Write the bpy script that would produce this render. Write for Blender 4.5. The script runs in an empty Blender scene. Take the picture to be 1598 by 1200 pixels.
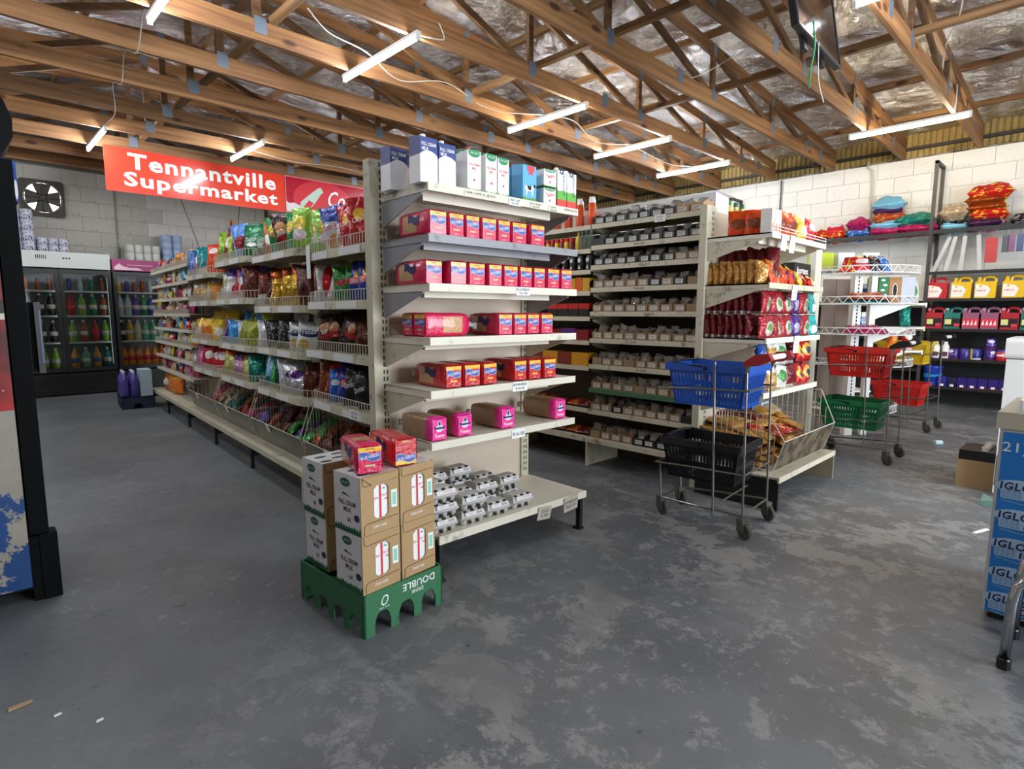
import bpy, math, random
from mathutils import Vector, Matrix, noise, Euler
random.seed(7)
PI = math.pi
R = math.radians
C = bpy.context.scene.collection
S = bpy.context.scene

# ------------------------------------------------------------------ camera, world, lights, exposure
cam_d = bpy.data.cameras.new('camera'); cam = bpy.data.objects.new('camera', cam_d); C.objects.link(cam); S.camera = cam
cam_d.sensor_fit = 'HORIZONTAL'; cam_d.sensor_width = 36.0; cam_d.lens = 36.0 * 898.2 / 1598.0; cam_d.clip_start = 0.02
H = 1.25
pitch, roll, yaw = R(7.05), R(0.13), R(45.81)
fw = Vector((math.cos(yaw) * math.cos(pitch), math.sin(yaw) * math.cos(pitch), -math.sin(pitch)))
rt = Vector((math.sin(yaw), -math.cos(yaw), 0)); up = rt.cross(fw)
rt, up = rt * math.cos(roll) + up * math.sin(roll), up * math.cos(roll) - rt * math.sin(roll)
cam.matrix_world = Matrix(((rt.x, up.x, -fw.x, 0), (rt.y, up.y, -fw.y, 0), (rt.z, up.z, -fw.z, H), (0, 0, 0, 1)))

w = bpy.data.worlds.new('daylight_sky'); S.world = w; w.use_nodes = True
w.node_tree.nodes['Background'].inputs[0].default_value = (0.75, 0.87, 1.0, 1); w.node_tree.nodes['Background'].inputs[1].default_value = 1.0

def area(name, loc, rot, sx, sy, power, col):
    d = bpy.data.lights.new(name, 'AREA'); d.shape = 'RECTANGLE'; d.size = sx; d.size_y = sy; d.energy = power; d.color = col
    o = bpy.data.objects.new(name, d); C.objects.link(o); o.location = loc; o.rotation_euler = rot
    return o
# daylight through the open shop front behind the photographer
area('entrance_daylight', (4.0, -3.93, 1.55), (R(90), 0, 0), 4.4, 2.7, 520, (0.86, 0.93, 1.0))
TUBE_STRENGTH = 215.0

S.view_settings.view_transform = 'Standard'; S.view_settings.look = 'None'; S.view_settings.gamma = 1.0
S.view_settings.exposure = 0.0; S.view_settings.use_curve_mapping = False
S.cycles.max_bounces = 8; S.cycles.diffuse_bounces = 4; S.cycles.glossy_bounces = 4; S.cycles.transparent_max_bounces = 24
S.cycles.sample_clamp_indirect = 6.0

# ------------------------------------------------------------------ materials
def lin(h):
    if isinstance(h, str):
        h = h.lstrip('#'); v = [int(h[i:i + 2], 16) / 255 for i in (0, 2, 4)]
    else: v = list(h)
    return tuple([(c / 12.92 if c <= 0.04045 else ((c + 0.055) / 1.055) ** 2.4) for c in v] + [1.0])
MATS = {}
def newmat(name):
    m = bpy.data.materials.new(name); m.use_nodes = True
    nt = m.node_tree; b = nt.nodes['Principled BSDF']
    return m, nt, b
def N(nt, t, **kw):
    n = nt.nodes.new(t)
    for k, v in kw.items():
        if k.startswith('i_'):
            n.inputs[k[2:].replace('_', ' ')].default_value = v
        else: setattr(n, k, v)
    return n
def mat(name, col, rough=0.5, metal=0.0, bump=0.0, bscale=40.0, var=0.0, vscale=6.0, dirt=None, dscale=5.0, dthr=0.62, coat=0.0, stretch=None):
    """procedural surface: base colour, slight mottling, optional dirt and fine relief"""
    if name in MATS: return MATS[name]
    m, nt, b = newmat(name)
    b.inputs['Roughness'].default_value = rough; b.inputs['Metallic'].default_value = metal
    if coat: b.inputs['Coat Weight'].default_value = coat; b.inputs['Coat Roughness'].default_value = 0.12
    c = lin(col); b.inputs['Base Color'].default_value = c
    tc = N(nt, 'ShaderNodeTexCoord'); src = tc.outputs['Object']
    if stretch:
        mp = N(nt, 'ShaderNodeMapping'); mp.inputs['Scale'].default_value = stretch; nt.links.new(src, mp.inputs['Vector']); src = mp.outputs['Vector']
    out = None
    if var:
        n = N(nt, 'ShaderNodeTexNoise'); n.inputs['Scale'].default_value = vscale; n.inputs['Detail'].default_value = 5
        nt.links.new(src, n.inputs['Vector'])
        mx = N(nt, 'ShaderNodeMix', data_type='RGBA'); mx.inputs['A'].default_value = tuple(x * (1 - var) for x in c[:3]) + (1,)
        mx.inputs['B'].default_value = tuple(min(1, x * (1 + var)) for x in c[:3]) + (1,)
        nt.links.new(n.outputs['Fac'], mx.inputs['Factor']); out = mx.outputs['Result']
    if dirt:
        n = N(nt, 'ShaderNodeTexNoise'); n.inputs['Scale'].default_value = dscale; n.inputs['Detail'].default_value = 8; n.inputs['Roughness'].default_value = 0.7
        nt.links.new(src, n.inputs['Vector'])
        rp = N(nt, 'ShaderNodeValToRGB'); rp.color_ramp.elements[0].position = dthr - 0.06; rp.color_ramp.elements[1].position = dthr + 0.08
        nt.links.new(n.outputs['Fac'], rp.inputs['Fac'])
        mx = N(nt, 'ShaderNodeMix', data_type='RGBA'); mx.inputs['B'].default_value = lin(dirt)
        if out: nt.links.new(out, mx.inputs['A'])
        else: mx.inputs['A'].default_value = c
        nt.links.new(rp.outputs['Color'], mx.inputs['Factor']); out = mx.outputs['Result']
    if out: nt.links.new(out, b.inputs['Base Color'])
    if bump:
        n = N(nt, 'ShaderNodeTexNoise'); n.inputs['Scale'].default_value = bscale; n.inputs['Detail'].default_value = 4
        nt.links.new(src, n.inputs['Vector'])
        bp = N(nt, 'ShaderNodeBump'); bp.inputs['Strength'].default_value = bump; bp.inputs['Distance'].default_value = 0.01
        nt.links.new(n.outputs['Fac'], bp.inputs['Height']); nt.links.new(bp.outputs['Normal'], b.inputs['Normal'])
    MATS[name] = m; return m
def pack(base, top=None, tz=0.8, bot=None, bz=0.2, blob=None, bc=(0.5, 0.55), br=(0.3, 0.2), blob2=None, b2c=(0.5, 0.3), b2r=(0.2, 0.12), foil=0.2, rough=0.24, spots=None):
    """printed packaging: flat colour bands and printed shapes across the front, on foil or film"""
    key = ('pack', base, top, tz, bot, bz, blob, bc, br, blob2, b2c, b2r, foil, rough, spots)
    if key in MATS: return MATS[key]
    m, nt, b = newmat('printed_film'); b.inputs['Roughness'].default_value = rough; b.inputs['Metallic'].default_value = foil
    tc = N(nt, 'ShaderNodeTexCoord'); sp = N(nt, 'ShaderNodeSeparateXYZ'); nt.links.new(tc.outputs['Generated'], sp.inputs[0])
    ns = N(nt, 'ShaderNodeTexNoise'); ns.inputs['Scale'].default_value = 5; nt.links.new(tc.outputs['Generated'], ns.inputs['Vector'])
    wob = N(nt, 'ShaderNodeMath', operation='MULTIPLY_ADD'); wob.inputs[1].default_value = 0.10; nt.links.new(ns.outputs['Fac'], wob.inputs[0])
    nt.links.new(sp.outputs['Z'], wob.inputs[2])
    cur = None; c0 = lin(base)
    def mixin(fac, col):
        nonlocal cur
        mx = N(nt, 'ShaderNodeMix', data_type='RGBA'); mx.inputs['B'].default_value = lin(col)
        if cur is None: mx.inputs['A'].default_value = c0
        else: nt.links.new(cur, mx.inputs['A'])
        nt.links.new(fac, mx.inputs['Factor']); cur = mx.outputs['Result']
    if spots:
        n2 = N(nt, 'ShaderNodeTexNoise'); n2.inputs['Scale'].default_value = 7; n2.inputs['Detail'].default_value = 1; nt.links.new(tc.outputs['Generated'], n2.inputs['Vector'])
        g = N(nt, 'ShaderNodeMath', operation='GREATER_THAN'); g.inputs[1].default_value = 0.58; nt.links.new(n2.outputs['Fac'], g.inputs[0]); mixin(g.outputs[0], spots)
    if top:
        g = N(nt, 'ShaderNodeMath', operation='GREATER_THAN'); g.inputs[1].default_value = tz + 0.05; nt.links.new(wob.outputs[0], g.inputs[0]); mixin(g.outputs[0], top)
    if bot:
        g = N(nt, 'ShaderNodeMath', operation='LESS_THAN'); g.inputs[1].default_value = bz + 0.05; nt.links.new(wob.outputs[0], g.inputs[0]); mixin(g.outputs[0], bot)
    for col, cc, rr in ((blob, bc, br), (blob2, b2c, b2r)):
        if not col: continue
        def axis(o, c_, r_):
            a = N(nt, 'ShaderNodeMath', operation='SUBTRACT'); a.inputs[1].default_value = c_; nt.links.new(o, a.inputs[0])
            d = N(nt, 'ShaderNodeMath', operation='DIVIDE'); d.inputs[1].default_value = r_; nt.links.new(a.outputs[0], d.inputs[0])
            q = N(nt, 'ShaderNodeMath', operation='MULTIPLY'); nt.links.new(d.outputs[0], q.inputs[0]); nt.links.new(d.outputs[0], q.inputs[1]); return q
        q1, q2 = axis(sp.outputs['X'], cc[0], rr[0]), axis(sp.outputs['Z'], cc[1], rr[1])
        a = N(nt, 'ShaderNodeMath', operation='ADD'); nt.links.new(q1.outputs[0], a.inputs[0]); nt.links.new(q2.outputs[0], a.inputs[1])
        g = N(nt, 'ShaderNodeMath', operation='LESS_THAN'); g.inputs[1].default_value = 1.0; nt.links.new(a.outputs[0], g.inputs[0]); mixin(g.outputs[0], col)
    if cur: nt.links.new(cur, b.inputs['Base Color'])
    else: b.inputs['Base Color'].default_value = c0
    nb = N(nt, 'ShaderNodeTexNoise'); nb.inputs['Scale'].default_value = 17; nb.inputs['Detail'].default_value = 3; nb.inputs['Distortion'].default_value = 1.2; nt.links.new(tc.outputs['Object'], nb.inputs['Vector'])
    bp = N(nt, 'ShaderNodeBump'); bp.inputs['Strength'].default_value = 0.55 if rough < .34 and foil > 0 else 0.08; bp.inputs['Distance'].default_value = 0.03
    nt.links.new(nb.outputs['Fac'], bp.inputs['Height']); nt.links.new(bp.outputs['Normal'], b.inputs['Normal'])
    MATS[key] = m; return m
def clear(name, tint, alpha=0.35, rough=0.1):
    """clear film, plastic or pane: mostly see-through with a glossy surface"""
    if name in MATS: return MATS[name]
    m, nt, b = newmat(name); out = nt.nodes['Material Output']
    tr = N(nt, 'ShaderNodeBsdfTransparent'); tr.inputs[0].default_value = (0.97, 0.97, 0.97, 1)
    b.inputs['Base Color'].default_value = lin(tint); b.inputs['Roughness'].default_value = rough
    fr = N(nt, 'ShaderNodeFresnel'); fr.inputs['IOR'].default_value = 1.5
    ad = N(nt, 'ShaderNodeMath', operation='ADD', use_clamp=True); ad.inputs[1].default_value = alpha; nt.links.new(fr.outputs[0], ad.inputs[0])
    mx = N(nt, 'ShaderNodeMixShader'); nt.links.new(ad.outputs[0], mx.inputs[0]); nt.links.new(tr.outputs[0], mx.inputs[1]); nt.links.new(b.outputs[0], mx.inputs[2])
    nt.links.new(mx.outputs[0], out.inputs[0]); MATS[name] = m; return m
def emit(name, col, strength):
    if name in MATS: return MATS[name]
    m, nt, b = newmat(name); b.inputs['Base Color'].default_value = lin(col)
    b.inputs['Emission Color'].default_value = lin(col); b.inputs['Emission Strength'].default_value = strength
    MATS[name] = m; return m
def wood(name, c1, c2, axis=0):
    if name in MATS: return MATS[name]
    m, nt, b = newmat(name); b.inputs['Roughness'].default_value = 0.65
    tc = N(nt, 'ShaderNodeTexCoord'); oi = N(nt, 'ShaderNodeObjectInfo')
    ad = N(nt, 'ShaderNodeVectorMath', operation='ADD'); nt.links.new(tc.outputs['Object'], ad.inputs[0])
    sc = N(nt, 'ShaderNodeVectorMath', operation='SCALE'); sc.inputs['Scale'].default_value = 23.0
    cb = N(nt, 'ShaderNodeCombineXYZ'); nt.links.new(oi.outputs['Random'], cb.inputs[0]); nt.links.new(oi.outputs['Random'], cb.inputs[1])
    nt.links.new(cb.outputs[0], sc.inputs[0]); nt.links.new(sc.outputs[0], ad.inputs[1])
    mp = N(nt, 'ShaderNodeMapping'); s = [22, 22, 22]; s[axis] = 1.1; mp.inputs['Scale'].default_value = s; nt.links.new(ad.outputs[0], mp.inputs['Vector'])
    n = N(nt, 'ShaderNodeTexNoise'); n.inputs['Scale'].default_value = 1.0; n.inputs['Detail'].default_value = 6; nt.links.new(mp.outputs[0], n.inputs['Vector'])
    rp = N(nt, 'ShaderNodeValToRGB'); rp.color_ramp.elements[0].position = 0.3; rp.color_ramp.elements[1].position = 0.72
    rp.color_ramp.elements[0].color = lin(c1); rp.color_ramp.elements[1].color = lin(c2); nt.links.new(n.outputs['Fac'], rp.inputs['Fac'])
    # knots
    mp2 = N(nt, 'ShaderNodeMapping'); s = [5.0, 5.0, 5.0]; s[axis] = 2.0; mp2.inputs['Scale'].default_value = s; nt.links.new(ad.outputs[0], mp2.inputs['Vector'])
    vo = N(nt, 'ShaderNodeTexVoronoi'); vo.inputs['Scale'].default_value = 1.0; nt.links.new(mp2.outputs[0], vo.inputs['Vector'])
    kr = N(nt, 'ShaderNodeValToRGB'); kr.color_ramp.elements[0].position = 0.09; kr.color_ramp.elements[1].position = 0.17
    kr.color_ramp.elements[0].color = (0.25, 0.16, 0.1, 1); kr.color_ramp.elements[1].color = (1, 1, 1, 1); nt.links.new(vo.outputs['Distance'], kr.inputs['Fac'])
    mx = N(nt, 'ShaderNodeMix', data_type='RGBA', blend_type='MULTIPLY'); mx.inputs['Factor'].default_value = 1
    nt.links.new(rp.outputs[0], mx.inputs['A']); nt.links.new(kr.outputs[0], mx.inputs['B'])
    # board to board tone
    hs = N(nt, 'ShaderNodeHueSaturation'); mr = N(nt, 'ShaderNodeMapRange'); mr.inputs['To Min'].default_value = 0.72; mr.inputs['To Max'].default_value = 1.2
    nt.links.new(oi.outputs['Random'], mr.inputs['Value']); nt.links.new(mr.outputs[0], hs.inputs['Value']); nt.links.new(mx.outputs['Result'], hs.inputs['Color'])
    nt.links.new(hs.outputs[0], b.inputs['Base Color']); MATS[name] = m; return m

# ------------------------------------------------------------------ mesh builder
class MB:
    def __init__(s): s.v = []; s.f = []; s.m = []
    def add(s, vs, fs, mi=0):
        o = len(s.v); s.v += [tuple(p) for p in vs]
        for k, f in enumerate(fs):
            s.f.append(tuple(i + o for i in f)); s.m.append(mi[k] if isinstance(mi, (list, tuple)) else mi)
        return s
    def box(s, a, b, mi=0):
        x0, y0, z0 = a; x1, y1, z1 = b
        return s.add([(x0, y0, z0), (x1, y0, z0), (x1, y1, z0), (x0, y1, z0), (x0, y0, z1), (x1, y0, z1), (x1, y1, z1), (x0, y1, z1)],
                     [(0, 3, 2, 1), (4, 5, 6, 7), (0, 1, 5, 4), (1, 2, 6, 5), (2, 3, 7, 6), (3, 0, 4, 7)], mi)
    def hexa(s, lo, hi, mi=0):      # lo, hi: four corners each, counter-clockwise seen from above
        return s.add(list(lo) + list(hi), [(0, 3, 2, 1), (4, 5, 6, 7), (0, 1, 5, 4), (1, 2, 6, 5), (2, 3, 7, 6), (3, 0, 4, 7)], mi)
    def bar(s, p, q, wx, wy=None, mi=0, upv=(0, 0, 1)):
        p, q = Vector(p), Vector(q); d = (q - p).normalized(); u = Vector(upv)
        if abs(d.dot(u)) > 0.98: u = Vector((0, 1, 0))
        a = d.cross(u).normalized() * wx / 2; c = a.cross(d).normalized() * (wy or wx) / 2
        vs = [p - a - c, p + a - c, p + a + c, p - a + c, q - a - c, q + a - c, q + a + c, q - a + c]
        return s.add(vs, [(0, 1, 2, 3), (7, 6, 5, 4), (4, 5, 1, 0), (5, 6, 2, 1), (6, 7, 3, 2), (7, 4, 0, 3)], mi)
    def tube(s, pts, r, n=6, mi=0, closed=False):
        pts = [Vector(p) for p in pts]; rings = []; k = len(pts); pu = None
        for i, p in enumerate(pts):
            a = pts[(i - 1) % k] if (i or closed) else p; c = pts[(i + 1) % k] if (i < k - 1 or closed) else p
            d = (c - a).normalized()
            if pu is None: pu = Vector((0, 0, 1)) if abs(d.z) < 0.9 else Vector((1, 0, 0))
            x = d.cross(pu).normalized(); y = x.cross(d).normalized(); pu = y
            rr = r[i] if isinstance(r, (list, tuple)) else r
            rings.append([p + x * rr * math.cos(2 * PI * j / n) + y * rr * math.sin(2 * PI * j / n) for j in range(n)])
        vs = [q for rg in rings for q in rg]; fs = []
        for i in range(k if closed else k - 1):
            for j in range(n):
                a0 = i * n; b0 = ((i + 1) % k) * n; fs.append((a0 + j, a0 + (j + 1) % n, b0 + (j + 1) % n, b0 + j))
        if not closed: fs += [tuple(range(n - 1, -1, -1)), tuple((k - 1) * n + j for j in range(n))]
        return s.add(vs, fs, mi)
    def lathe(s, prof, n=16, c=(0, 0, 0), mi=0):      # prof: (radius, z[, material])
        vs = []; fs = []; ms = []
        for p in prof:
            for j in range(n): vs.append((c[0] + p[0] * math.cos(2 * PI * j / n), c[1] + p[0] * math.sin(2 * PI * j / n), c[2] + p[1]))
        for i in range(len(prof) - 1):
            for j in range(n):
                fs.append((i * n + j, i * n + (j + 1) % n, (i + 1) * n + (j + 1) % n, (i + 1) * n + j)); ms.append(prof[i + 1][2] if len(prof[i + 1]) > 2 else mi)
        fs.append(tuple(range(n - 1, -1, -1))); ms.append(ms[0]); fs.append(tuple((len(prof) - 1) * n + j for j in range(n))); ms.append(ms[-2])
        return s.add(vs, fs, ms)
    def prism(s, poly, a, b, axis='z', mi=0):       # poly extruded from a to b along axis
        def P(u, v, t): return {'z': (u, v, t), 'y': (u, t, v), 'x': (t, u, v)}[axis]
        n = len(poly); vs = [P(u, v, a) for u, v in poly] + [P(u, v, b) for u, v in poly]
        fs = [tuple(range(n)), tuple(range(2 * n - 1, n - 1, -1))] + [(i, i + n, (i + 1) % n + n, (i + 1) % n) for i in range(n)]
        return s.add(vs, fs, mi)
    def mesh(s, name, mats=(), smooth=False):
        me = bpy.data.meshes.new(name); me.from_pydata(s.v, [], s.f)
        for m in mats: me.materials.append(m)
        if len(mats) > 1 or any(s.m): me.polygons.foreach_set('material_index', s.m)
        if smooth: me.polygons.foreach_set('use_smooth', [True] * len(s.f))
        me.update(); return me
def fix(me):
    import bmesh
    bm = bmesh.new(); bm.from_mesh(me); bmesh.ops.recalc_face_normals(bm, faces=bm.faces); bm.to_mesh(me); bm.free(); return me
CACHE = {}
def cached(key, fn):
    if key not in CACHE: CACHE[key] = fn()
    return CACHE[key]
def inst(name, me, parent=None, loc=(0, 0, 0), rot=(0, 0, 0), scale=None, m=None):
    o = bpy.data.objects.new(name, me); C.objects.link(o); o.location = loc
    o.rotation_euler = rot if isinstance(rot, (tuple, list)) else (0, 0, rot)
    if scale: o.scale = scale
    if parent: o.parent = parent
    if m:
        for i, mm in enumerate(m if isinstance(m, (list, tuple)) else [m]):
            if i < len(o.material_slots) and mm: o.material_slots[i].link = 'OBJECT'; o.material_slots[i].material = mm
    return o
def obj(name, mb, mats, parent=None, loc=(0, 0, 0), rot=(0, 0, 0), smooth=False):
    return inst(name, fix(mb.mesh(name, mats if isinstance(mats, (list, tuple)) else [mats], smooth)), parent, loc, rot)
LABELS = {}
def tag(o, label, cat, group=None):
    o['label'] = label; o['category'] = cat
    if group: o['group'] = group
    LABELS.setdefault(label, []).append(o.name); return o
def thing(name, label, cat, loc=(0, 0, 0), rot=(0, 0, 0), group=None):
    o = bpy.data.objects.new(name, None); C.objects.link(o); o.location = loc; o.empty_display_size = 0.05
    o.rotation_euler = rot if isinstance(rot, (tuple, list)) else (0, 0, rot)
    return tag(o, label, cat, group)
def struct(name, mb, mats, parent=None, smooth=False):
    o = obj(name, mb, mats, parent, smooth=smooth)
    if not parent: o['kind'] = 'structure'
    return o
def stuff(o): o['kind'] = 'stuff'; return o
ORD = ['first', 'second', 'third', 'fourth', 'fifth', 'sixth', 'seventh', 'eighth', 'ninth', 'tenth', 'eleventh', 'twelfth', 'thirteenth', 'fourteenth', 'fifteenth', 'sixteenth', 'seventeenth', 'eighteenth', 'nineteenth', 'twentieth']
def text(s, w, h, m, parent, loc, rot=(0, 0, 0), bold=0.0, shear=0.0, name='lettering', thick=0.0006):
    """raised flat print: w wide, h tall, centred, facing -Y before rotation"""
    key = ('text', s, round(w, 4), round(h, 4), bold, shear)
    def mk():
        cu = bpy.data.curves.new('lettering', 'FONT'); cu.body = s; cu.offset = bold; cu.shear = shear; cu.resolution_u = 2; cu.align_x = 'CENTER'; cu.space_character = 1.0 + bold * 4
        o = bpy.data.objects.new('lettering', cu); C.objects.link(o)
        dg = bpy.context.evaluated_depsgraph_get(); me = bpy.data.meshes.new_from_object(o.evaluated_get(dg))
        bpy.data.objects.remove(o); bpy.data.curves.remove(cu)
        xs = [v.co.x for v in me.vertices]; ys = [v.co.y for v in me.vertices]
        x0, x1, y0, y1 = min(xs), max(xs), min(ys), max(ys)
        for v in me.vertices:
            v.co = ((v.co.x - (x0 + x1) / 2) / (x1 - x0) * w, 0, (v.co.y - (y0 + y1) / 2) / (y1 - y0) * h)
        me.materials.clear(); me.materials.append(mat('black_ink', '#111111')); me.update(); return me
    me = cached(key, mk)
    return inst(name, me, parent, loc, rot, m=m)
def disc(n, rx, rz, cx=0, cz=0):
    return [(cx + rx * math.cos(2 * PI * i / n), cz + rz * math.sin(2 * PI * i / n)) for i in range(n)]
def rrect(x0, z0, x1, z1, r, n=4):
    p = []
    for cx, cz, a in ((x1 - r, z0 + r, -90), (x1 - r, z1 - r, 0), (x0 + r, z1 - r, 90), (x0 + r, z0 + r, 180)):
        for i in range(n + 1):
            t = R(a + 90 * i / n); p.append((cx + r * math.cos(t), cz + r * math.sin(t)))
    return p
def plate(name, poly, m, parent, loc=(0, 0, 0), rot=(0, 0, 0), t=0.0015, key=None):   # thin flat piece facing -Y
    mk = lambda: fix(MB().prism(poly, -t, 0, 'y').mesh(name, [m]))
    return inst(name, cached(key, mk) if key else mk(), parent, loc, rot, m=m)

cream = mat('cream_enamel', '#d9d3c2', 0.45, var=0.06, dirt='#7d7464', dscale=7, dthr=0.66)
cream_d = mat('worn_cream_enamel', '#c4bda6', 0.5, var=0.08, dirt='#5c5445', dscale=9, dthr=0.62)
greyshelf = mat('grey_shelf_enamel', '#8d8d92', 0.4, var=0.08, dirt='#3c3a38', dscale=9, dthr=0.66)
greenshelf = mat('green_shelf_enamel', '#3f6b49', 0.5, var=0.1)
steel = mat('galvanised_steel', '#9b9a96', 0.35, 0.85, var=0.1, vscale=20)
wire = mat('cream_wire', '#c9c3b4', 0.4, 0.2)
whitewire = mat('white_wire', '#dcdcda', 0.4)
blackm = mat('black_metal', '#151515', 0.45, var=0.1)
blackp = mat('black_plastic', '#0c0d0f', 0.35)
slotm = mat('slot_dark', '#26231f', 0.9)
white = mat('white_plastic', '#e9e8e4', 0.4)
paper = mat('white_paper', '#e8e8e6', 0.8)
ink = mat('black_ink', '#17171a', 0.8)
board = mat('brown_cardboard', '#a98a62', 0.85, var=0.07, vscale=14, bump=0.1, bscale=120)
board_d = mat('spice_tray_cardboard', '#8f7a5c', 0.85, var=0.1)

# ------------------------------------------------------------------ the room
XW, YB, YF, XL = 10.05, 11.5, -4.0, -6.0          # right wall face, back wall face, front wall face, left wall face
def floor_mat():
    m, nt, b = newmat('worn_painted_concrete')
    tc = N(nt, 'ShaderNodeTexCoord'); P = tc.outputs['Object']
    def noise_(sc, det, rough=0.6, dist=0.0, off=0, stretch=None):
        mp = N(nt, 'ShaderNodeMapping'); mp.inputs['Location'].default_value = (off, off * 0.7, 0)
        if stretch: mp.inputs['Scale'].default_value = stretch; mp.inputs['Rotation'].default_value = (0, 0, R(-20))
        nt.links.new(P, mp.inputs[0])
        n = N(nt, 'ShaderNodeTexNoise'); n.inputs['Scale'].default_value = sc; n.inputs['Detail'].default_value = det; n.inputs['Roughness'].default_value = rough; n.inputs['Distortion'].default_value = dist
        nt.links.new(mp.outputs[0], n.inputs['Vector']); return n.outputs['Fac']
    def ramp(f, a, c):
        r = N(nt, 'ShaderNodeMapRange'); r.inputs['From Min'].default_value = a; r.inputs['From Max'].default_value = c; nt.links.new(f, r.inputs['Value']); return r.outputs[0]
    def mul(a, c):
        q = N(nt, 'ShaderNodeMath', operation='MULTIPLY'); nt.links.new(a, q.inputs[0])
        if isinstance(c, float): q.inputs[1].default_value = c
        else: nt.links.new(c, q.inputs[1])
        return q.outputs[0]
    def mix(a, c, f):
        x = N(nt, 'ShaderNodeMix', data_type='RGBA'); nt.links.new(f, x.inputs['Factor'])
        for v, k in ((a, 'A'), (c, 'B')):
            if isinstance(v, tuple): x.inputs[k].default_value = v
            else: nt.links.new(v, x.inputs[k])
        return x.outputs['Result']
    col = mix(lin('#575a5e'), lin('#6d7073'), ramp(noise_(1.1, 5, off=3), 0.35, 0.65))
    col = mix(col, lin('#5b5850'), mul(ramp(noise_(0.55, 3, off=11), 0.5, 0.7), 0.55))
    # paint worn through to pale concrete: worn along the paths people walk
    big = ramp(noise_(0.55, 4, 0.6, off=5.3), 0.40, 0.52)
    chips = ramp(noise_(3.4, 14, 0.76, 0.2, off=2, stretch=(1.0, 0.7, 1)), 0.515, 0.53)
    pale = mix(lin('#97989a'), lin('#838078'), noise_(2.0, 6, off=9))
    sep = N(nt, 'ShaderNodeSeparateXYZ'); nt.links.new(P, sep.inputs[0])
    # the clean drinks aisle keeps its paint; the till area and the main aisle are worn
    q1 = N(nt, 'ShaderNodeMath', operation='MULTIPLY_ADD'); q1.inputs[1].default_value = -0.42; nt.links.new(sep.outputs['X'], q1.inputs[0]); nt.links.new(sep.outputs['Y'], q1.inputs[2])
    path = ramp(q1.outputs[0], 1.9, 0.6)
    pth = N(nt, 'ShaderNodeMath', operation='MULTIPLY_ADD', use_clamp=True); pth.inputs[1].default_value = 0.9; pth.inputs[2].default_value = 0.1; nt.links.new(path, pth.inputs[0])
    clampp = N(nt, 'ShaderNodeClamp'); nt.links.new(pth.outputs[0], clampp.inputs['Value'])
    fleck = ramp(noise_(6.5, 14, 0.8, 0.3, off=31), 0.545, 0.565)
    col = mix(col, pale, mul(mul(mul(big, chips), clampp.outputs[0]), 0.85))
    col = mix(col, lin('#8f8f8d'), mul(mul(fleck, clampp.outputs[0]), 0.6))
    col = mix(col, lin('#9b9484'), mul(ramp(noise_(1.7, 9, 0.7, off=44), 0.66, 0.70), 0.7))
    col = mix(col, lin('#6b4a48'), mul(ramp(noise_(1.4, 6, 0.6, off=52), 0.66, 0.78), 0.35))
    fine = ramp(noise_(11, 12, 0.8, off=1), 0.565, 0.60); col = mix(col, lin('#9a9a98'), mul(mul(fine, ramp(noise_(0.8, 2, off=21), 0.45, 0.6)), 0.6))
    # dark scuffs and a few hairline cracks
    col = mix(col, lin('#2c2b2a'), mul(ramp(noise_(7, 12, 0.8, off=15), 0.60, 0.66), 0.8))
    nt.links.new(col, b.inputs['Base Color'])
    rr = N(nt, 'ShaderNodeMapRange'); rr.inputs['To Min'].default_value = 0.36; rr.inputs['To Max'].default_value = 0.62; nt.links.new(noise_(1.6, 6, off=8), rr.inputs['Value']); nt.links.new(rr.outputs[0], b.inputs['Roughness'])
    bp = N(nt, 'ShaderNodeBump'); bp.inputs['Strength'].default_value = 0.5; bp.inputs['Distance'].default_value = 0.008
    nt.links.new(noise_(11, 10, 0.7, off=4), bp.inputs['Height']); nt.links.new(bp.outputs['Normal'], b.inputs['Normal'])
    return m
struct('floor', MB().box((XL, YF, -0.1), (XW + 0.15, YB + 0.15, 0)), floor_mat())

paintw = mat('white_painted_block', '#dcdad2', 0.75, var=0.05, bump=0.5, bscale=35, dirt='#a8a294', dscale=2.2, dthr=0.66)
paintg = mat('grey_painted_block', '#c2c0b6', 0.8, var=0.07, bump=0.5, bscale=35, dirt='#77746a', dscale=2.0, dthr=0.64)
mortar = mat('mortar', '#c9c6bd', 0.9); mortar_g = mat('mortar_grey', '#a3a199', 0.9)
wr = struct('wall_right', MB().box((XW + 0.012, YF, 0), (XW + 0.2, YB + 0.15, 3.45)), mortar)
wb = struct('wall_back', MB().box((XL, YB + 0.012, 0), (XW + 0.2, YB + 0.2, 4.9)), mortar_g)
struct('wall_left', MB().box((XL - 0.2, YF, 0), (XL, YB + 0.2, 4.9)), paintg)
struct('wall_front', MB().box((XL - 0.2, YF - 0.2, 0), (1.8, YF, 4.9)).box((6.2, YF - 0.2, 0), (XW + 0.2, YF, 4.9)).box((1.8, YF - 0.2, 2.95), (6.2, YF, 4.9)), paintg)
def block_mesh(l, h):
    g = 0.0012; e = 0.0016
    return fix(MB().hexa([(-l / 2 + g, 0.03, -h / 2 + g), (-l / 2 + g, 0.03, h / 2 - g), (l / 2 - g, 0.03, h / 2 - g), (l / 2 - g, 0.03, -h / 2 + g)],
                         [(-l / 2 + g + e, 0, -h / 2 + g + e), (-l / 2 + g + e, 0, h / 2 - g - e), (l / 2 - g - e, 0, h / 2 - g - e), (l / 2 - g - e, 0, -h / 2 + g + e)]).mesh('block', [paintw]))
bl = block_mesh(0.45, 0.23)
rb = random.Random(3)
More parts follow.
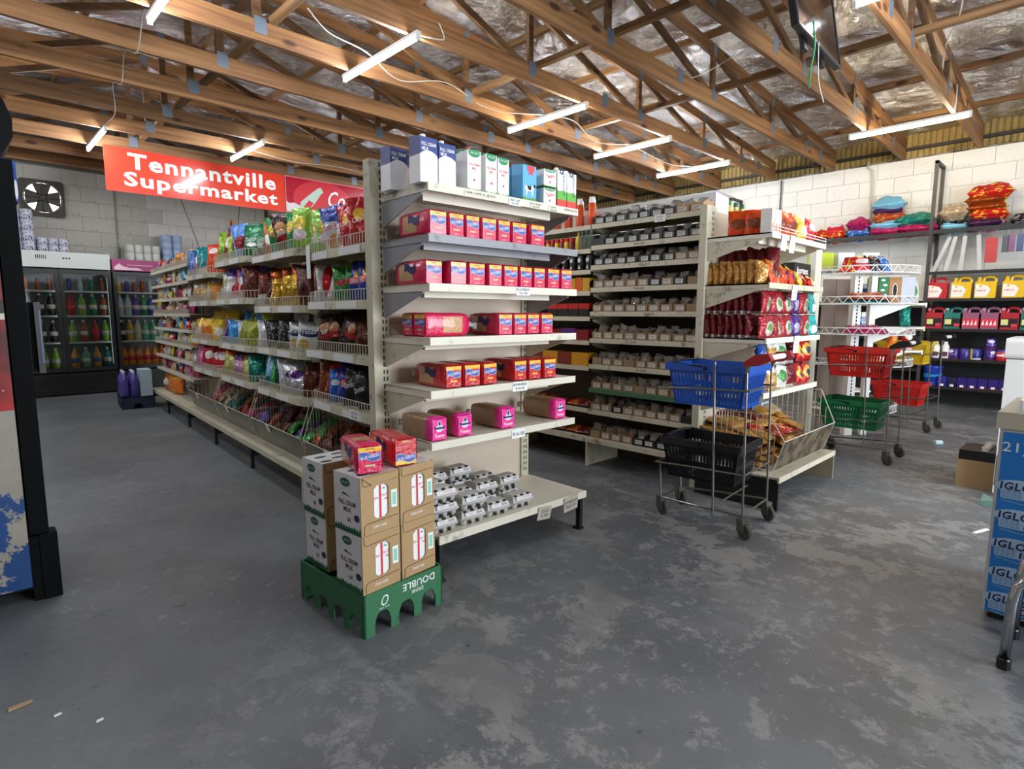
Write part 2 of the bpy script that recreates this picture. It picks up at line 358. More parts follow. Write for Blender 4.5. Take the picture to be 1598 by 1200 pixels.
for r_ in range(15):
    for k in range(13):
        if r_ < 2 and k > 6: continue
        y = 0.1 + 0.45 * k + (0.225 if r_ % 2 else 0)
        inst('block', bl, wr, (XW + rb.uniform(-0.004, 0.003), y, 0.115 + 0.23 * r_), (0, 0, -PI / 2), m=paintw)
blg = block_mesh(0.45, 0.23)
for r_ in range(7, 15):
    for k in range(20):
        x = 0.3 + 0.45 * k + (0.225 if r_ % 2 else 0)
        inst('block', blg, wb, (x, YB + rb.uniform(-0.004, 0.003), 0.115 + 0.23 * r_), m=paintg if x < 2.6 else paintw)
# ribbed sheeting between block wall and roof
rib = MB(); y = YF; pit = 0.072
poly = []
while y < YB:
    poly += [(XW + 0.06, y), (XW + 0.06, y + pit * 0.62), (XW + 0.085, y + pit * 0.7), (XW + 0.085, y + pit * 0.94)]; y += pit
poly += [(XW + 0.12, y), (XW + 0.12, YF)]
tr1 = struct('trim_1', rib.prism(poly, 3.40, 3.98), mat('ribbed_yellow_sheeting', '#b29a5c', 0.6, var=0.15, dirt='#5d4f2c', dscale=3, dthr=0.56))
struct('trim_2', MB().box((XW - 0.0, YF, 3.575), (XW + 0.06, YB, 3.615)), mat('dark_pipe', '#3a3732', 0.6))
struct('trim_3', MB().box((XW - 0.01, YF, 3.445), (XW + 0.1, YB, 3.465)), mat('mortar_edge', '#8e8878', 0.9, dirt='#3b372f', dscale=5, dthr=0.5))

# roof: foil insulation over purlins
RX = 2.0
def roofz(x): return 3.80 + 0.085 * ((XW - x) if x > RX else (XW - RX) - (RX - x))
PUR = [9.35, 8.2, 7.05, 5.9, 4.75, 3.6, 2.45, 1.3, 0.15, -1.0, -2.15, -3.3, -4.45, -5.6]
def foil_mat():
    m, nt, b = newmat('aluminium_foil_insulation'); b.inputs['Metallic'].default_value = 0.95; b.inputs['Roughness'].default_value = 0.24
    tc = N(nt, 'ShaderNodeTexCoord'); n = N(nt, 'ShaderNodeTexNoise'); n.inputs['Scale'].default_value = 2.6; n.inputs['Detail'].default_value = 6; n.inputs['Roughness'].default_value = 0.6; n.inputs['Distortion'].default_value = 2.2
    nt.links.new(tc.outputs['Object'], n.inputs['Vector'])
    bp = N(nt, 'ShaderNodeBump'); bp.inputs['Strength'].default_value = 1.0; bp.inputs['Distance'].default_value = 0.28; nt.links.new(n.outputs['Fac'], bp.inputs['Height']); nt.links.new(bp.outputs['Normal'], b.inputs['Normal'])
    n2 = N(nt, 'ShaderNodeTexNoise'); n2.inputs['Scale'].default_value = 1.3; n2.inputs['Detail'].default_value = 3; nt.links.new(tc.outputs['Object'], n2.inputs['Vector'])
    rp = N(nt, 'ShaderNodeValToRGB'); rp.color_ramp.elements[0].color = lin('#d6d4d0'); rp.color_ramp.elements[1].color = lin('#f6f6f8'); rp.color_ramp.elements[0].position = 0.35; rp.color_ramp.elements[1].position = 0.6
    nt.links.new(n2.outputs['Fac'], rp.inputs['Fac']); nt.links.new(rp.outputs[0], b.inputs['Base Color']); return m
cv = []; cf = []; nx, ny = 170, 130
for i in range(nx + 1):
    x = XL - 0.1 + (XW + 0.3 - XL) * i / nx
    dp = min(abs(x - p) for p in PUR)
    for j in range(ny + 1):
        y_ = YF - 0.1 + (YB - YF + 0.3) * j / ny
        n_ = noise.noise((x * 1.3, y_ * 1.3, 1.0)) * 0.035 + noise.noise((x * 4.1, y_ * 4.1, 5.0)) * 0.016
        cv.append((x, y_, roofz(x) + 0.02 + max(0.0, n_ + 0.03) * min(1, dp * 4) - 0.05 * math.sin(min(1.0, dp / 0.575) * PI / 2)))
for i in range(nx):
    for j in range(ny):
        a = i * (ny + 1) + j; cf.append((a, a + 1, a + ny + 2, a + ny + 1))
ce = MB(); ce.v = cv; ce.f = cf; ce.m = [0] * len(cf)
me = ce.mesh('ceiling', [foil_mat()], smooth=True); co = inst('ceiling', me); co['kind'] = 'structure'
struct('roof', MB().hexa([(XL - .2, YF - .2, roofz(XL) + .15), (RX, YF - .2, roofz(RX) + .15), (RX, YB + .2, roofz(RX) + .15), (XL - .2, YB + .2, roofz(XL) + .15)], [(XL - .2, YF - .2, roofz(XL) + .2), (RX, YF - .2, roofz(RX) + .2), (RX, YB + .2, roofz(RX) + .2), (XL - .2, YB + .2, roofz(XL) + .2)])
       .hexa([(RX, YF - .2, roofz(RX) + .15), (XW + .2, YF - .2, roofz(XW) + .15), (XW + .2, YB + .2, roofz(XW) + .15), (RX, YB + .2, roofz(RX) + .15)], [(RX, YF - .2, roofz(RX) + .2), (XW + .2, YF - .2, roofz(XW) + .2), (XW + .2, YB + .2, roofz(XW) + .2), (RX, YB + .2, roofz(RX) + .2)]), mat('roof_sheet', '#77787a', 0.6))

pineX = wood('pine_along_x', '#70492a', '#a87b4c', 0); pineY = wood('pine_along_y', '#664628', '#967146', 1); pineD = wood('pine_dark', '#59391f', '#80603c', 0)
plateM = mat('nail_plate_zinc', '#7f8d9c', 0.45, 0.6, var=0.25, vscale=90)
for i, x in enumerate(PUR):
    z = roofz(x)
    o = obj('roof_purlin', MB().box((-0.025, -7.7, -0.062), (0.025, 7.7, 0.0)), pineY, loc=(x, 3.75, z))
    tag(o, f'timber roof purlin under the foil, {ORD[i]} from the white block wall', 'purlin', 'purlins under the roof foil')
# trusses
TY = [-2.5, -1.55, -0.6, 0.4, 1.39, 2.255, 3.17, 4.085, 5.045, 5.95, 6.84, 7.85, 8.64, 9.57, 10.4, 11.2]
PTS = [8.75, 7.6, 6.05, 4.2, 2.0, -0.2, -2.05, -3.6, -4.75]
def chord_lo(x): return roofz(x) - 0.062 - 0.115
ZB, ZT = 3.452, 3.61
tm = {}
tm['bot'] = fix(MB().box((XL + 0.01, -0.02, ZB), (XW - 0.005, 0.02, ZT)).mesh('bottom_chord', [pineX]))
def topch(x0, x1):
    a, c = chord_lo(x0), chord_lo(x1)
    return fix(MB().hexa([(x0, -0.02, a), (x1, -0.02, c), (x1, 0.02, c), (x0, 0.02, a)], [(x0, -0.02, a + .115), (x1, -0.02, c + .115), (x1, 0.02, c + .115), (x0, 0.02, a + .115)]).mesh('top_chord', [pineX]))
tm['t1'] = topch(RX, XW - 0.01); tm['t2'] = topch(XL + 0.01, RX)
webs = []
for i, x in enumerate(PTS):
    if chord_lo(x) - ZT > 0.03: webs.append(fix(MB().box((x - 0.032, -0.018, ZT - 0.05), (x + 0.032, 0.018, chord_lo(x) + 0.05)).mesh('web_post', [pineD])))
for i in range(4):
    for sgn in (0, 1):
        a, c = (PTS[i], PTS[i + 1]) if not sgn else (PTS[8 - i], PTS[7 - i])
        dz = 0.05; d = 0.06 if not sgn else -0.06
        webs.append(fix(MB().bar((a - d, 0, ZT - 0.03), (c + d, 0, chord_lo(c) + 0.03), 0.036, 0.062, upv=(0, 0, 1)).mesh('web_brace', [pineD])))
npl = fix(MB().box((-0.05, -0.002, -0.07), (0.05, 0.0, 0.06)).mesh('nail_plate', [plateM]))
npt = fix(MB().box((-0.04, -0.002, -0.055), (0.04, 0.0, 0.05)).mesh('nail_plate', [plateM]))
for i, y in enumerate(TY):
    front = y < 2.8
    t = thing('roof_truss', f'pine roof truss across the shop, {ORD[len(TY) - 1 - i]} counted from the back wall', 'roof truss', (0, y, 0), group='pine roof trusses')
    inst('bottom_chord', tm['bot'], t); inst('top_chord', tm['t1'], t); inst('top_chord', tm['t2'], t)
    for wm in webs: inst('web', wm, t)
    for k, x in enumerate([XW - 0.7, 5.37] + PTS):
        inst('nail_plate', npl, t, (x + (0.02 if x != 5.37 else 0), -0.0205, ZT - 0.03))
        if k > 2 and k < 10: inst('nail_plate', npt, t, (x, -0.0205, chord_lo(x) + 0.05))
for i, x in enumerate((6.12, 4.3, 2.12)):
    o = obj('ceiling_brace', MB().box((-0.03, -7.3, 0), (0.03, 7.3, 0.05)), pineY, loc=(x, 3.9, ZT + 0.001))
    tag(o, f'long timber brace lying on the truss chords, {ORD[i]} from the white block wall', 'brace', 'braces on the trusses')

# ------------------------------------------------------------------ fluorescent lamps
tubeN = emit('fluorescent_tube', '#f4f8ff', TUBE_STRENGTH); tubeW = emit('warm_fluorescent_tube', '#ffe9c2', TUBE_STRENGTH)
lampbody = mat('lamp_white', '#d8d8d4', 0.4)
LAMPS = [(2.83, 4.57, 0, 'over the bread shelves'), (4.98, 4.6, 1, 'right of the milk cartons'), (6.63, 4.59, 0, 'in the middle over the spice shelves'), (8.25, 4.6, 0, 'nearest the ribbed sheeting in its row'),
         (8.16, 1.83, 1, 'over the wall rack of oil cans'), (1.52, 9.1, 0, 'left of the red shop sign'), (3.07, 8.3, 0, 'in front of the red shop sign'), (1.26, 4.6, 0, 'at the upper left over the drinks aisle'),
         (4.75, 0.85, 0, 'at the top beside the hanging television'), (6.6, -1.2, 0, 'behind the photographer, right'), (3.0, -1.6, 0, 'behind the photographer, middle'), (-0.5, 4.6, 0, 'added out of view beside the cooler to brighten the snacks'), (-0.5, 8.3, 0, 'added out of view before the fridges to brighten the snacks'), (-0.5, 1.2, 0, 'added out of view, left behind the cooler, to brighten snacks'), (-2.4, 8.4, 0, 'in the back left corner'), (6.2, 8.4, 0, 'behind the spice shelves at the back')]  # the three left aisle lamps are added unseen to brighten the snack packets
bat = fix(MB().box((-0.02, -0.6, 0.026), (0.02, 0.6, 0.052)).mesh('batten', [lampbody]))
tub = fix(MB().tube([(0, -0.575, 0), (0, 0.575, 0)], 0.0135, 10).mesh('tube', [tubeN], True))
cap_ = fix(MB().box((-0.016, -0.012, -0.016), (0.016, 0.012, 0.03)).mesh('lamp_holder', [lampbody]))
for x, y, warm, where in LAMPS:
    t = thing('fluorescent_lamp', 'lit fluorescent tube lamp ' + where, 'lamp', (x, y, 3.399), group='fluorescent tube lamps')
    inst('batten', bat, t); inst('tube', tub, t, m=tubeW if warm else tubeN)
    for s in (-0.588, 0.588): inst('lamp_holder', cap_, t, (0, s, 0))
# cables draped between the trusses
cabm = mat('white_cable', '#cfcdc6', 0.5)
def cable(pts, lab, r=0.005, m=cabm):
    P = [Vector(p) for p in pts]; out = []
    for i in range(len(P) - 1):
        p0, p1, p2, p3 = P[max(0, i - 1)], P[i], P[i + 1], P[min(len(P) - 1, i + 2)]
        for k in range(6):
            t = k / 6; out.append(0.5 * ((2 * p1) + (p2 - p0) * t + (2 * p0 - 5 * p1 + 4 * p2 - p3) * t * t + (3 * p1 - p0 - 3 * p2 + p3) * t ** 3))
    out.append(P[-1])
    o = obj('power_cable', MB().tube(out, r, 5), m, smooth=True); return tag(o, lab, 'cable', 'cables under the roof')
cable([(2.2, 4.55, 3.6), (2.4, 4.6, 3.5), (2.75, 4.62, 3.46), (3.3, 4.95, 3.47), (3.9, 5.0, 3.62), (4.5, 5.0, 3.5), (4.98, 4.62, 3.46)], 'white cable draped from the lamp over the bread to the next lamp')
cable([(4.98, 4.62, 3.46), (5.6, 4.7, 3.55), (6.1, 4.75, 3.42), (6.63, 4.6, 3.46)], 'white cable between the two lamps right of the milk cartons')
cable([(6.63, 4.6, 3.46), (7.2, 4.75, 3.5), (7.8, 4.7, 3.43), (8.25, 4.6, 3.46)], 'white cable between the two lamps over the spice shelves')
cable([(3.07, 8.35, 3.46), (3.8, 8.5, 3.44), (4.6, 8.55, 3.5), (5.6, 8.5, 3.4), (6.2, 8.4, 3.46)], 'white cable running right from the lamp in front of the red sign')
cable([(2.86, 4.02, 3.44), (3.0, 3.95, 3.43), (3.12, 4.02, 3.5), (3.1, 4.06, 3.62)], 'short white cable looping from the lamp end over the bread')
cable([(1.3, 5.2, 3.46), (1.3, 5.5, 3.6), (1.33, 5.92, 3.44), (1.36, 6.5, 3.62), (1.38, 6.82, 3.44), (1.42, 7.4, 3.6), (1.5, 7.83, 3.43), (1.52, 8.5, 3.46)], 'white cable dropping between the trusses at the upper left')
cable([(5.2, 3.2, 3.7), (5.6, 3.15, 3.62), (6.0, 2.7, 3.9), (6.6, 2.3, 4.05)], 'thin pale cable crossing the foil in the middle of the roof', 0.004)
cable([(7.55, 1.42, 3.66), (7.3, 1.36, 3.9), (6.9, 1.2, 4.0), (6.3, 1.1, 3.95), (5.9, 1.15, 3.9)], 'white cable looping at the upper right under the foil', 0.007)
cable([(8.1, 1.38, 3.72), (7.9, 1.34, 3.66), (7.85, 1.33, 3.5), (7.9, 1.34, 3.36)], 'loose white cable end hanging beside the upper right truss', 0.007)

# ------------------------------------------------------------------ bread shelves (end bay of the front gondola)
TH = R(-1.34)
def W1(x, y, z=0.0): return (x * math.cos(TH) - y * math.sin(TH), x * math.sin(TH) + y * math.cos(TH), z)
O1 = (2.0, 2.56)
backp = mat('pinkish_back_panel', '#cbbba8', 0.55, var=0.05, dirt='#8f7d6c', dscale=4, dthr=0.64)
bu = thing('bread_shelf_unit', 'cream metal shelf unit holding bread loaves, milk cartons and egg boxes', 'shelf unit', W1(O1[0], O1[1]), TH)
def upright(parent, x, y, top, wx=0.06, wy=0.05, side=1, slots=True, m=cream_d):
    mb = MB().box((x - wx / 2, y, 0.02), (x + wx / 2, y + wy, top))
    o = obj('upright', mb, m, parent)
    if slots:
        sm = MB(); z = 0.26
        while z < top - 0.03:
            for dx in (-0.009, 0.009): sm.box((x + side * 0.018 * (wx > .07) + dx - 0.0035, y - 0.001, z), (x + side * 0.018 * (wx > .07) + dx + 0.0035, y + 0.002, z + 0.022))
            z += 0.036
        stuff(obj('slots', sm, slotm, o))
    return o
upright(bu, -0.515, 0.0, 1.985, 0.09, 0.06); upright(bu, 0.488, 0.0, 1.985, 0.06, 0.06)
obj('back_panel', MB().box((-0.47, 0.015, 0.20), (0.46, 0.035, 0.62)).box((-0.47, 0.013, 0.622), (0.46, 0.035, 1.20)).box((-0.47, 0.015, 1.202), (0.46, 0.035, 1.98)), backp, bu)
def flat_shelf(parent, x0, x1, y0, y1, ztop, m, lip=0.036, bracket=True, bm=None, sub=0.05):
    mb = MB().box((x0, y0, ztop - lip), (x1, y0 + 0.012, ztop)).box((x0, y0 + 0.012, ztop - 0.012), (x1, y1, ztop - 0.003)).box((x0 + .04, y0 + .10, ztop - sub - .012), (x1 - .12, y0 + .13, ztop - .012))
    mb.box((x0, y0 + 0.01, ztop - lip), (x0 + 0.008, y1, ztop - 0.003)).box((x1 - 0.008, y0 + 0.01, ztop - lip), (x1, y1, ztop - 0.003))
    o = obj('shelf', mb, m, parent)
    if bracket:
        d = y1 - y0
        for s, xx in ((1, x0 + .004), (-1, x1 - .010)):
            obj('bracket', MB().prism([(y1 - .005, ztop - .16), (y1 - .005, ztop - .03), (y0 + .06, ztop - .03), (y0 + .06, ztop - .045)], xx, xx + .006, 'x'), bm or m, o)
    return o
def tagcard(parent, x, y, z, w_, h_, lines, m=paper, rot=(0, 0, 0), th=0.011, ink_=None):
    o = obj('price_card', MB().box((-w_ / 2, -0.001, -h_ / 2), (w_ / 2, 0, h_ / 2)), m, parent, (x, y, z), rot)
    n = len(lines)
    for i, s in enumerate(lines): text(s, min(w_ * .9, th * len(s) * .75), th, ink_ or ink, o, (0, -0.0018, (n - 1) * th * .75 - i * th * 1.5))
    return o
SZ = [1.822, 1.602, 1.384, 1.140, 0.895, 0.652]
shs = []
for i, z in enumerate(SZ):
    m = greyshelf if i == 1 else cream
    shs.append(flat_shelf(bu, -0.50, 0.50, -0.40, 0.0, z, m, bm=greyshelf if i < 3 else cream_d))
FY = -0.4012
tagcard(shs[0], -0.20, FY, 1.805, .20, .026, ['FAIR CAPE 2L @ R32'], cream, th=.014); tagcard(shs[0], 0.02, FY, 1.80, .085, .036, ['FAIR CAPE', 'R22-00'], th=.010)
tagcard(shs[0], 0.165, FY, 1.80, .08, .03, ['FULL CREAM', '6 @ R120'], cream, th=.010); tagcard(shs[0], 0.30, FY, 1.80, .07, .03, ['COW 1L', 'R20-00'], cream, th=.010); tagcard(shs[0], 0.44, FY, 1.808, .11, .02, ['PARMALAT R20'], cream, th=.011)
tagcard(shs[2], 0.08, FY, 1.362, .095, .042, ['BLUE RIBBON', 'R21-00'], th=.012); tagcard(shs[4], 0.06, FY, 0.872, .105, .05, ['BROWN BREAD', 'R18-00'], th=.014); tagcard(shs[5], 0.05, FY, 0.622, .095, .045, ['R16-00'], th=.018)
obj('base_shelf', MB().box((-0.52, -0.477, 0.19), (0.524, -0.465, 0.23)).box((-0.52, -0.465, 0.212), (0.524, 0.0, 0.226)), cream, bu)
for x in (-0.50, 0.495):
    obj('leg', MB().box((x - .012, -0.465, 0.0), (x + .012, -0.435, 0.21)).box((x - .012, -0.435, 0.12), (x + .012, 0.02, 0.212)).box((x - .02, -0.47, 0.0), (x + .02, -0.42, 0.012)), blackm, bu)
obj('kick_plate', MB().box((-0.5, 0.0, 0.0), (0.49, 0.02, 0.2)), mat('dark_kick', '#2a2a2c', .7), bu)
kraft = mat('torn_card_tag', '#b5ada0', 0.9)
t_ = tagcard(bu, 0.17, -0.481, 0.180, .10, .075, ['EGGS', '5-99'], kraft, (R(8), R(6), 0), .018); tagcard(bu, 0.385, -0.481, 0.185, .115, .085, ['18 MEDIUM', 'R62-99'], kraft, (R(6), R(-4), 0), .018)

# ------------------------------------------------------------------ bread loaves
def loaf_mesh(kind):
    mb = MB(); w_, h_, L = 0.101, 0.113, 0.27
    def ring(y, s, dz=0.0, pinch=0.0):
        a = w_ / 2 * s; b = h_ * s; r = 0.018 * s; z0 = dz
        pts = rrect(-a, z0, a, z0 + b, r, 2)
        return [(x * (1 - pinch), y + random.uniform(-.0015, .0015), z) for x, z in pts]
    rs = [(0, .93, .003), (0.006, 1.0, 0), (0.045, 1.02, 0), (0.10, 1.0, 0), (0.16, 1.01, 0), (0.215, 1.0, 0), (0.25, .92, .004), (0.275, .6, .025), (0.29, .22, .05), (0.31, .16, .045), (0.335, .30, .03)]
    n = 12; vs = []
    random.seed(5)
    for y, s, dz in rs: vs += ring(y, s, dz)
    fs = []; ms = []
    for i in range(len(rs) - 1):
        for j in range(n):
            fs.append((i * n + j, i * n + (j + 1) % n, (i + 1) * n + (j + 1) % n, (i + 1) * n + j))
            side = j in (2, 8); top = j == 5
            mi = 0
            if kind == 'toast': mi = 2 if (1 < i < 5 and j != 11) else (0 if i < 2 or i > 6 else (2 if i < 6 else 0))
            else:
                if side and i in (3, 4): mi = 2
                if top and i in (3,): mi = 2
            if i >= 7: mi = 3
            ms.append(mi)
    fs.append(tuple(range((len(rs) - 1) * n, len(rs) * n))); ms.append(3)
    mb.add(vs, fs, ms)
    # front end: split so that the band at the top is a face of its own
    a = w_ / 2 * .93; b0, b1 = .003, .003 + h_ * .93; zc = b0 + (b1 - b0) * (.80 if kind != 'toast' else .995)
    e = 0.003
    if kind == 'toast': mb.add([(-a + e, -.0004, b0 + e), (a - e, -.0004, b0 + e), (a - e, -.0004, b1 - e), (-a + e, -.0004, b1 - e)], [(0, 1, 2, 3)], 0)
    else: mb.add([(-a + e, -.0004, b0 + e), (a - e, -.0004, b0 + e), (a - e, -.0004, zc), (-a + e, -.0004, zc), (a - e, -.0004, b1 - e), (-a + e, -.0004, b1 - e)], [(0, 1, 2, 3), (3, 2, 4, 5)], [0, 0 if kind == 'toast' else 1])
    return fix(mb.mesh('wrapper', [None] * 4, True))
filmcol = lambda n, c: mat(n, c, 0.28, 0.0, bump=0.6, bscale=55, coat=0.6, var=0.10, vscale=25)
pinkw, redw, magw, yelw = filmcol('pink_bread_film', '#d3144f'), filmcol('red_bread_film', '#c3121a'), filmcol('magenta_bread_film', '#ec2e93'), filmcol('yellow_bread_film', '#f3b62c')
breadc = mat('bread_seen_through_film', '#a27f5c', 0.35, bump=0.5, bscale=60, var=0.2, vscale=40, coat=0.6); tanw = filmcol('tan_bread_film', '#c79a6d')
clearf = clear('clear_bag_film', '#d9d9dc', 0.28, 0.12)
navyi, bluei, silveri = mat('navy_print', '#1b2460', .4), mat('ribbon_blue', '#4656a0', .35), mat('silver_print', '#aab0cc', .35)
labelm = mat('cream_label', '#c7b787', .5)
def wavy(w_, h_, grow=0.0):
    n = 10; top = []; bt = []
    for i in range(n + 1):
        u = i / n; x = (u - .5) * (w_ + grow * 2); z = 0.25 * h_ * math.sin(u * 2 * PI + .4)
        top.append((x, z + h_ / 2 + grow)); bt.append((x, z - h_ / 2 - grow))
    return bt + top[::-1]
def loaf(loc, rz, kind, label, tilt=0.0, upside=False, group='bread loaves on the shelf unit', sc=1.0, flip=0):
    red = kind == 'red'
    t = thing('bread_loaf', label, 'bread', loc, (R(tilt), 0, rz), group)
    t.scale = (sc, 1, 1)
    base = {'pink': pinkw, 'red': redw, 'toast': magw}[kind]
    k = inst('wrapper', cached('loaf' + ('t' if kind == 'toast' else 'b'), lambda: loaf_mesh('toast' if kind == 'toast' else 'b')), t,
             (0, 0, 0.1135) if upside else (0, 0, 0.0005), (0, PI, 0) if upside else (0, 0, 0), m=[base, yelw, breadc if kind == 'toast' else tanw, clearf])
    f = -1 if upside else 1; cz = 0.057
    if kind == 'toast':
        plate('crest', disc(16, .026, .018), mat('crest_pale', '#d9d3dc', .4), t, (0, -.0006, .062), key='crest1', t=.0006)
        plate('crest', disc(14, .011, .014), mat('crest_pale', '#d9d3dc', .4), t, (0, -.0006, .083), key='crest2', t=.0006)
        plate('crest', [(-.030, -.006), (.030, -.006), (.034, .008), (.018, .003), (-.018, .003), (-.034, .008)], navyi, t, (0, -.0014, .064), key='crest3', t=.0006)
        plate('crest', disc(12, .007, .009), navyi, t, (0, -.0014, .085), key='crest4', t=.0006)
        text('Toaster', .064, .017, paper, t, (0, -.0012, .027), bold=.02)
    else:
        zc = cz + .012 if not upside else cz - .022
        plate('ribbon_outline', wavy(.078, .024, .0025), silveri, t, (0, -.0006, zc), key='rib_o', t=.0005)
        plate('ribbon', wavy(.078, .024), bluei, t, (0, -.0012, zc), key='rib_i', t=.0006)
        text('BLUE RIBBON', .07, .012, mat('pale_blue_letters', '#c9d2ea', .4), t, (0, -.0020, zc), (0, R(-6), 0), bold=.03)
        if not upside:
            plate('label', rrect(-.02, -.004, .02, .004, .003), labelm if not red else yelw, t, (0, -.0008, .034), key='loaflab', t=.0006)
            text('700 g', .024, .0065, paper, t, (0, -.0012, .014))
        if red: text('BROWN', .03, .007, yelw, t, (0, -.0012, .10 if upside else .034), bold=.03)
        else: text('SLICED' , .034, .006, navyi, t, (0, -.0012, .098))
    # ribbon on the long side
    if kind != 'toast':
        plate('side_ribbon', wavy(.09, .035), navyi, t, (-.0518, .12, .075), (0, 0, -PI / 2), key='srib', t=.0008)
    return t
rows = {0: (1.602, 'pink', [(1.515, 1.62), (1.624, 1.721), (1.724, 1.814), (1.822, 1.922), (1.924, 2.014), (2.018, 2.137), (2.144, 2.261)]),
        1: (1.384, 'pink', [(1.636, 1.738), (1.75, 1.861), (1.875, 1.968), (1.977, 2.084), (2.089, 2.187), (2.189, 2.28), (2.285, 2.388), (2.396, 2.49)]),
        2: (1.140, 'pink', [(1.934, 2.036), (2.042, 2.14), (2.145, 2.242), (2.246, 2.348)]),
        3: (0.895, 'red', [(1.603, 1.709), (1.714, 1.824), (1.831, 1.933), (2.05, 2.151), (2.156, 2.256), (2.266, 2.37)]),
        4: (0.652, 'toast', [(1.515, 1.611), (1.668, 1.77), (1.952, 2.058), (2.365, 2.467)])}
RN = ['second', 'third', 'fourth', 'fifth', 'sixth']
kn = {'pink': 'pink wrapped bread loaf', 'red': 'red wrapped brown bread loaf', 'toast': 'magenta fronted toaster bread loaf'}
rb = random.Random(11)
for r_, (z, kind, xs) in rows.items():
    for i, (a, c) in enumerate(xs):
        sc = min(1.12, (c - a) / .101) * .965
        yy = 2.172 + (0.004 if r_ < 1 else 0.014) + rb.uniform(0, .012)
        loaf(W1((a + c) / 2, yy, z - 0.0025), TH + R(rb.uniform(-2.0, 2.0)) if sc < 1 else TH, kind, f'{kn[kind]}, {ORD[i]} from the left facing front, {RN[r_]} shelf down', sc=sc)
loaf(W1(1.572, 2.225, 1.3815), TH + R(1), 'pink', 'pink wrapped bread loaf set back by the left bracket, third shelf down')
loaf(W1(1.545, 2.31, 1.1375), TH + R(-90), 'pink', 'pink bread loaf lying sideways with tan band to the front, fourth shelf down')
loaf(W1(1.555, 2.435, 1.1375), TH + R(-90), 'pink', 'pink bread loaf lying behind the sideways one, fourth shelf down')

# ------------------------------------------------------------------ milk cartons on the top shelf
capw, capr = mat('white_cap', '#ececea', .35), mat('red_cap', '#c22a2a', .35)
navyc = pack('#20357f', bot='#e6e6e8', bz=.42, blob='#e9e9ec', bc=(.5, .30), br=(.75, .36), foil=0, rough=.35)
greenw = pack('#efefec', top='#1f7a4c', tz=.90, bot='#5f9a3a', bz=.05, blob='#178a55', bc=(.5, .86), br=(.44, .10), foil=0, rough=.35)
cowc = pack('#57a9dc', bot='#4d8f3d', bz=.10, foil=0, rough=.35); parm = pack('#f0f0ec', bot='#5cae3c', bz=.42, foil=0, rough=.35, blob='#d53a30', bc=(.5, .0), br=(1.4, .2))
redprint, greenp = mat('red_print', '#d23040', .5), mat('green_print', '#188a52', .5)
def carton(x, w_, h_, kind, label, z=1.8195, d=.085, y=2.172, cap=None, rz=0.0):
    t = thing('milk_carton', label, 'carton', W1(x, y, z), TH + rz, 'milk cartons on the top shelf')
    k = (round(w_, 3), h_, d)
    def mk(): return fix(MB().hexa([(-w_ / 2, 0, 0), (w_ / 2, 0, 0), (w_ / 2, d, 0), (-w_ / 2, d, 0)], [(-w_ / 2, .0, h_ * .93), (w_ / 2, 0, h_ * .93), (w_ / 2, d, h_), (-w_ / 2, d, h_)]).mesh('carton_body', [None]))
    inst('carton_body', cached(('carton',) + k, mk), t, m={'navy': navyc, 'green': greenw, 'cow': cowc, 'parm': parm}[kind])
    if cap: obj('cap', MB().lathe([(.013, 0), (.013, .014), (.011, .016)], 12), cap, t, (0, d * .55, h_ * .965), smooth=False)
    if kind == 'navy':
        text('FULL CREAM', w_ * .82, .015, paper, t, (0, -.0008, h_ * .79), bold=.03); text('MILK', w_ * .38, .015, paper, t, (-w_ * .2, -.0008, h_ * .69), bold=.03)
    if kind == 'green':
        text('FAIR CAPE', w_ * .6, .009, paper, t, (0, -.0008, h_ * .86)); text('FULL CREAM', w_ * .74, .011, redprint, t, (0, -.0008, h_ * .60), bold=.02); text('MILK', w_ * .32, .011, redprint, t, (0, -.0008, h_ * .51), bold=.02)
        plate('emblem', disc(10, .006, .006), redprint, t, (0, -.0006, h_ * .25), key='emb', t=.0006)
    if kind == 'cow':
        plate('emblem', [(-.026, .0), (.026, 0), (.026, -.026), (.013, -.026), (.013, -.046), (0, -.039), (-.013, -.046), (-.013, -.026), (-.026, -.026)], redprint, t, (0.008, -.0006, h_ * .92), key='rosette', t=.0006)
        plate('cow_body', [(-.030, .0), (.026, .002), (.036, .012), (.042, .006), (.044, -.004), (.034, -.008), (.026, -.022), (.024, -.048), (.018, -.048), (.016, -.026), (-.014, -.026), (-.018, -.048), (-.024, -.048), (-.026, -.022), (-.034, -.020)], paper, t, (-.002, -.0006, h_ * .40), key='cow', t=.0006)
        plate('cow_patch', [(-.016, .0), (.012, .001), (.014, -.016), (.002, -.022), (-.012, -.014)], ink, t, (-.002, -.0013, h_ * .40), key='cowp', t=.0006); plate('cow_head', [(.028, .004), (.036, .012), (.042, .006), (.044, -.004), (.036, -.008), (.030, -.004)], ink, t, (-.002, -.0013, h_ * .40), key='cowh', t=.0006)
    if kind == 'parm':
        text('parmalat', h_ * .56, .026, navyi, t, (w_ * .18, -.0008, h_ * .60), (0, R(-90), 0), bold=.01)
        for q in range(5): plate('leaf_mark', disc(8, .006, .006, .012 * math.cos(q * 1.26), .010 * math.sin(q * 1.26)), navyi, t, (-.006, -.0006, h_ * .90), key=('lm', q), t=.0006)
    return t
carton(1.5155, .092, .205, 'navy', 'navy and white milk carton with white cap, leftmost on the top shelf front', cap=capw); carton(1.6155, .094, .195, 'navy', 'navy and white milk carton, second from left on the top shelf', cap=capw)
carton(1.505, .092, .205, 'navy', 'navy milk carton standing behind the leftmost carton on the top shelf', y=2.40, cap=None)
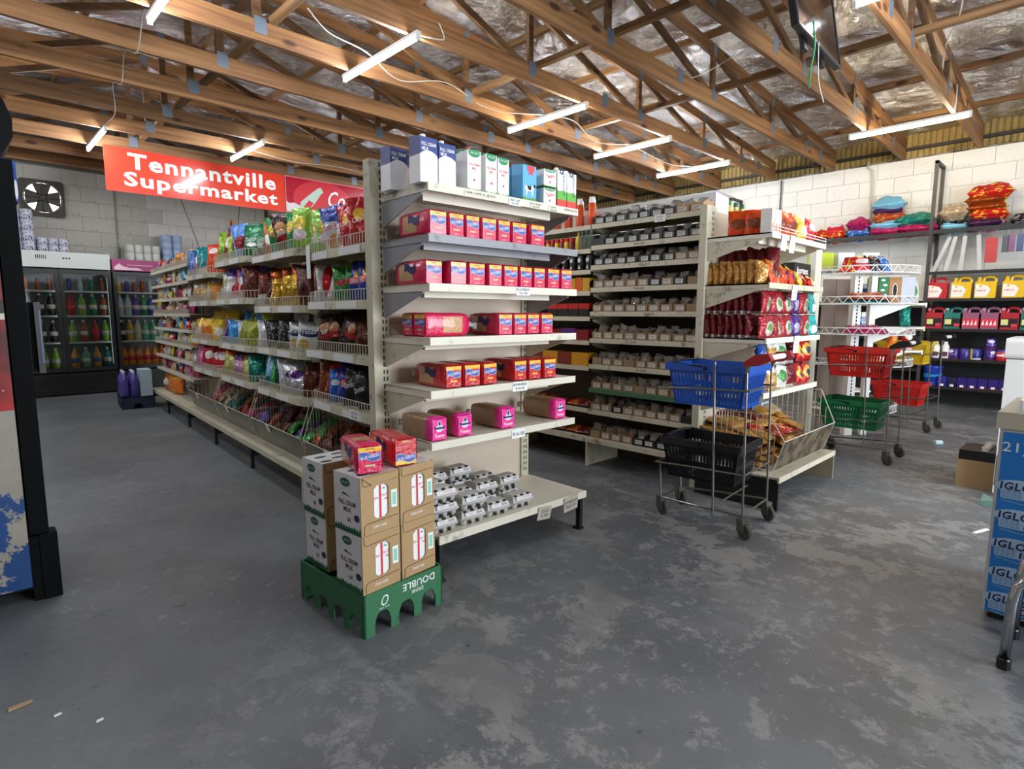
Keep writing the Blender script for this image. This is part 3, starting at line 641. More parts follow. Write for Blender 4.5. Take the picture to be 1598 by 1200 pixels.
carton(1.7705, .08, .20, 'green', 'white and green milk carton with red cap on the top shelf', cap=capr); carton(1.8765, .07, .20, 'green', 'white and green milk carton, middle one of three on the top shelf'); carton(1.9545, .07, .195, 'green', 'white and green milk carton next to the blue cow carton')
for q, yy in enumerate((2.262, 2.352)): carton(1.77, .08, .20, 'green', f'white and green milk carton, {ORD[q + 1]} in the row behind the red capped one', y=yy)
carton(1.9545, .07, .195, 'green', 'white and green milk carton hidden behind the one beside the cow carton', y=2.262)
carton(2.1345, .095, .19, 'cow', 'sky blue milk carton showing a cow, front of its row'); carton(2.13, .095, .19, 'cow', 'sky blue milk carton, second in the row behind the cow carton', y=2.262); carton(2.12, .095, .185, 'cow', 'sky blue milk carton, last in the row behind the cow carton', y=2.352)
carton(2.285, .092, .094, 'green', 'small white and green milk carton, lower one of two stacked'); carton(2.285, .092, .094, 'green', 'small white and green milk carton, upper one of two stacked', z=1.914)
carton(2.285, .092, .185, 'green', 'white and green carton behind the two small stacked ones', y=2.262)
carton(2.38, .072, .205, 'parm', 'white carton with green field and blue flower mark, left one of two', cap=capw); carton(2.458, .074, .20, 'parm', 'white carton with green field and blue flower mark, rightmost on the top shelf', cap=capw)

# ------------------------------------------------------------------ egg boxes
pulp = mat('grey_egg_pulp', '#b7b4ae', 0.95, bump=0.4, bscale=90, var=0.06); eggl = mat('egg_label', '#d6d4d3', .8)
def egg_meshes():
    w_, d, h1, h2 = .148, .10, .036, .034
    tray = MB()
    for i in range(3):
        for j in range(2):
            cx, cy = -w_ / 2 + w_ / 6 + i * w_ / 3, d * .25 + j * d * .5
            tray.lathe([(.013, 0), (.019, .006), (.0235, .03), (.0235, h1 - .002)], 10, (cx, cy, 0))
    tray.hexa([(-w_ / 2 + .004, .004, h1 - .012), (w_ / 2 - .004, .004, h1 - .012), (w_ / 2 - .004, d - .004, h1 - .012), (-w_ / 2 + .004, d - .004, h1 - .012)], [(-w_ / 2 - .003, -.003, h1), (w_ / 2 + .003, -.003, h1), (w_ / 2 + .003, d + .003, h1), (-w_ / 2 - .003, d + .003, h1)])
    lid = MB().hexa([(-w_ / 2, 0, h1 + .001), (w_ / 2, 0, h1 + .001), (w_ / 2, d, h1 + .001), (-w_ / 2, d, h1 + .001)], [(-w_ / 2 + .006, .008, h1 + h2 * .65), (w_ / 2 - .006, .008, h1 + h2 * .65), (w_ / 2 - .006, d - .008, h1 + h2 * .65), (-w_ / 2 + .006, d - .008, h1 + h2 * .65)])
    lid.hexa([(-w_ / 2 + .006, .008, h1 + h2 * .65), (w_ / 2 - .006, .008, h1 + h2 * .65), (w_ / 2 - .006, d - .008, h1 + h2 * .65), (-w_ / 2 + .006, d - .008, h1 + h2 * .65)], [(-w_ / 2 + .018, .022, h1 + h2), (w_ / 2 - .018, .022, h1 + h2), (w_ / 2 - .018, d - .022, h1 + h2), (-w_ / 2 + .018, d - .022, h1 + h2)])
    hole = MB()
    for i in range(3): hole.box((-.045 + i * .045 - .009, .010, h1 + h2 - .008), (-.045 + i * .045 + .009, .024, h1 + h2 - .001))
    for i in range(2): hole.box((-.024 + i * .048 - .006, -.0035, .006), (-.024 + i * .048 + .006, .004, .020))
    return fix(tray.mesh('tray', [pulp], True)), fix(lid.mesh('lid', [pulp])), fix(hole.mesh('vent_holes', [slotm]))
egg = egg_meshes()
def eggbox(x, y, lv, label, rz=0.0, red=False):
    t = thing('egg_box', label, 'egg box', W1(x, y, 0.2265 + lv * .0712), TH + rz, 'grey egg boxes on the base shelf')
    inst('tray', egg[0], t); inst('lid', egg[1], t); stuff(inst('vent_holes', egg[2], t))
    l = plate('sticker', rrect(-.055, -.008, .055, .011, .003), eggl, t, (0.004, -.0005, .053), (R(-14), 0, 0), key='egglab', t=.0008)
    if red: text('LARGE EGGS', .05, .007, redprint, l, (.012, -.0012, .003))
    else:
        bm_ = mat('grey_barcode', '#8a8890', .8); mk = lambda: fix(MB().box((.012, -.0014, -.004), (.016, -.0008, .007)).box((.018, -.0014, -.004), (.020, -.0008, .007)).box((.022, -.0014, -.004), (.027, -.0008, .007)).box((.029, -.0014, -.004), (.031, -.0008, .007)).box((.034, -.0014, -.004), (.038, -.0008, .007)).box((.040, -.0014, -.004), (.046, -.0008, .007)).box((-.035, -.0014, .004), (-.010, -.0008, .005)).box((-.035, -.0014, .000), (-.015, -.0008, .001)).mesh('barcode', [bm_]))
        stuff(inst('barcode', cached('bars', mk), l))
    return t
eg = [(1.545, 2.115, 3, 'nearest stack at the left'), (1.715, 2.12, 2, 'second stack from the left in front'), (1.885, 2.125, 1, 'third stack from the left in front'), (2.055, 2.13, 1, 'rightmost stack in front'),
      (1.56, 2.235, 3, 'stack behind the nearest one'), (1.73, 2.24, 2, 'middle stack of the second row'), (1.90, 2.245, 2, 'second stack from the right in the second row'), (1.66, 2.355, 3, 'left stack at the back'), (1.83, 2.36, 3, 'middle stack at the back'), (2.07, 2.25, 2, 'rightmost stack of the second row'), (2.0, 2.365, 2, 'right stack at the back')]
LV = ['bottom', 'middle', 'top']
for x, y, n, lab in eg:
    for k in range(n):
        eggbox(x + rb.uniform(-.006, .006), y + rb.uniform(-.003, .003), k, f'grey egg box, {(LV[k] if n == 3 else ("bottom", "top")[k]) + " of the" if n > 1 else "alone, forming the"} {lab}', R(rb.uniform(-3, 3)), red=(k == n - 1 and lab in ('rightmost stack in front', 'nearest stack at the left')))

# ------------------------------------------------------------------ green crate and milk cases in front of the shelves
greenpl = mat('green_crate_plastic', '#2f6a45', 0.5, var=0.1, vscale=12, dirt='#27382c', dscale=10, dthr=.66)
cr = thing('plastic_crate', 'green plastic bottle crate turned upside down under the stacked milk cases', 'crate', (1.044, 1.882, 0), R(3.5))
CWd, CDp, CHt = 0.39, 0.49, 0.175
def arch_wall(L, Hh, arches, depth, a0, a1, axis):
    mb = MB(); x = 0.0; hs = []
    for cx, wv, hv in arches:
        mb.prism([(x, 0), (cx - wv / 2, 0), (cx - wv / 2, Hh), (x, Hh)], a0, a1, axis)
        n = 8
        for k in range(n):
            u0, u1 = k / n, (k + 1) / n
            f = lambda u: hv * (1 - max(0, abs(u - .5) * 2 - .35) ** 2 / .65 ** 2 * .45)
            x0, x1 = cx - wv / 2 + wv * u0, cx - wv / 2 + wv * u1
            mb.prism([(x0, f(u0)), (x1, f(u1)), (x1, Hh), (x0, Hh)], a0, a1, axis)
        x = cx + wv / 2
    mb.prism([(x, 0), (L, 0), (L, Hh), (x, Hh)], a0, a1, axis); return mb
ar = [(.085, .075, .088), (.20, .075, .088), (.315, .075, .088)]
fw_ = obj('front_wall', arch_wall(CWd, CHt, ar, 0, 0, .008, 'y'), greenpl, cr)
obj('back_wall', arch_wall(CWd, CHt, ar, 0, CDp - .008, CDp, 'y'), greenpl, cr)
ar2 = [(.07 + .117 * i, .075, .075) for i in range(4)]
obj('side_wall', arch_wall(CDp, CHt, ar2, 0, 0, .008, 'x'), greenpl, cr); obj('side_wall', arch_wall(CDp, CHt, ar2, 0, CWd - .008, CWd, 'x'), greenpl, cr)
dk = MB()
for i in range(3):
    for j in range(4):
        cx, cy = .067 + i * .128, .065 + j * .12
        dk.tube([(cx + .05 * math.cos(a * PI / 6), cy + .05 * math.sin(a * PI / 6), CHt - .028) for a in range(12)], .006, 5, closed=True)
        dk.lathe([(.050, CHt - .10), (.052, CHt - .03), (.049, CHt - .03)], 12, (cx, cy, 0))
for i in range(2): dk.box((.125 + i * .128, .01, CHt - .03), (.137 + i * .128, CDp - .01, CHt - .012))
for j in range(3): dk.box((.01, .118 + j * .12, CHt - .03), (CWd - .01, .130 + j * .12, CHt - .012))
dk.box((.008, .008, CHt - .06), (CWd - .008, CDp - .008, CHt - .05))
obj('bottle_grid', dk, greenpl, cr)
text('DOUBLE', .165, .030, paper, fw_, (.265, -.0008, .143), (0, PI, 0), bold=.01); text('DRINK', .062, .016, paper, fw_, (.255, -.0008, .112), (0, PI, 0)); text('O', .032, .045, paper, fw_, (.095, -.0008, .128), (0, PI + R(12), 0), shear=.2); text('*** ***', .05, .007, paper, fw_, (.092, -.0008, .099), (0, PI, 0))

casew = mat('white_printed_case', '#d9d8da', .6, var=.03); greend = mat('dark_green_print', '#1d5a3c', .6); navyp = mat('navy_case_print', '#2b2f55', .6); maroonp = mat('maroon_case_print', '#4a2838', .6); brownp = mat('dark_cut_edge', '#5b4630', .9); teal_l = mat('pale_teal_print', '#8ccab4', .7)
BW, BD, BH = .178, .178, .231
def milk_case(loc, rz, label, flap=False):
    t = thing('milk_case', label, 'carton', loc, rz, 'cardboard cases of milk on the green crate')
    # hollow carton: walls with a window in the front
    mb = MB(); wx0, wx1, wz0, wz1 = .060, .128, .055, .187
    mb.box((0, 0, 0), (wx0, .004, BH), 0).box((wx1, 0, 0), (BW, .004, BH), 0).box((wx0, 0, 0), (wx1, .004, wz0), 0).box((wx0, 0, wz1), (wx1, .004, BH), 0)
    c_ = .014      # rounded window corners
    for sx, sz, x, z in ((1, 1, wx0, wz0), (-1, 1, wx1, wz0), (1, -1, wx0, wz1), (-1, -1, wx1, wz1)): mb.prism([(x, z), (x + sx * c_, z), (x, z + sz * c_)], 0, .004, 'y', 0)
    mb.box((0, .004, 0), (.004, BD, BH), 1).box((BW - .004, .004, 0), (BW, BD, BH), 0).box((.004, BD - .004, 0), (BW - .004, BD, BH), 0).box((.004, .004, BH - .004), (BW - .004, BD - .004, BH), 1).box((.004, .004, 0), (BW - .004, BD - .004, .004), 0)
    obj('carton_body', mb, [board, casew], t)
    for i in range(2):
        k = obj('inner_carton', MB().box((.026 + i * .066, .007, .005), (.0915 + i * .066, .09, .205)), paper, t)
    rs = obj('red_stripe', MB().box((.089, .0045, .05), (.097, .0068, .19)), redprint, t)
    text('EAM', .016, .009, redprint, t, (.074, .0055, .135)); text('FULL C', .032, .009, redprint, t, (.112, .0055, .142)); text('MI', .014, .008, redprint, t, (.120, .0055, .124))
    plate('green_mark', [(.100, .168), (.118, .165), (.112, .172)], greenp, t, (0, .006, 0), key='gm', t=.0006)
    st = plate('sticker', [(-.014, -.034), (.014, -.036), (.014, .036), (-.014, .036)], paper, t, (.154, -.0004, .118), key='mst', t=.0008)
    plate('code_block', [(-.009, -.024), (.009, -.026), (.009, .026), (-.009, .026)], teal_l, st, (0, -.0009, 0), key='mcb', t=.0004)
    fl = MB().tube([(.012, -.001, .002), (.014, -.001, .038), (.026, -.001, .046), (.172, -.001, .05)], .0014, 4).tube([(.008, -.001, .228), (.010, -.001, .200), (.018, -.001, .193), (.17, -.001, .20)], .0012, 4)
    stuff(obj('cut_edges', fl, brownp, t))
    if flap: obj('flap', MB().hexa([(.004, -.001, .2285), (.17, -.001, .2285), (.17, 0, .2285), (.004, 0, .2285)], [(.004, -.001, .2305), (.17, -.001, .2305), (.17, 0, .2305), (.004, 0, .2305)]).prism([(.006, .228), (.052, .193), (.075, .195), (.17, .203), (.17, .228)], -.006, -.003, 'y'), board, t)
    text('STACK 3 HIGH', .062, .010, paper, t, (.085, -.0006, .026), bold=.02)
    # white printed side faces -X
    rz_ = (0, 0, -PI / 2); X = -.0008
    plate('brand_oval', disc(20, .032, .017), greend, t, (X, BD / 2 + .01, .198), rz_, key='oval', t=.0006); text('FAIR CAPE', .04, .008, casew, t, (X - .0008, BD / 2 + .01, .198), rz_)
    plate('brand_mark', [(-.012, .150), (-.004, .158), (.004, .150), (.04, .146), (.04, .148), (0, .153)], navyp, t, (X, BD / 2 + .02, 0), rz_, key='bmk', t=.0006)
    text('FULL CREAM', .112, .019, maroonp, t, (X, BD / 2, .118), rz_, bold=.03); text('MILK', .05, .019, maroonp, t, (X, BD / 2, .092), rz_, bold=.03)
    plate('round_mark', disc(14, .018, .014), navyp, t, (X, BD / 2 - .062, .068), rz_, key='rmk', t=.0006); text('6X', .024, .018, maroonp, t, (X, BD / 2 - .01, .053), rz_, bold=.02)
    gp = MB(); rg = random.Random(2); poly_ = [(0, 0)]
    for i in range(21): poly_.append((BD * i / 20, .012 + (.012 if i % 2 else 0) + rg.uniform(0, .008)))
    poly_ += [(BD, 0)]
    inst('grass_print', cached('grass', lambda: fix(MB().prism(poly_, -.0008, 0, 'x').mesh('grass_print', [greend]))), t)
    # top print and hand hole
    obj('hand_hole', MB().prism(disc(14, .030, .009, BW * .60, .065), BH, BH + .0008, 'z'), slotm, t)
    for q, (x, y) in enumerate(((.035, .035), (.05, .115), (.135, .13))): inst('top_oval', cached(('toval', q), lambda: fix(MB().prism(disc(16, .026, .014, x, y), BH, BH + .0008, 'z').mesh('top_oval', [greend]))), t)
    o = text('FULL CREAM MILK', .12, .010, redprint, t, (BW - .022, .095, BH + .0008), (R(-90), 0, R(90)))
    return t
zc = .1755
A0 = (1.046, 1.887)
for k in range(2):
    z = zc + k * (BH + .0015)
    milk_case((A0[0], A0[1], z), R(5), f'milk case with white side and window, {("lower", "upper")[k]} of the front corner stack', flap=bool(k))
    milk_case((A0[0] + .186, A0[1] + .016 + k * .004, z), R(5.5), f'milk case with window front, {("lower", "upper")[k]} of the stack nearest the egg boxes')
    milk_case((A0[0] - .002 - .005 * k, A0[1] + .285, z), R(2), f'milk case showing mostly its white side, {("lower", "upper")[k]} of the rear stack')
ztop = zc + 2 * (BH + .0015) + .0015
loaf((1.098, 1.90, ztop), R(-14), 'pink', 'pink wrapped bread loaf lying on the milk cases beside the red one', sc=1.02, group='bread loaves on the milk cases')
loaf((1.262, 1.905, ztop), R(-8), 'red', 'red brown bread loaf lying upside down on the milk cases', upside=True, sc=1.02, group='bread loaves on the milk cases')

# ------------------------------------------------------------------ crisp shelves: six bays behind the bread unit
PH = R(-3.6); OC = W1(1.434, 2.56)
def WC(s, t, z=0.0): return (OC[0] + s * math.cos(PH) - t * math.sin(PH), OC[1] + s * math.sin(PH) + t * math.cos(PH), z)
TB = [0.075, 1.11, 2.22, 3.33, 4.45, 5.57, 6.62]
BAYN = ['nearest', 'second', 'third', 'fourth', 'fifth', 'farthest']
FZ = [[1.615, 1.32, 1.02, .70], [1.67, 1.30, .99, .675], [1.70, 1.37, .98, .68], [1.63, 1.365, .985, .685]]
FLATZ = [1.78, 1.60, 1.42, 1.24, 1.06, .88, .70, .52]
FS = .08
def arcpath(L, f=FS, r=.15, back=.40):
    p = [(back, .012)]
    for i in range(7):
        a = PI / 2 * i / 6; p.append((f + r - r * math.sin(a), .012 + r - r * math.cos(a)))
    for i in range(7):
        a = PI / 2 * i / 6; p.append((f + r - r * math.cos(a), L - .012 - r + r * math.sin(a)))
    return p + [(back, L - .012)]
def ribbon(mb, path, z0, z1, th=.008, mi=0):
    for (a, b) in zip(path[:-1], path[1:]):
        d = Vector((b[0] - a[0], b[1] - a[1])); n = Vector((d.y, -d.x)).normalized() * th
        mb.hexa([(a[0], a[1], z0), (a[0] - n.x, a[1] - n.y, z0), (b[0] - n.x, b[1] - n.y, z0), (b[0], b[1], z0)], [(a[0], a[1], z1), (a[0] - n.x, a[1] - n.y, z1), (b[0] - n.x, b[1] - n.y, z1), (b[0], b[1], z1)], mi)
def rail(path, z0, h, sp=.034, r=.0022):
    mb = MB(); mb.tube([(x, y, z0 + h) for x, y in path], r * 1.3, 5); acc = 0
    for (a, b) in zip(path[:-1], path[1:]):
        L = math.hypot(b[0] - a[0], b[1] - a[1]); 
        while acc < L:
            u = acc / L; x, y = a[0] + (b[0] - a[0]) * u, a[1] + (b[1] - a[1]) * u
            mb.box((x - r, y - r, z0), (x + r, y + r, z0 + h)); acc += sp
        acc -= L
    return mb
binf = clear('bin_front_plastic', '#8f8c80', .30, .25)
def wire_bin(parent, L):
    """slanted wire dump bin standing on the base shelf; local x = depth, y = along"""
    t = obj('wire_bin', MB().tube([(.10, .03, .235), (.035, .03, .42), (.11, .03, .64), (.44, .03, .64)], .0035, 5).tube([(.10, L - .03, .235), (.035, L - .03, .42), (.11, L - .03, .64), (.44, L - .03, .64)], .0035, 5)
            .tube([(.035, .03, .42), (.035, L - .03, .42)], .0035, 5).tube([(.10, .03, .235), (.10, L - .03, .235)], .0035, 5).tube([(.44, .03, .235), (.44, .03, .64)], .0035, 5).tube([(.44, L - .03, .235), (.44, L - .03, .64)], .0035, 5), wire, parent)
    g = MB()
    for y in (.03, L - .03):
        for k in range(9):
            x = .09 + .04 * k; z1 = .64 if x > .11 else .58
            g.bar((x, y, .235), (x, y, z1), .003)
        for z in (.33, .48): g.bar((.06, y, z), (.44, y, z), .003)
    for k in range(int(L / .045)): g.bar((.44, .05 + .045 * k, .235), (.44, .05 + .045 * k, .64), .003)
    stuff(obj('side_wires', g, wire, t))
    obj('front_panel', MB().hexa([(.104, .035, .237), (.104, L - .035, .237), (.107, L - .035, .237), (.107, .035, .237)], [(.037, .035, .418), (.037, L - .035, .418), (.040, L - .035, .418), (.040, .035, .418)]), binf, t)
    tagcard(t, .028, L * .62, .395, .05, .05, [''], rot=(R(-18), 0, -PI / 2)) if False else obj('price_card', MB().box((-.001, -.03, -.03), (.001, .03, .03)), paper, t, (.040, L * .62, .39), (0, R(-20), 0))
    return t
cardw = mat('lip_card', '#dcdcd8', .7)
bays = []
for b in range(6):
    L = TB[b + 1] - TB[b]
    t = thing('snack_shelf_bay', f'{BAYN[b]} bay of the long cream shelf run of snacks along the left aisle', 'shelf unit', WC(0, TB[b]), PH, 'bays of the snack shelf run')
    bays.append(t)
    obj('base_shelf', MB().box((0, 0.002, .185), (.012, L - .002, .225)).box((.012, .002, .205), (.49, L - .002, .218)), cream_d, t)
    obj('back_panel', MB().box((.49, .03, .22), (.505, L - .05, 1.98 if b < 1 else 1.80)), backp, t)
    obj('leg', MB().box((.02, L - .03, 0.012), (.045, L - .004, .205)).box((.045, L - .02, .10), (.48, L - .004, .205)).lathe([(.018, 0), (.018, .012)], 10, (.033, L - .015, 0)), blackm if b != 0 else wire, t)
    upright(t, .50, L - .048, 1.80, .05, .045, slots=False)
    if b < 4:
        P = arcpath(L); lens = L
        for r_, z in enumerate(FZ[b]):
            mb = MB(); mb.prism([(.48, .012)] + P + [(.48, L - .012)], z - .014, z - .004); ribbon(mb, P, z - .05, z)
            sh = obj('shelf', mb, [cream_d], t)
            stuff(obj('wire_rail', rail(P, z, .058), wire, sh))
            obj('bracket', MB().prism([(.47, z - .14), (.47, z - .02), (.12, z - .02), (.12, z - .05)], .02, .026, 'y'), cream_d, sh)
            for q in range(2):
                y0 = .18 + q * .42 + (r_ * 7 + b * 3) % 5 * .03
                obj('price_card', MB().box((FS - .0105, y0, z - .047), (FS - .0085, y0 + .26, z - .006)), cardw, sh)
        wire_bin(t, L)
    else:
        for r_, z in enumerate(FLATZ[: 8 if b == 4 else 8]):
            sh = obj('shelf', MB().box((.10, .01, z - .035), (.112, L - .01, z)).box((.112, .01, z - .014), (.49, L - .01, z - .004)), cream, t)
            if r_ in (0, 3, 5): stuff(obj('wire_rail', rail([(.105, .02), (.105, L - .02)], z, .045), wire, sh))
tagcard(bays[0], FS - .012, .30, .680, .13, .055, ['DORITOS', 'R20-00'], rot=(0, 0, -PI / 2), th=.016)
hg = obj('hanging_price_card', MB().box((-.001, -.028, -.10), (.001, .028, .10)), paper, bays[0], (FS - .02, .86, 1.56))
def bag_mesh(w_, h_, d, seed, n=9, m=9):
    rg = random.Random(seed); nz = [(rg.uniform(-1, 1), rg.uniform(2, 6), rg.uniform(0, 6), rg.uniform(2, 5), rg.uniform(0, 6)) for _ in range(5)]
    def wr(u, v): return sum(a * math.sin(f * u + p) * math.sin(g * v * 3 + q) for a, f, p, g, q in nz)
    mb = MB(); vs = []; fs = []
    for side in (-1, 1):
        for j in range(m + 1):
            v = j / m
            for i in range(n + 1):
                u = i / n * 2 - 1
                bul = (max(0, 1 - abs(u) ** (2.6 if w_ < .4 else 5))) ** .6 * (max(0, math.sin(PI * min(1, max(0, (v - .05) / .87))))) ** .55
                th = d / 2 * bul * (1 + .24 * wr(u, v))
                pin = 1 - .06 * math.sin(PI * v) - (.0 if v > .93 or v < .05 else .02 * wr(1, v))
                zz = h_ * v + (0.006 * wr(u, .3) if v in (0, 1) else 0)
                if v == 1 or v == 0: th = .0015
                vs.append((u * w_ / 2 * pin, side * th + .006 * math.sin(v * 3 + seed), zz))
    k = (n + 1) * (m + 1)
    for j in range(m):
        for i in range(n):
            a = j * (n + 1) + i
            fs.append((a, a + 1, a + n + 2, a + n + 1)); fs.append((k + a + 1, k + a, k + a + n + 1, k + a + n + 2))
    for j in range(m):
        a = j * (n + 1); c = a + n
        fs.append((a + n + 1, k + a + n + 1, k + a, a)); fs.append((c, k + c, k + c + n + 1, c + n + 1))
    for i in range(n):
        fs.append((i, k + i, k + i + 1, i + 1)); t_ = m * (n + 1) + i; fs.append((t_ + 1, k + t_ + 1, k + t_, t_))
    mb.add(vs, fs); return fix(mb.mesh('packet', [None], True))
def bagm(kind, seed):
    dims = {'crisp': (.19, .27, .085), 'small': (.145, .20, .06), 'flat': (.17, .23, .045), 'fat': (.20, .25, .12), 'pillow': (.42, .30, .16), 'mini': (.11, .14, .05), 'slab': (.30, .26, .09)}[kind]
    return cached(('bag', kind, seed % 4), lambda: bag_mesh(*dims, seed % 4 + len(kind)))
# printed designs
D = {
 'redlays': pack('#b3161c', blob='#e9b73c', bc=(.5, .62), br=(.22, .13), bot='#8e1418', bz=.12), 'bluelays': pack('#e4e2e4', top='#1f3f9d', tz=.62, blob='#d98936', bc=(.6, .2), br=(.36, .16)),
 'limelays': pack('#86b83e', blob='#e7d34a', bc=(.5, .60), br=(.3, .17), blob2='#e8d7e4', b2c=(.5, .33), b2r=(.34, .13)), 'greenlays': pack('#1f8a48', blob='#e2cf55', bc=(.4, .6), br=(.26, .16), bot='#2a9a8c', bz=.2),
 'orange': pack('#c8641d', blob='#efe6e2', bc=(.45, .45), br=(.3, .16)), 'brown': pack('#3c1f17', blob='#c79362', bc=(.45, .62), br=(.3, .15), blob2='#b52a22', b2c=(.5, .38), b2r=(.3, .10)), 'darkbrown': pack('#2b1713', blob='#b08a63', bc=(.5, .6), br=(.2, .16), blob2='#a82824', b2c=(.5, .42), b2r=(.26, .08)),
 'doritosg': pack('#0f6b3f', blob='#f0f0ea', bc=(.5, .35), br=(.28, .07)), 'ghost': pack('#5a86c9', blob='#8a2330', bc=(.5, .45), br=(.42, .18)), 'lime': pack('#9ac234', spots='#5d8f2c'), 'maroonlay': pack('#7e1420', blob='#e6d6c0', bc=(.4, .55), br=(.3, .16), bot='#e8d9d2', bz=.12),
 'teal': pack('#138d8f', bot='#bcdfe6', bz=.22), 'redorange': pack('#de4a1e', blob='#f3ece6', bc=(.5, .75), br=(.26, .1)), 'simba': pack('#233b9c', blob='#c7362c', bc=(.5, .52), br=(.36, .11), blob2='#d7ab50', b2c=(.5, .70), b2r=(.2, .12)), 'simbag': pack('#5fae2c', blob='#2e7f37', bc=(.35, .5), br=(.5, .42), blob2='#b33a2a', b2c=(.5, .5), b2r=(.28, .08), bot='#3fa88f', bz=.22),
 'redwhite': pack('#dcdadb', blob='#d71f1f', bc=(.65, .45), br=(.32, .5)), 'brownwhite': pack('#6d3328', top='#8a2b22', tz=.8, bot='#d9d6d6', bz=.35), 'gold': pack('#c99b2a', top='#9b4a1c', tz=.74, foil=.75, rough=.22, spots='#e8cf63'), 'goldbrown': pack('#5a2716', foil=.3, spots='#3a160c'),
 'clearpurple': pack('#dfdde2', top='#6a55a8', tz=.72, blob='#c22a30', bc=(.6, .25), br=(.3, .24), foil=.3), 'whitegreen': pack('#e2e2dc', blob='#8f9a3c', bc=(.5, .6), br=(.3, .2)), 'snack': pack('#cda46d', spots='#e7d3b4', top='#e9e6e0', tz=.8), 'snacko': pack('#d9832a', spots='#f0c14c'),
 'frimax': pack('#e3e4e8', blob='#1c2a5c', bc=(.5, .6), br=(.42, .12), blob2='#d8b347', b2c=(.35, .25), b2r=(.22, .15)), 'blackgrey': pack('#1c1c20', spots='#8f8f96', foil=.3), 'olive': pack('#8c972b', foil=.35, spots='#aeb63e'), 'bluewhite': pack('#e7e9ee', blob='#2a8ad0', bc=(.25, .5), br=(.3, .6), top='#dfe3ea', tz=.8),
 'yellow': pack('#e2c73c', blob='#f3efe2', bc=(.5, .4), br=(.3, .2), spots='#e8892c'), 'orangebag': pack('#e07a22', top='#efc33d', tz=.7), 'doritosb': pack('#111216', blob='#2a2a30', bc=(.5, .55), br=(.36, .2)), 'blue5': pack('#1d62c0', top='#cc3a24', tz=.84, blob='#f1f1f1', bc=(.3, .5), br=(.2, .08), blob2='#d43a2c', b2c=(.55, .7), b2r=(.16, .09)), 'ambry': pack('#7a3a18', spots='#a3592a', foil=.3),
 'silver': pack('#cfcfd6', foil=.8, rough=.22, spots='#e8e8ef', blob='#6a3f8c', bc=(.5, .6), br=(.3, .12)), 'silverp': pack('#c78bb0', foil=.6, rough=.25, spots='#e6cfe0', top='#4b2b57', tz=.7), 'yelsilver': pack('#cdd079', foil=.6, rough=.25, spots='#e9eab0', top='#b2561e', tz=.78), 'tealg': pack('#1b7f72', foil=.5, spots='#4fc0a0'), 'greenb': pack('#3fae4e', foil=.3, spots='#7fd486'), 'lightblue': pack('#7fc0e0', foil=.3, bot='#2a6c8f', bz=.3),
 'redpk': pack('#cf2430', blob='#f0e8e6', bc=(.5, .62), br=(.34, .18), bot='#f0e6e4', bz=.1), 'pinkpk': pack('#d86a9a', spots='#f3c4da'), 'maroon': pack('#5e2320', foil=.3, spots='#8a4a36'), 'rust': pack('#a8481f', foil=.35, spots='#d8875a'), 'purple': pack('#4a2f86', spots='#8a6fc0', foil=.3), 'greenleaf': pack('#2f8a3e', foil=.3, spots='#9ad05a'), 'beige': pack('#b89f7c', spots='#e3d5ba', foil=.2), 'darkteal': pack('#174f52', foil=.5, spots='#3f9b98'), 'magenta': pack('#b31f5f', spots='#7d1440'), 'blue': pack('#2c62b0', spots='#9cc0ea'), 'redy': pack('#c4201c', spots='#efc23c', foil=.3), 'whitebag': pack('#dedede', foil=.2, spots='#b9b9c2'), 'cream': pack('#e6dcc2', spots='#c9a66a')}
CN = {'redlays': 'red', 'bluelays': 'white and blue', 'limelays': 'lime green', 'greenlays': 'green', 'orange': 'orange brown', 'brown': 'brown', 'darkbrown': 'dark brown', 'doritosg': 'dark green', 'ghost': 'light blue', 'lime': 'lime spotted', 'maroonlay': 'maroon', 'teal': 'teal', 'redorange': 'orange red', 'simba': 'royal blue', 'simbag': 'bright green', 'redwhite': 'red and white', 'brownwhite': 'brown and white', 'gold': 'gold foil', 'goldbrown': 'chestnut brown', 'clearpurple': 'white and purple', 'whitegreen': 'white and olive', 'snack': 'tan', 'snacko': 'orange speckled', 'frimax': 'white and navy', 'blackgrey': 'black and grey', 'olive': 'olive green', 'bluewhite': 'blue and white', 'yellow': 'yellow', 'orangebag': 'orange and yellow', 'doritosb': 'black', 'blue5': 'bright blue', 'ambry': 'amber brown', 'silver': 'silver foil', 'silverp': 'pink foil', 'yelsilver': 'pale yellow foil', 'tealg': 'teal foil', 'greenb': 'green', 'lightblue': 'pale blue', 'redpk': 'red and white', 'pinkpk': 'pink', 'maroon': 'maroon', 'rust': 'rust', 'purple': 'purple', 'greenleaf': 'leaf green', 'beige': 'beige', 'darkteal': 'dark teal', 'magenta': 'magenta', 'blue': 'blue', 'redy': 'red and yellow', 'whitebag': 'white', 'cream': 'cream'}
WORDS = {'redlays': ("Lay's", paper), 'bluelays': ("Lay's", redprint), 'limelays': ("Lay's", mat('pink_print', '#c9659a', .5)), 'greenlays': ("Lay's", redprint), 'simba': ('Simba', paper), 'simbag': ('Simba', redprint), 'darkbrown': ('Simba', redprint), 'brown': ('Simba', paper), 'doritosb': ('Doritos', paper), 'doritosg': ('Doritos', paper), 'frimax': ('Frimax', paper)}
def packet(name, cat, kind, des, loc, rot, label, group, sc=(1, 1, 1), seed=0, word=True):
    o = inst(name, bagm(kind, seed), None, loc, rot, sc, D[des]); tag(o, label, cat, group)
    if word and des in WORDS:
        d = {'crisp': .085, 'small': .06, 'fat': .12, 'flat': .045}.get(kind, .08); s_, m_ = WORDS[des]
        text(s_, .10, .035, m_, o, (0, -d / 2 - .006, .135), (R(2), R(-8), 0), bold=.01, shear=.15)
    return o
random.seed(21)
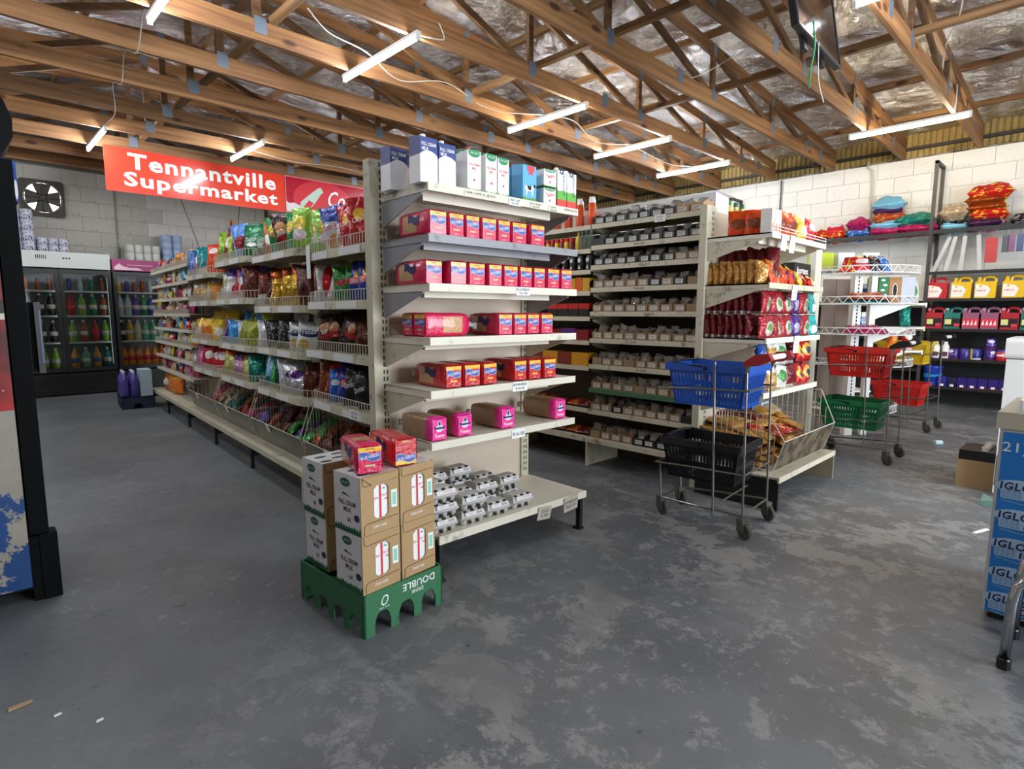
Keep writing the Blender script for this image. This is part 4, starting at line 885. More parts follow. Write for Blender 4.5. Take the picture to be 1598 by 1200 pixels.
ROWN = ['top shelf', 'second shelf', 'third shelf', 'fourth shelf']
CHIPS = {
 (0, 0): ['redlays', 'redlays', 'bluelays', 'bluelays', 'limelays', 'limelays'], (1, 0): ['limelays', 'greenlays', 'brown', 'greenlays', 'orange', 'brown', 'doritosg'], (2, 0): ['doritosg', 'ghost', 'lime', 'ghost', 'lime', 'maroonlay', 'lime'], (3, 0): ['redorange', 'redorange', 'teal', 'teal', 'redpk', 'blue'],
 (0, 1): ['simba', 'simba', 'simbag', 'simbag', 'redwhite', 'redwhite', 'brownwhite'], (1, 1): ['goldbrown', 'gold', 'gold', 'gold', 'gold', 'goldbrown', 'brownwhite'], (2, 1): ['maroon', 'clearpurple', 'redpk', 'clearpurple', 'whitegreen', 'whitegreen'], (3, 1): ['snacko', 'snack', 'yellow', 'snack', 'snacko', 'snack', 'snack'],
 (0, 2): ['goldbrown', 'darkbrown', 'darkbrown', 'darkbrown', 'brown', 'brown'], (1, 2): ['frimax', 'frimax', 'blackgrey', 'blackgrey', 'blackgrey', 'whitebag'], (2, 2): ['olive', 'olive', 'olive', 'bluewhite', 'bluewhite', 'purple'], (3, 2): ['yellow', 'yellow', 'orangebag', 'yellow', 'orangebag', 'yellow', 'whitebag'],
 (0, 3): ['doritosb', 'doritosb', 'doritosb', 'simba', 'blue5', 'ambry', 'ambry'], (1, 3): ['maroon', 'silver', 'silver', 'whitebag', 'darkteal', 'greenb', 'lightblue'], (2, 3): ['tealg', 'yelsilver', 'silverp', 'silverp', 'yelsilver', 'yelsilver'], (3, 3): ['redpk', 'redpk', 'redpk', 'redpk', 'magenta', 'pinkpk']}
def ordl(i): return ORD[i]
for (b, r_), L_ in sorted(CHIPS.items()):
    L = TB[b + 1] - TB[b]; n = len(L_); z = FZ[b][r_]
    gapz = (FZ[b][r_ - 1] - z) if r_ else .5
    for i, des in enumerate(L_):
        st = .27 if b == 0 else .10
        t_ = TB[b] + st + (L - st - .08) * (i + .5) / n + random.uniform(-.01, .01)
        kind = 'crisp' if r_ < 2 else ('small' if r_ == 2 and b not in (0,) else 'crisp')
        if b == 0 and r_ == 2: kind = 'fat'
        hs = min(1.08, (gapz - .06) / {'crisp': .27, 'small': .20, 'fat': .25}[kind]) * random.uniform(.9, 1.0)
        if (b, r_) == (2, 0) and des == 'maroonlay': hs *= 1.15
        sx = (L - .2) / n / {'crisp': .19, 'small': .145, 'fat': .20}[kind] * 1.12
        packet('crisp_packet', 'crisps', kind, des, WC(FS + .075 + random.uniform(0, .02), t_, z - .002), (R(random.uniform(-15, -3)), R(random.uniform(-13, 13)), PH - PI / 2 + R(random.uniform(24, 60))),
               f'{CN[des]} snack packet, {ordl(i)} from the right, {ROWN[r_]} of the {BAYN[b]} snack bay', 'snack packets on the crisp shelves', (min(1.15, sx), 1, hs), i + r_)
    # second rank behind, seen over and between the first
    for i in range(n - 1):
        des = L_[(i * 2 + 1) % n]; kind = 'crisp'; hs = min(1.1, (gapz - .045) / .27) * random.uniform(.95, 1.0)
        t_ = TB[b] + .14 + (L - .28) * (i + .75) / n
        packet('crisp_packet', 'crisps', kind, des, WC(FS + .20 + random.uniform(0, .03), t_, z - .002), (R(random.uniform(-8, -2)), R(random.uniform(-6, 6)), PH - PI / 2 + R(random.uniform(5, 35))),
               f'{CN[des]} packet, rear {ordl(i)} from the right, {ROWN[r_]}, {BAYN[b]} snack bay', 'snack packets on the crisp shelves', (.95, 1, hs), i + r_ + 1, word=False)
BINS = [['maroon', 'rust', 'maroon', 'rust', 'greenleaf', 'maroon'], ['maroon', 'maroon', 'rust', 'greenb', 'purple', 'greenleaf'], ['rust', 'rust', 'purple', 'maroon', 'magenta', 'darkteal'], ['magenta', 'tealg', 'darkteal', 'beige', 'beige', 'rust']]
for b in range(4):
    L = TB[b + 1] - TB[b]; k = 0
    for lay in range(3):
        for i in range(6):
            des = BINS[b][(i + lay) % 6]
            packet('snack_packet', 'snack', 'small', des, WC(.17 + .05 * lay + random.uniform(-.01, .02), TB[b] + .14 + (L - .28) * i / 5 + random.uniform(-.02, .02), .235 + .075 * lay),
                   (R(-58 + random.uniform(-10, 10)), R(random.uniform(-15, 15)), PH - PI / 2 + R(random.uniform(-25, 25))), f'{CN[des]} packet in the {BAYN[b]} wire bin, {["bottom", "middle", "top"][lay]} layer, {ORD[i]} from the right', 'packets in the wire dump bins', (1.05, 1, .85), i + lay, word=False)
# far bays: small groceries
FAR = ['cream', 'redpk', 'whitebag', 'pinkpk', 'yellow', 'magenta', 'blue', 'snack', 'beige', 'lightblue', 'maroon', 'snacko']
for b in (4, 5):
    L = TB[b + 1] - TB[b]
    for r_, z in enumerate(FLATZ):
        for i in range(6):
            des = FAR[(i * 5 + r_ * 3 + b * 2) % 12]; t_ = TB[b] + .1 + (L - .2) * (i + .5) / 6
            packet('grocery_packet', 'groceries', 'mini' if (i + r_) % 3 else 'small', des, WC(.155 + random.uniform(0, .03), t_, z - .003), (R(-5), R(random.uniform(-6, 6)), PH - PI / 2 + R(random.uniform(-15, 15))),
                   f'{CN[des]} grocery packet, {ORD[i]} from the right, {ORD[r_]} shelf down, {BAYN[b]} snack bay', 'small packets in the far bays', (1.3, 1.2, .8), i, word=False)

# ------------------------------------------------------------------ spice shelves (middle gondola, aisle side)
GX = 3.72
G2Z = [1.95, 1.785, 1.63, 1.455, 1.265, 1.05, .84, .645, .465]
G2Zb = [1.95, 1.765, 1.60, 1.43, 1.225, 1.03, .82, .47]
def shelf_run(t, y0, y1, zs, depth, m, green=None, brk=None):
    out = []
    for i, z in enumerate(zs):
        mm = greenshelf if i == green else m
        o = obj('shelf', MB().box((0, y0, z - .036), (.012, y1, z)).box((.012, y0, z - .014), (depth, y1, z - .004)), mm, t)
        for yy in (y0 + .004, y1 - .010): obj('bracket', MB().prism([(depth, z - .13), (depth, z - .02), (.06, z - .02), (.06, z - .04)], yy, yy + .006, 'y'), cream_d, o)
        out.append(o)
    return out
darkback = mat('dark_brown_back_panel', '#4b453c', .7, var=.2)  # dark brown panel behind the trays, slightly mottled
gon = []
for k, (ya, yb, zs, lab) in enumerate(((1.985, 2.925, G2Z, 'near bay of the cream spice gondola full of small display trays'), (2.935, 3.88, G2Zb, 'second bay of the spice gondola with tins and sauces'), (3.89, 4.84, G2Zb, 'third bay of the spice gondola hidden behind the bread shelves'))):
    t = thing('grocery_shelf_bay', lab, 'shelf unit', (GX, ya, 0), 0, 'bays of the spice gondola'); gon.append(t); L = yb - ya
    sh = shelf_run(t, 0.0, L, zs, .40, cream_d, 7 if k == 0 else None)
    if k == 0:
        for i, (s_, yy) in ((1, ('R3.00', .45)), (2, ('R5.00', .50)), (3, ('R4.00', .46)), (4, ('5.00', .55)), (5, ('5.00', .40)), (6, ('5.00', .5))): text(s_, .09, .018, ink, sh[i], (-.0008, L - yy, zs[i] - .018), (0, 0, -PI / 2))
        tagcard(sh[0], -.004, L - .62, 1.93, .09, .05, ['SPICES', 'R3-50'], rot=(0, 0, -PI / 2), th=.012)
    obj('base_shelf', MB().box((-.04, 0, .20), (-.028, L, .238)).box((-.028, 0, .22), (.42, L, .232)), cream_d, t)
    obj('leg', MB().box((-.03, L - .02, 0), (.40, L - .004, .2)), cream_d, t)
    obj('back_panel', MB().box((.41, .0, .0), (.43, L, 1.93)), darkback, t)
    if k: upright(t, .46, L - .055, 1.95, .06, .05, slots=False)
traym = mat('black_display_tray', '#1d1f22', .5, var=.15); trayg = mat('dark_green_display_tray', '#17332b', .5)
stick = mat('white_tray_sticker', '#cfccc4', .8, var=.06, vscale=60)
bagclear = clear('clear_spice_bag', '#b9b2aa', .30, .12)
def tray_mesh(m_):
    w_, d, h = .094, .16, .058
    mb = MB().box((-w_ / 2, 0, 0), (w_ / 2, .003, h)).box((-w_ / 2, d - .003, 0), (w_ / 2, d, h * 1.4)).box((-w_ / 2, .003, 0), (w_ / 2, d - .003, .003))
    for s in (-1, 1):
        x = s * w_ / 2; mb.prism([(.003, 0), (d - .003, 0), (d - .003, h * 1.4), (.045, h * 1.4), (.003, h)], min(x, x - s * .003), max(x, x - s * .003), 'x')
    return fix(mb.mesh('tray', [m_]))
sticker_me = fix(MB().box((-.030, -.001, -.016), (.030, 0, .016)).box((-.024, -.0016, .006), (.022, -.001, .009), 1).box((-.024, -.0016, -.001), (.016, -.001, .001), 1).box((-.024, -.0016, -.009), (.020, -.001, -.007), 1).mesh('sticker', [stick, ink]))
spfill = [mat('spice_fill_' + str(i), c, .6, bump=.6, bscale=90, var=.25, vscale=60) for i, c in enumerate(('#8a5a3a', '#6b5a3c', '#a08a72', '#70402c', '#b8ac98', '#5e5348'))]
def spice(y, z, kind, label, seed):
    rg = random.Random(seed)
    t = thing('spice_tray', label, 'display tray', (GX + .018 + rg.uniform(0, .008), y, z), -PI / 2 + R(rg.uniform(-3, 3)), 'display trays of spice bags')
    m_ = {'b': traym, 'g': trayg, 'c': board_d, 'k': board}[kind]
    inst('box', cached(('tray', kind), lambda: tray_mesh(m_)), t)
    if rg.random() < .93: inst('sticker', sticker_me, t, (rg.uniform(-.008, .008), -.0004, .030))
    for q in range(2):
        inst('spice_bag', bagm('mini', seed + q), t, (rg.uniform(-.008, .008), .055 + q * .055, .004), (R(rg.uniform(-18, 6)), R(rg.uniform(-10, 10)), R(rg.uniform(-15, 15))), (.70, 1.0, rg.uniform(.62, .82)), bagclear)
        inst('spice', cached('spiceheap', lambda: fix(MB().lathe([(.030, 0), (.036, .02), (.030, .045), (.012, .058)], 10).mesh('spice', [None], True))), t, (0, .055 + q * .055, .004), 0, (1.05, .6, rg.uniform(.8, 1.25)), spfill[rg.randrange(6)])
    return t
KIND = ['bbgbgbbkk', 'bbggbbbbb', 'bbbbbbbcc', 'cccccbcbc', 'ccccccccc', 'ccccccccc', 'ccccccccc', 'ccccccccc', 'ccbcccccb', 'ccccbbbcc']
for r_ in range(10):
    z = (G2Z + [.238])[r_] - .0035
    for i in range(9):
        y = 1.985 + .052 + i * .1035
        hm = .11 if r_ == 0 else 1
        kd = KIND[r_][8 - i] if r_ else KIND[0][8 - i]
        spice(y, z, kd, f'{ {"b": "black", "g": "dark green", "c": "cardboard", "k": "brown"}[kd] } spice tray, {ORD[i]} from the cream upright, {ORD[r_]} shelf down of the middle gondola', r_ * 9 + i)
whitesheet = mat('white_sheet', '#dededd', .7)
o = obj('box', MB().box((0, 0, 0), (.20, .28, .15)).hexa([(-.01, -.03, .15), (.21, -.05, .13), (.22, .0, .135), (.0, .0, .152)], [(-.01, -.03, .153), (.21, -.05, .133), (.22, .0, .138), (.0, .0, .155)]), whitesheet, loc=(GX + .20, 1.99, 1.9475)); tag(o, 'white box with open flap on top of the spice gondola beside the upright', 'box')
for i in range(3):
    o = obj('box', MB().box((0, 0, 0), (.16, .30, .13)), whitesheet, loc=(GX + .21, 2.31 + i * .315, 1.9475)); tag(o, f'plain white box behind the top trays of the gondola, {ORD[i]} after the open one', 'box', 'white boxes on the gondola top')
# second bay goods
orangec, redc, yelc = mat('orange_can', '#d24f1d', .35, .2), mat('red_lid', '#c02a20', .4), mat('yellow_jar', '#d2b12a', .4)
glassb = clear('clear_glass_bottle', '#9aa89a', .25, .08)
def lathe_thing(name, prof, mats_, loc, label, cat, group, n=14):
    key = ('lathe', name, tuple(prof))
    o = inst(name, cached(key, lambda: fix(MB().lathe(prof, n).mesh(name, [None] * len(mats_), True))), None, loc, random.uniform(0, 6), m=mats_)
    me = o.data
    return tag(o, label, cat, group)
CAN = [(.030, 0), (.031, .004), (.031, .17), (.026, .182), (.024, .186, 1), (.024, .225, 1), (.021, .23, 1)]
for i in range(8): lathe_thing('aerosol_can', CAN, [orangec, capw], (GX + .06 + (i % 2) * .09, 2.97 + .033 * i * 1.9, 1.9475), f'orange aerosol can with white cap, {ORD[i]} from the spice trays, on the gondola top', 'aerosol can', 'orange aerosol cans')
JAR = [(.022, 0), (.023, .003), (.023, .075), (.020, .08), (.021, .082, 1), (.021, .11, 1)]
for i in range(7): lathe_thing('spice_jar', JAR, [yelc if i % 2 else mat('brown_jar', '#7c2a1c', .4), redc], (GX + .04, 3.16 + .052 * i, G2Zb[1] - .003), f'small spice jar with red lid, {ORD[i]} on the second bay second shelf', 'jar', 'spice jars with red lids')
BOT = [(.026, 0), (.028, .004), (.028, .09), (.012, .12), (.012, .14), (.014, .142, 1), (.014, .158, 1)]
lathe_thing('mustard_bottle', BOT, [yelc, yelc], (GX + .045, 3.09, G2Zb[1] - .003), 'yellow squeeze bottle beside the clear glass bottles', 'bottle', None)
for i in range(3): lathe_thing('glass_bottle', BOT, [glassb, silveri], (GX + .045, 2.965 + .045 * i, G2Zb[1] - .003), f'clear glass bottle with silver lid, {ORD[i]} from the spice trays', 'bottle', 'clear glass bottles')
TIN = [(.036, 0), (.037, .003), (.037, .125), (.034, .13, 1), (.030, .131, 1)]
for i in range(5):
    o = lathe_thing('black_canister', TIN, [blackp, blackm], (GX + .055, 2.975 + .085 * i, G2Zb[2] - .003), f'black canister with white emblem, {ORD[i]} from the spice trays', 'canister', 'black canisters')
    o.rotation_euler = (0, 0, 0); plate('emblem', disc(12, .016, .018), stick, o, (-.0375, 0, .085), (0, 0, -PI / 2), key='canemb', t=.0008); plate('emblem', [(-.014, -.02), (.014, -.02), (.0, .012)], stick, o, (-.0375, 0, .035), (0, 0, -PI / 2), key='canemb2', t=.0008)
def box_thing(name, sx, sy, sz, m_, loc, label, cat='box', group=None, rz=0):
    key = ('bx', sx, sy, sz); o = inst(name, cached(key, lambda: fix(MB().box((0, 0, 0), (sx, sy, sz)).mesh(name, [None]))), None, loc, rz, m=m_); return tag(o, label, cat, group)
boxd = [pack('#c79a2a', blob='#1c1a14', bc=(.5, .55), br=(.45, .32), foil=0), pack('#d35a1e', blob='#e9e0d4', bc=(.5, .6), br=(.4, .22), foil=0), pack('#17161a', top='#b4201f', tz=.6, foil=0), pack('#54297a', blob='#2a1440', bc=(.5, .8), br=(.4, .3), foil=0), pack('#7d1420', blob='#c9c2c2', bc=(.5, .7), br=(.16, .12), foil=0), pack('#c88a1c', blob='#3a2412', bc=(.5, .35), br=(.42, .26), foil=0), pack('#7a2e1a', blob='#3a1a10', bc=(.5, .5), br=(.4, .3), foil=0)]
for r_, items in ((3, [(0, .075, .11), (1, .07, .115), (0, .075, .11), (1, .07, .115), (0, .07, .11)]), (4, [(2, .11, .11), (2, .11, .11), (2, .12, .11), (2, .12, .11)]), (5, [(4, .14, .09), (3, .16, .10), (4, .14, .09), (3, .16, .1)]), (6, [(5, .18, .11), (6, .15, .11), (5, .18, .11), (6, .15, .11)])):
    y = 2.955
    for i, (d_, wy, hh) in enumerate(items):
        box_thing('grocery_box', .12, wy - .006, hh, boxd[d_], (GX + .02, y, G2Zb[r_] - .003), f'{["mustard", "orange", "black and red", "purple", "dark red", "amber", "brown"][d_]} grocery carton, {ORD[i]} from the spice trays, {ORD[r_]} shelf down, second bay', 'box', 'cartons in the second bay'); y += wy
for r_, z in ((7, G2Zb[7]), (8, .238)):
    for i in range(7):
        packet('sauce_packet', 'packet', 'slab', ['maroon', 'rust', 'maroon', 'ambry', 'rust', 'beige', 'maroon'][i], (GX + .03, 3.0 + .13 * i, z + .012), (R(-80), 0, -PI / 2 + R(random.uniform(-10, 10))), f'shiny brown packet lying flat, {ORD[i]} from the spice trays, {["seventh", "lowest"][r_ - 7]} shelf of the second bay', 'flat packets in the second bay', (.5, .55, .7), i, word=False)

# ------------------------------------------------------------------ end bay of the spice gondola, facing the camera
E0 = (3.69, 1.93)
eb = thing('end_shelf_unit', 'cream end shelf unit with biscuits, sachets and a wire bin of pasta', 'shelf unit', (E0[0], E0[1], 0), 0)
upright(eb, .07, 0, 1.975, .14, .05); upright(eb, 1.05, 0.0, 1.95, .05, .05)
obj('back_panel', MB().box((.14, .02, .2), (1.03, .04, 1.95)), backp, eb)
EZ = [1.76, 1.447, 1.095, .74]
esh = [flat_shelf(eb, .02 + (.0), 1.0, -.43, 0.0, z, cream if i != 1 else cream_d, bm=cream_d) for i, z in enumerate(EZ)]
stuff(obj('wire_rail', MB().tube([(.03, -.425, 1.80), (1.0, -.425, 1.80)], .003, 5).tube([(.03, -.425, 1.78), (1.0, -.425, 1.78)], .003, 5).tube([(.03, -.425, 1.76), (.03, -.425, 1.80)], .003, 5).tube([(1.0, -.425, 1.76), (1.0, -.425, 1.80)], .003, 5), whitewire, esh[0]))
for i, (si, x, ww, hh) in enumerate(((0, .20, .085, .10), (0, .34, .085, .11), (1, .43, .09, .10), (2, .52, .095, .12))): tagcard(esh[si], x, -.434, EZ[si] - .055, ww, hh, ['R15-00'] if si else [], rot=(R(4), 0, 0), th=.013)
obj('base_shelf', MB().box((-.02, -.575, .185), (1.06, -.563, .222)).box((-.02, -.563, .205), (1.06, 0, .218)), cream_d, eb)
obj('leg', MB().box((-.018, -.57, 0), (.0, 0, .2)), blackm, eb); obj('leg', MB().box((1.04, -.57, 0), (1.056, 0, .2)), mat('dirty_cream_leg', '#8d836a', .7, var=.2), eb)
wb_ = obj('wire_bin', MB().tube([(.06, -.50, .235), (.06, -.565, .44), (.06, -.46, .60), (.06, -.08, .60), (.06, -.08, .235), (.06, -.50, .235)], .004, 5).tube([(1.02, -.50, .235), (1.02, -.565, .44), (1.02, -.46, .68), (1.02, -.08, .68), (1.02, -.08, .235), (1.02, -.50, .235)], .004, 5).tube([(.06, -.565, .44), (1.02, -.565, .44)], .004, 5), wire, eb)
g = MB()
for xx, zt in ((.06, .60), (1.02, .68)):
    for k in range(11):
        y = -.10 - .04 * k; g.bar((xx, y, .235), (xx, y, zt if y > -.46 else .55), .004)
for k in range(21): g.bar((.10 + .045 * k, -.08, .235), (.10 + .045 * k, -.08, .64), .004)
for z in (.34, .48): g.bar((.06, -.5, z), (.06, -.08, z), .004); g.bar((1.02, -.5, z), (1.02, -.08, z), .004)
stuff(obj('bin_wires', g, wire, wb_))
obj('front_panel', MB().hexa([(.065, -.503, .237), (1.015, -.503, .237), (1.015, -.500, .237), (.065, -.500, .237)], [(.065, -.568, .44), (1.015, -.568, .44), (1.015, -.565, .44), (.065, -.565, .44)]), mat('worn_brown_panel', '#675a44', .7, var=.25, dirt='#332b1e', dscale=9, dthr=.50), wb_)
def ep(name, cat, kind, des, x, y, z, rx, ry, rz, label, group, sc, seed=0): return packet(name, cat, kind, des, (E0[0] + x, E0[1] + y, z), (R(rx), R(ry), R(rz)), label, group, sc, seed, word=False)
D.update(biscuit=pack('#b5813f', spots='#d7b070', foil=.25), orangebox=pack('#d84a12', blob='#7d3a1c', bc=(.45, .45), br=(.34, .2), foil=.05), sachet=pack('#6e1d24', spots='#4f1218', bot='#c9b7b4', bz=.14, foil=.2), facepk=pack('#9c1d2a', blob='#bdbfae', bc=(.58, .42), br=(.26, .30), blob2='#6d8f4e', b2c=(.6, .46), b2r=(.16, .16), foil=.3, spots='#6e141e'), purplepk=pack('#43266f', blob='#b7aec4', bc=(.5, .4), br=(.24, .22), foil=.3), tealpk=pack('#1f9a9c', top='#2ab3b0', tz=.7, blob='#e6ecec', bc=(.5, .3), br=(.3, .2), foil=.2), noodle=pack('#d6401e', top='#efb830', tz=.72, blob='#26305f', bc=(.5, .45), br=(.3, .16), foil=.2), beanpk=pack('#c79a52', top='#e9e6de', tz=.75, foil=.3, spots='#a56a3a'), greenpk=pack('#dfe2da', blob='#4a8a4f', bc=(.4, .55), br=(.3, .25), foil=.3), bluepk=pack('#2c57a8', blob='#c78a6a', bc=(.5, .35), br=(.3, .25), foil=.3), redgold=pack('#b8131e', blob='#e4b64a', bc=(.5, .55), br=(.42, .3), blob2='#24305e', b2c=(.5, .5), b2r=(.2, .16), foil=.3), pasta=pack('#b8863c', spots='#d9b06a', foil=.35), pastared=pack('#b01c20', spots='#d9b06a', foil=.3, top='#d8c08a', tz=.7))
CN.update(biscuit='golden brown', orangebox='orange', sachet='dark red', facepk='red and white', purplepk='purple', tealpk='teal', noodle='red and yellow', beanpk='tan', greenpk='pale green', bluepk='blue', redgold='red and gold', pasta='golden', pastared='red')
random.seed(31)
for i, (x, y, des) in enumerate(((.12, -.17, 'orangebox'), (.14, -.27, 'orangebox'), (.30, -.37, 'orangebox'), (.45, -.37, 'orangebox'), (.62, -.38, 'yellow'), (.80, -.38, 'redpk'))): ep('snack_pouch', 'pouch', 'small', des, x, y, 1.757, -4, 0, -60 if i < 2 else random.uniform(-10, 10), f'{CN[des]} pouch, {ORD[i]} from the left on the top of the end shelf unit', 'pouches on the end unit top', (1.0, 1.3, .85), i)
for i in range(3): box_thing('seasoning_box', .045, .07, .15, pack('#e3e0da', blob='#e07a2a', bc=(.5, .25), br=(.36, .18), foil=0), (E0[0] + .05 + .052 * i, E0[1] - .41, 1.7575), f'tall white box with orange picture, {ORD[i]} from the left, end unit top', 'box', 'tall white seasoning boxes')
OIL = [(.040, 0), (.042, .005), (.042, .15), (.034, .19), (.014, .235), (.014, .255), (.017, .257, 1), (.017, .285, 1)]
oilm = mat('yellow_cooking_oil', '#d9c34a', .15, coat=.8)
oil_sh = shelf_run(eb, .05, .95, [1.80], .38, cream) if False else None
for i in range(6): lathe_thing('oil_bottle', OIL, [oilm, mat('green_cap', '#1e6b45', .4)], (E0[0] + .56 + .0 + (i % 3) * .11, E0[1] + .12 + (i // 3) * .12, 1.787 if False else 1.80), f'yellow cooking oil bottle with green cap, {ORD[i % 3]} in the {["front", "rear"][i // 3]} row', 'bottle', 'cooking oil bottles')
obj('top_board', MB().box((.46, .05, 1.775), (1.05, .40, 1.798)), cream, eb)
for i in range(8): ep('biscuit_packet', 'biscuits', 'small', 'biscuit', .10, -.035 - .047 * i, 1.444, -6, 0, -28, f'golden brown biscuit packet standing edge on, {ORD[i]} from the upright on the end unit', 'biscuit packets', (.95, 1.0, .75), i)
for i in range(6): ep('jelly_packet', 'packet', 'mini', 'sachet', .24, -.03 - .065 * i, 1.444, -3, 0, -55, f'dark red packet, {ORD[i]} in the rear row behind the biscuits on the end unit', 'dark red packets behind the biscuits', (.8, 1.3, 1.72), i)
for i, des in enumerate(('orangebox', 'orangebox', 'noodle', 'noodle', 'yellow', 'noodle', 'redgold')): ep('noodle_packet', 'packet', 'small', des, .16 + .12 * i, -.385, 1.444, -10 - i * 5, 6 * i, random.uniform(-10, 25), f'{CN[des]} noodle packet, {ORD[i]} right of the biscuit packets', 'noodle packets', (.9, 1.1, .80 - .03 * i), i)
for tier in range(2):
    for i in range(13):
        des = 'sachet' if i < 7 else ['facepk', 'facepk', 'facepk', 'purplepk', 'facepk', 'tealpk'][i - 7]
        x, y, rz = (.065 + .012 * tier, -.04 - .047 * i, -22) if i < 7 else (.10 + .165 * (i - 7), -.395 + .01 * tier, random.uniform(-14, 6))
        ep('sweet_packet', 'sweets', 'small', des, x, y, 1.092 + .158 * tier, -5, 0, rz, f'{CN[des]} hanging sachet, {ORD[i]} from the left, {["lower", "upper"][tier]} tier of the third end shelf', 'sachets on the third end shelf', (.82 if i < 7 else 1.1, .8, .76), i)
for i, des in enumerate(('beanpk', 'beanpk', 'beanpk', 'greenpk', 'bluepk', 'beanpk', 'greenpk', 'sachet', 'redgold', 'redgold')):
    for tier in range(2 if i > 3 else 1):
        x, y, rz = (.07, -.08 - .09 * i, -30) if i < 4 else (.10 + .155 * (i - 4), -.39 + .01 * tier, random.uniform(-10, 8))
        ep('bean_packet', 'packet', 'small', des, x, y, .737 + .165 * tier, -5, random.uniform(-4, 4), rz, f'{CN[des]} clear packet, {ORD[i]} from left, {["lower", "upper"][tier]} tier, fourth end shelf', 'clear packets on the fourth end shelf', (1.0, 1.1, .80), i)
for lay in range(5):
    for i in range(7):
        des = ('pastared' if i in (3, 4, 5) else 'pasta') if lay == 2 else ('maroon' if lay == 4 and i in (2, 3) else 'pastared' if lay == 3 and i == 2 else 'beige' if lay == 4 and i > 4 else 'pasta')
        ep('pasta_packet', 'pasta', 'flat', des, .14 + .132 * i, (-.43 + .03 * lay if lay < 3 else -.30 + .02 * lay) + random.uniform(-.02, .02), .245 + .058 * lay + .004 * i, -76 + random.uniform(-8, 8), random.uniform(-6, 6), random.uniform(-25, 25), f'{CN[des]} packet in the end unit wire bin, {["bottom", "second", "third", "fourth", "top"][lay]} layer, {ORD[i]} from left', 'pasta packets in the wire bin', (.95, 1.2, 1.25), i + lay)
for i, (c_, x, z) in enumerate((('#4fa88f', .62, .226), ('#a9c4d8', .78, .226), ('#a9c4d8', .78, .34), ('#4fa88f', .62, .34), ('#a9c4d8', .78, .454), ('#3c6fa0', .62, .454))):
    o = box_thing('bar_box', .145, .10, .110, pack(c_, blob='#26304a', bc=(.5, .75), br=(.3, .14), foil=0), (E0[0] + x, E0[1] - .185 + .075, z), f'{["mint", "pale blue", "pale blue", "mint", "pale blue", "blue"][i]} box behind the pasta, {["bottom left", "bottom right", "middle right", "middle left", "top right", "top left"][i]} of the pile', 'box', 'boxes piled behind the pasta')

# ------------------------------------------------------------------ shopping carts with two baskets each
def basket_mesh():
    """tapered plastic basket, long side along y; x 0..W, y 0..L, base at z 0"""
    Wt, Lt, Hh, Wb, Lb = .335, .475, .245, .27, .40
    mb = MB()
    def P(side, u, z):      # u 0..1 along a wall
        k = z / Hh; W_, L_ = Wb + (Wt - Wb) * k, Lb + (Lt - Lb) * k
        x0, x1, y0, y1 = -W_ / 2, W_ / 2, -L_ / 2, L_ / 2
        return {0: (x0, y0 + (y1 - y0) * u, z), 1: (x1, y0 + (y1 - y0) * u, z), 2: (x0 + (x1 - x0) * u, y0, z), 3: (x0 + (x1 - x0) * u, y1, z)}[side]
    th = .004; nrm = {0: Vector((th, 0, 0)), 1: Vector((-th, 0, 0)), 2: Vector((0, th, 0)), 3: Vector((0, -th, 0))}
    def quad(side, u0, u1, z0, z1):
        a = [Vector(P(side, u, z)) for u, z in ((u0, z0), (u1, z0), (u1, z1), (u0, z1))]; b = [p + nrm[side] for p in a]
        mb.add(a + b, [(0, 1, 2, 3), (7, 6, 5, 4), (0, 4, 5, 1), (1, 5, 6, 2), (2, 6, 7, 3), (3, 7, 4, 0)])
    for side in range(4):
        n = 20 if side < 2 else 14
        for z0, z1 in ((0, .02), (.085, .115), (.185, .245)): quad(side, 0, 1, z0, z1)
        for k in range(n):
            u = (k + .25) / n
            for z0, z1 in ((.02, .085), (.115, .185)): quad(side, u, u + .5 / n, z0, z1)
        quad(side, 0, .03, 0, Hh); quad(side, .97, 1, 0, Hh)
    # rolled rim
    for z0, z1, o in ((.205, .245, .012),):
        W_, L_ = Wt / 2 + o, Lt / 2 + o; Wi, Li = Wt / 2 - .004, Lt / 2 - .004
        mb.box((-W_, -L_, z0), (-Wi, L_, z1)).box((Wi, -L_, z0), (W_, L_, z1)).box((-Wi, -L_, z0), (Wi, -Li, z1)).box((-Wi, Li, z0), (Wi, L_, z1))
    for k in range(9): mb.box((-Wb / 2, -Lb / 2 + k * Lb / 8 - .008, 0), (Wb / 2, -Lb / 2 + k * Lb / 8 + .008, .004))
    for k in range(6): mb.box((-Wb / 2 + k * Wb / 5 - .008, -Lb / 2, 0), (-Wb / 2 + k * Wb / 5 + .008, Lb / 2, .004))
    return fix(mb.mesh('body', [None]))
bask = basket_mesh()
def basket(loc, rz, m_, label, grp='plastic shopping baskets'):
    t = thing('shopping_basket', label, 'basket', loc, rz, grp)
    inst('body', bask, t, m=m_)
    for x in (-.183, .183): obj('handle_pivot', MB().lathe([(.011, 0), (.011, .006)], 10), blackp, t, (x - (.003 if x < 0 else 0), 0, .222), (0, R(90), 0))
    obj('handle', MB().tube([(-.176, .02, .232), (-.172, .20, .247), (-.05, .225, .250), (.05, .225, .250), (.172, .20, .247), (.176, .02, .232)], .007, 6), blackp, t)
    return t
chrome = mat('dull_chrome_wire', '#8f8c86', .3, .9, var=.12, vscale=30); castm = mat('grey_castor', '#5c5a52', .6, .3, var=.2); tyrem = mat('grey_wheel_rubber', '#46443e', .7, var=.2)
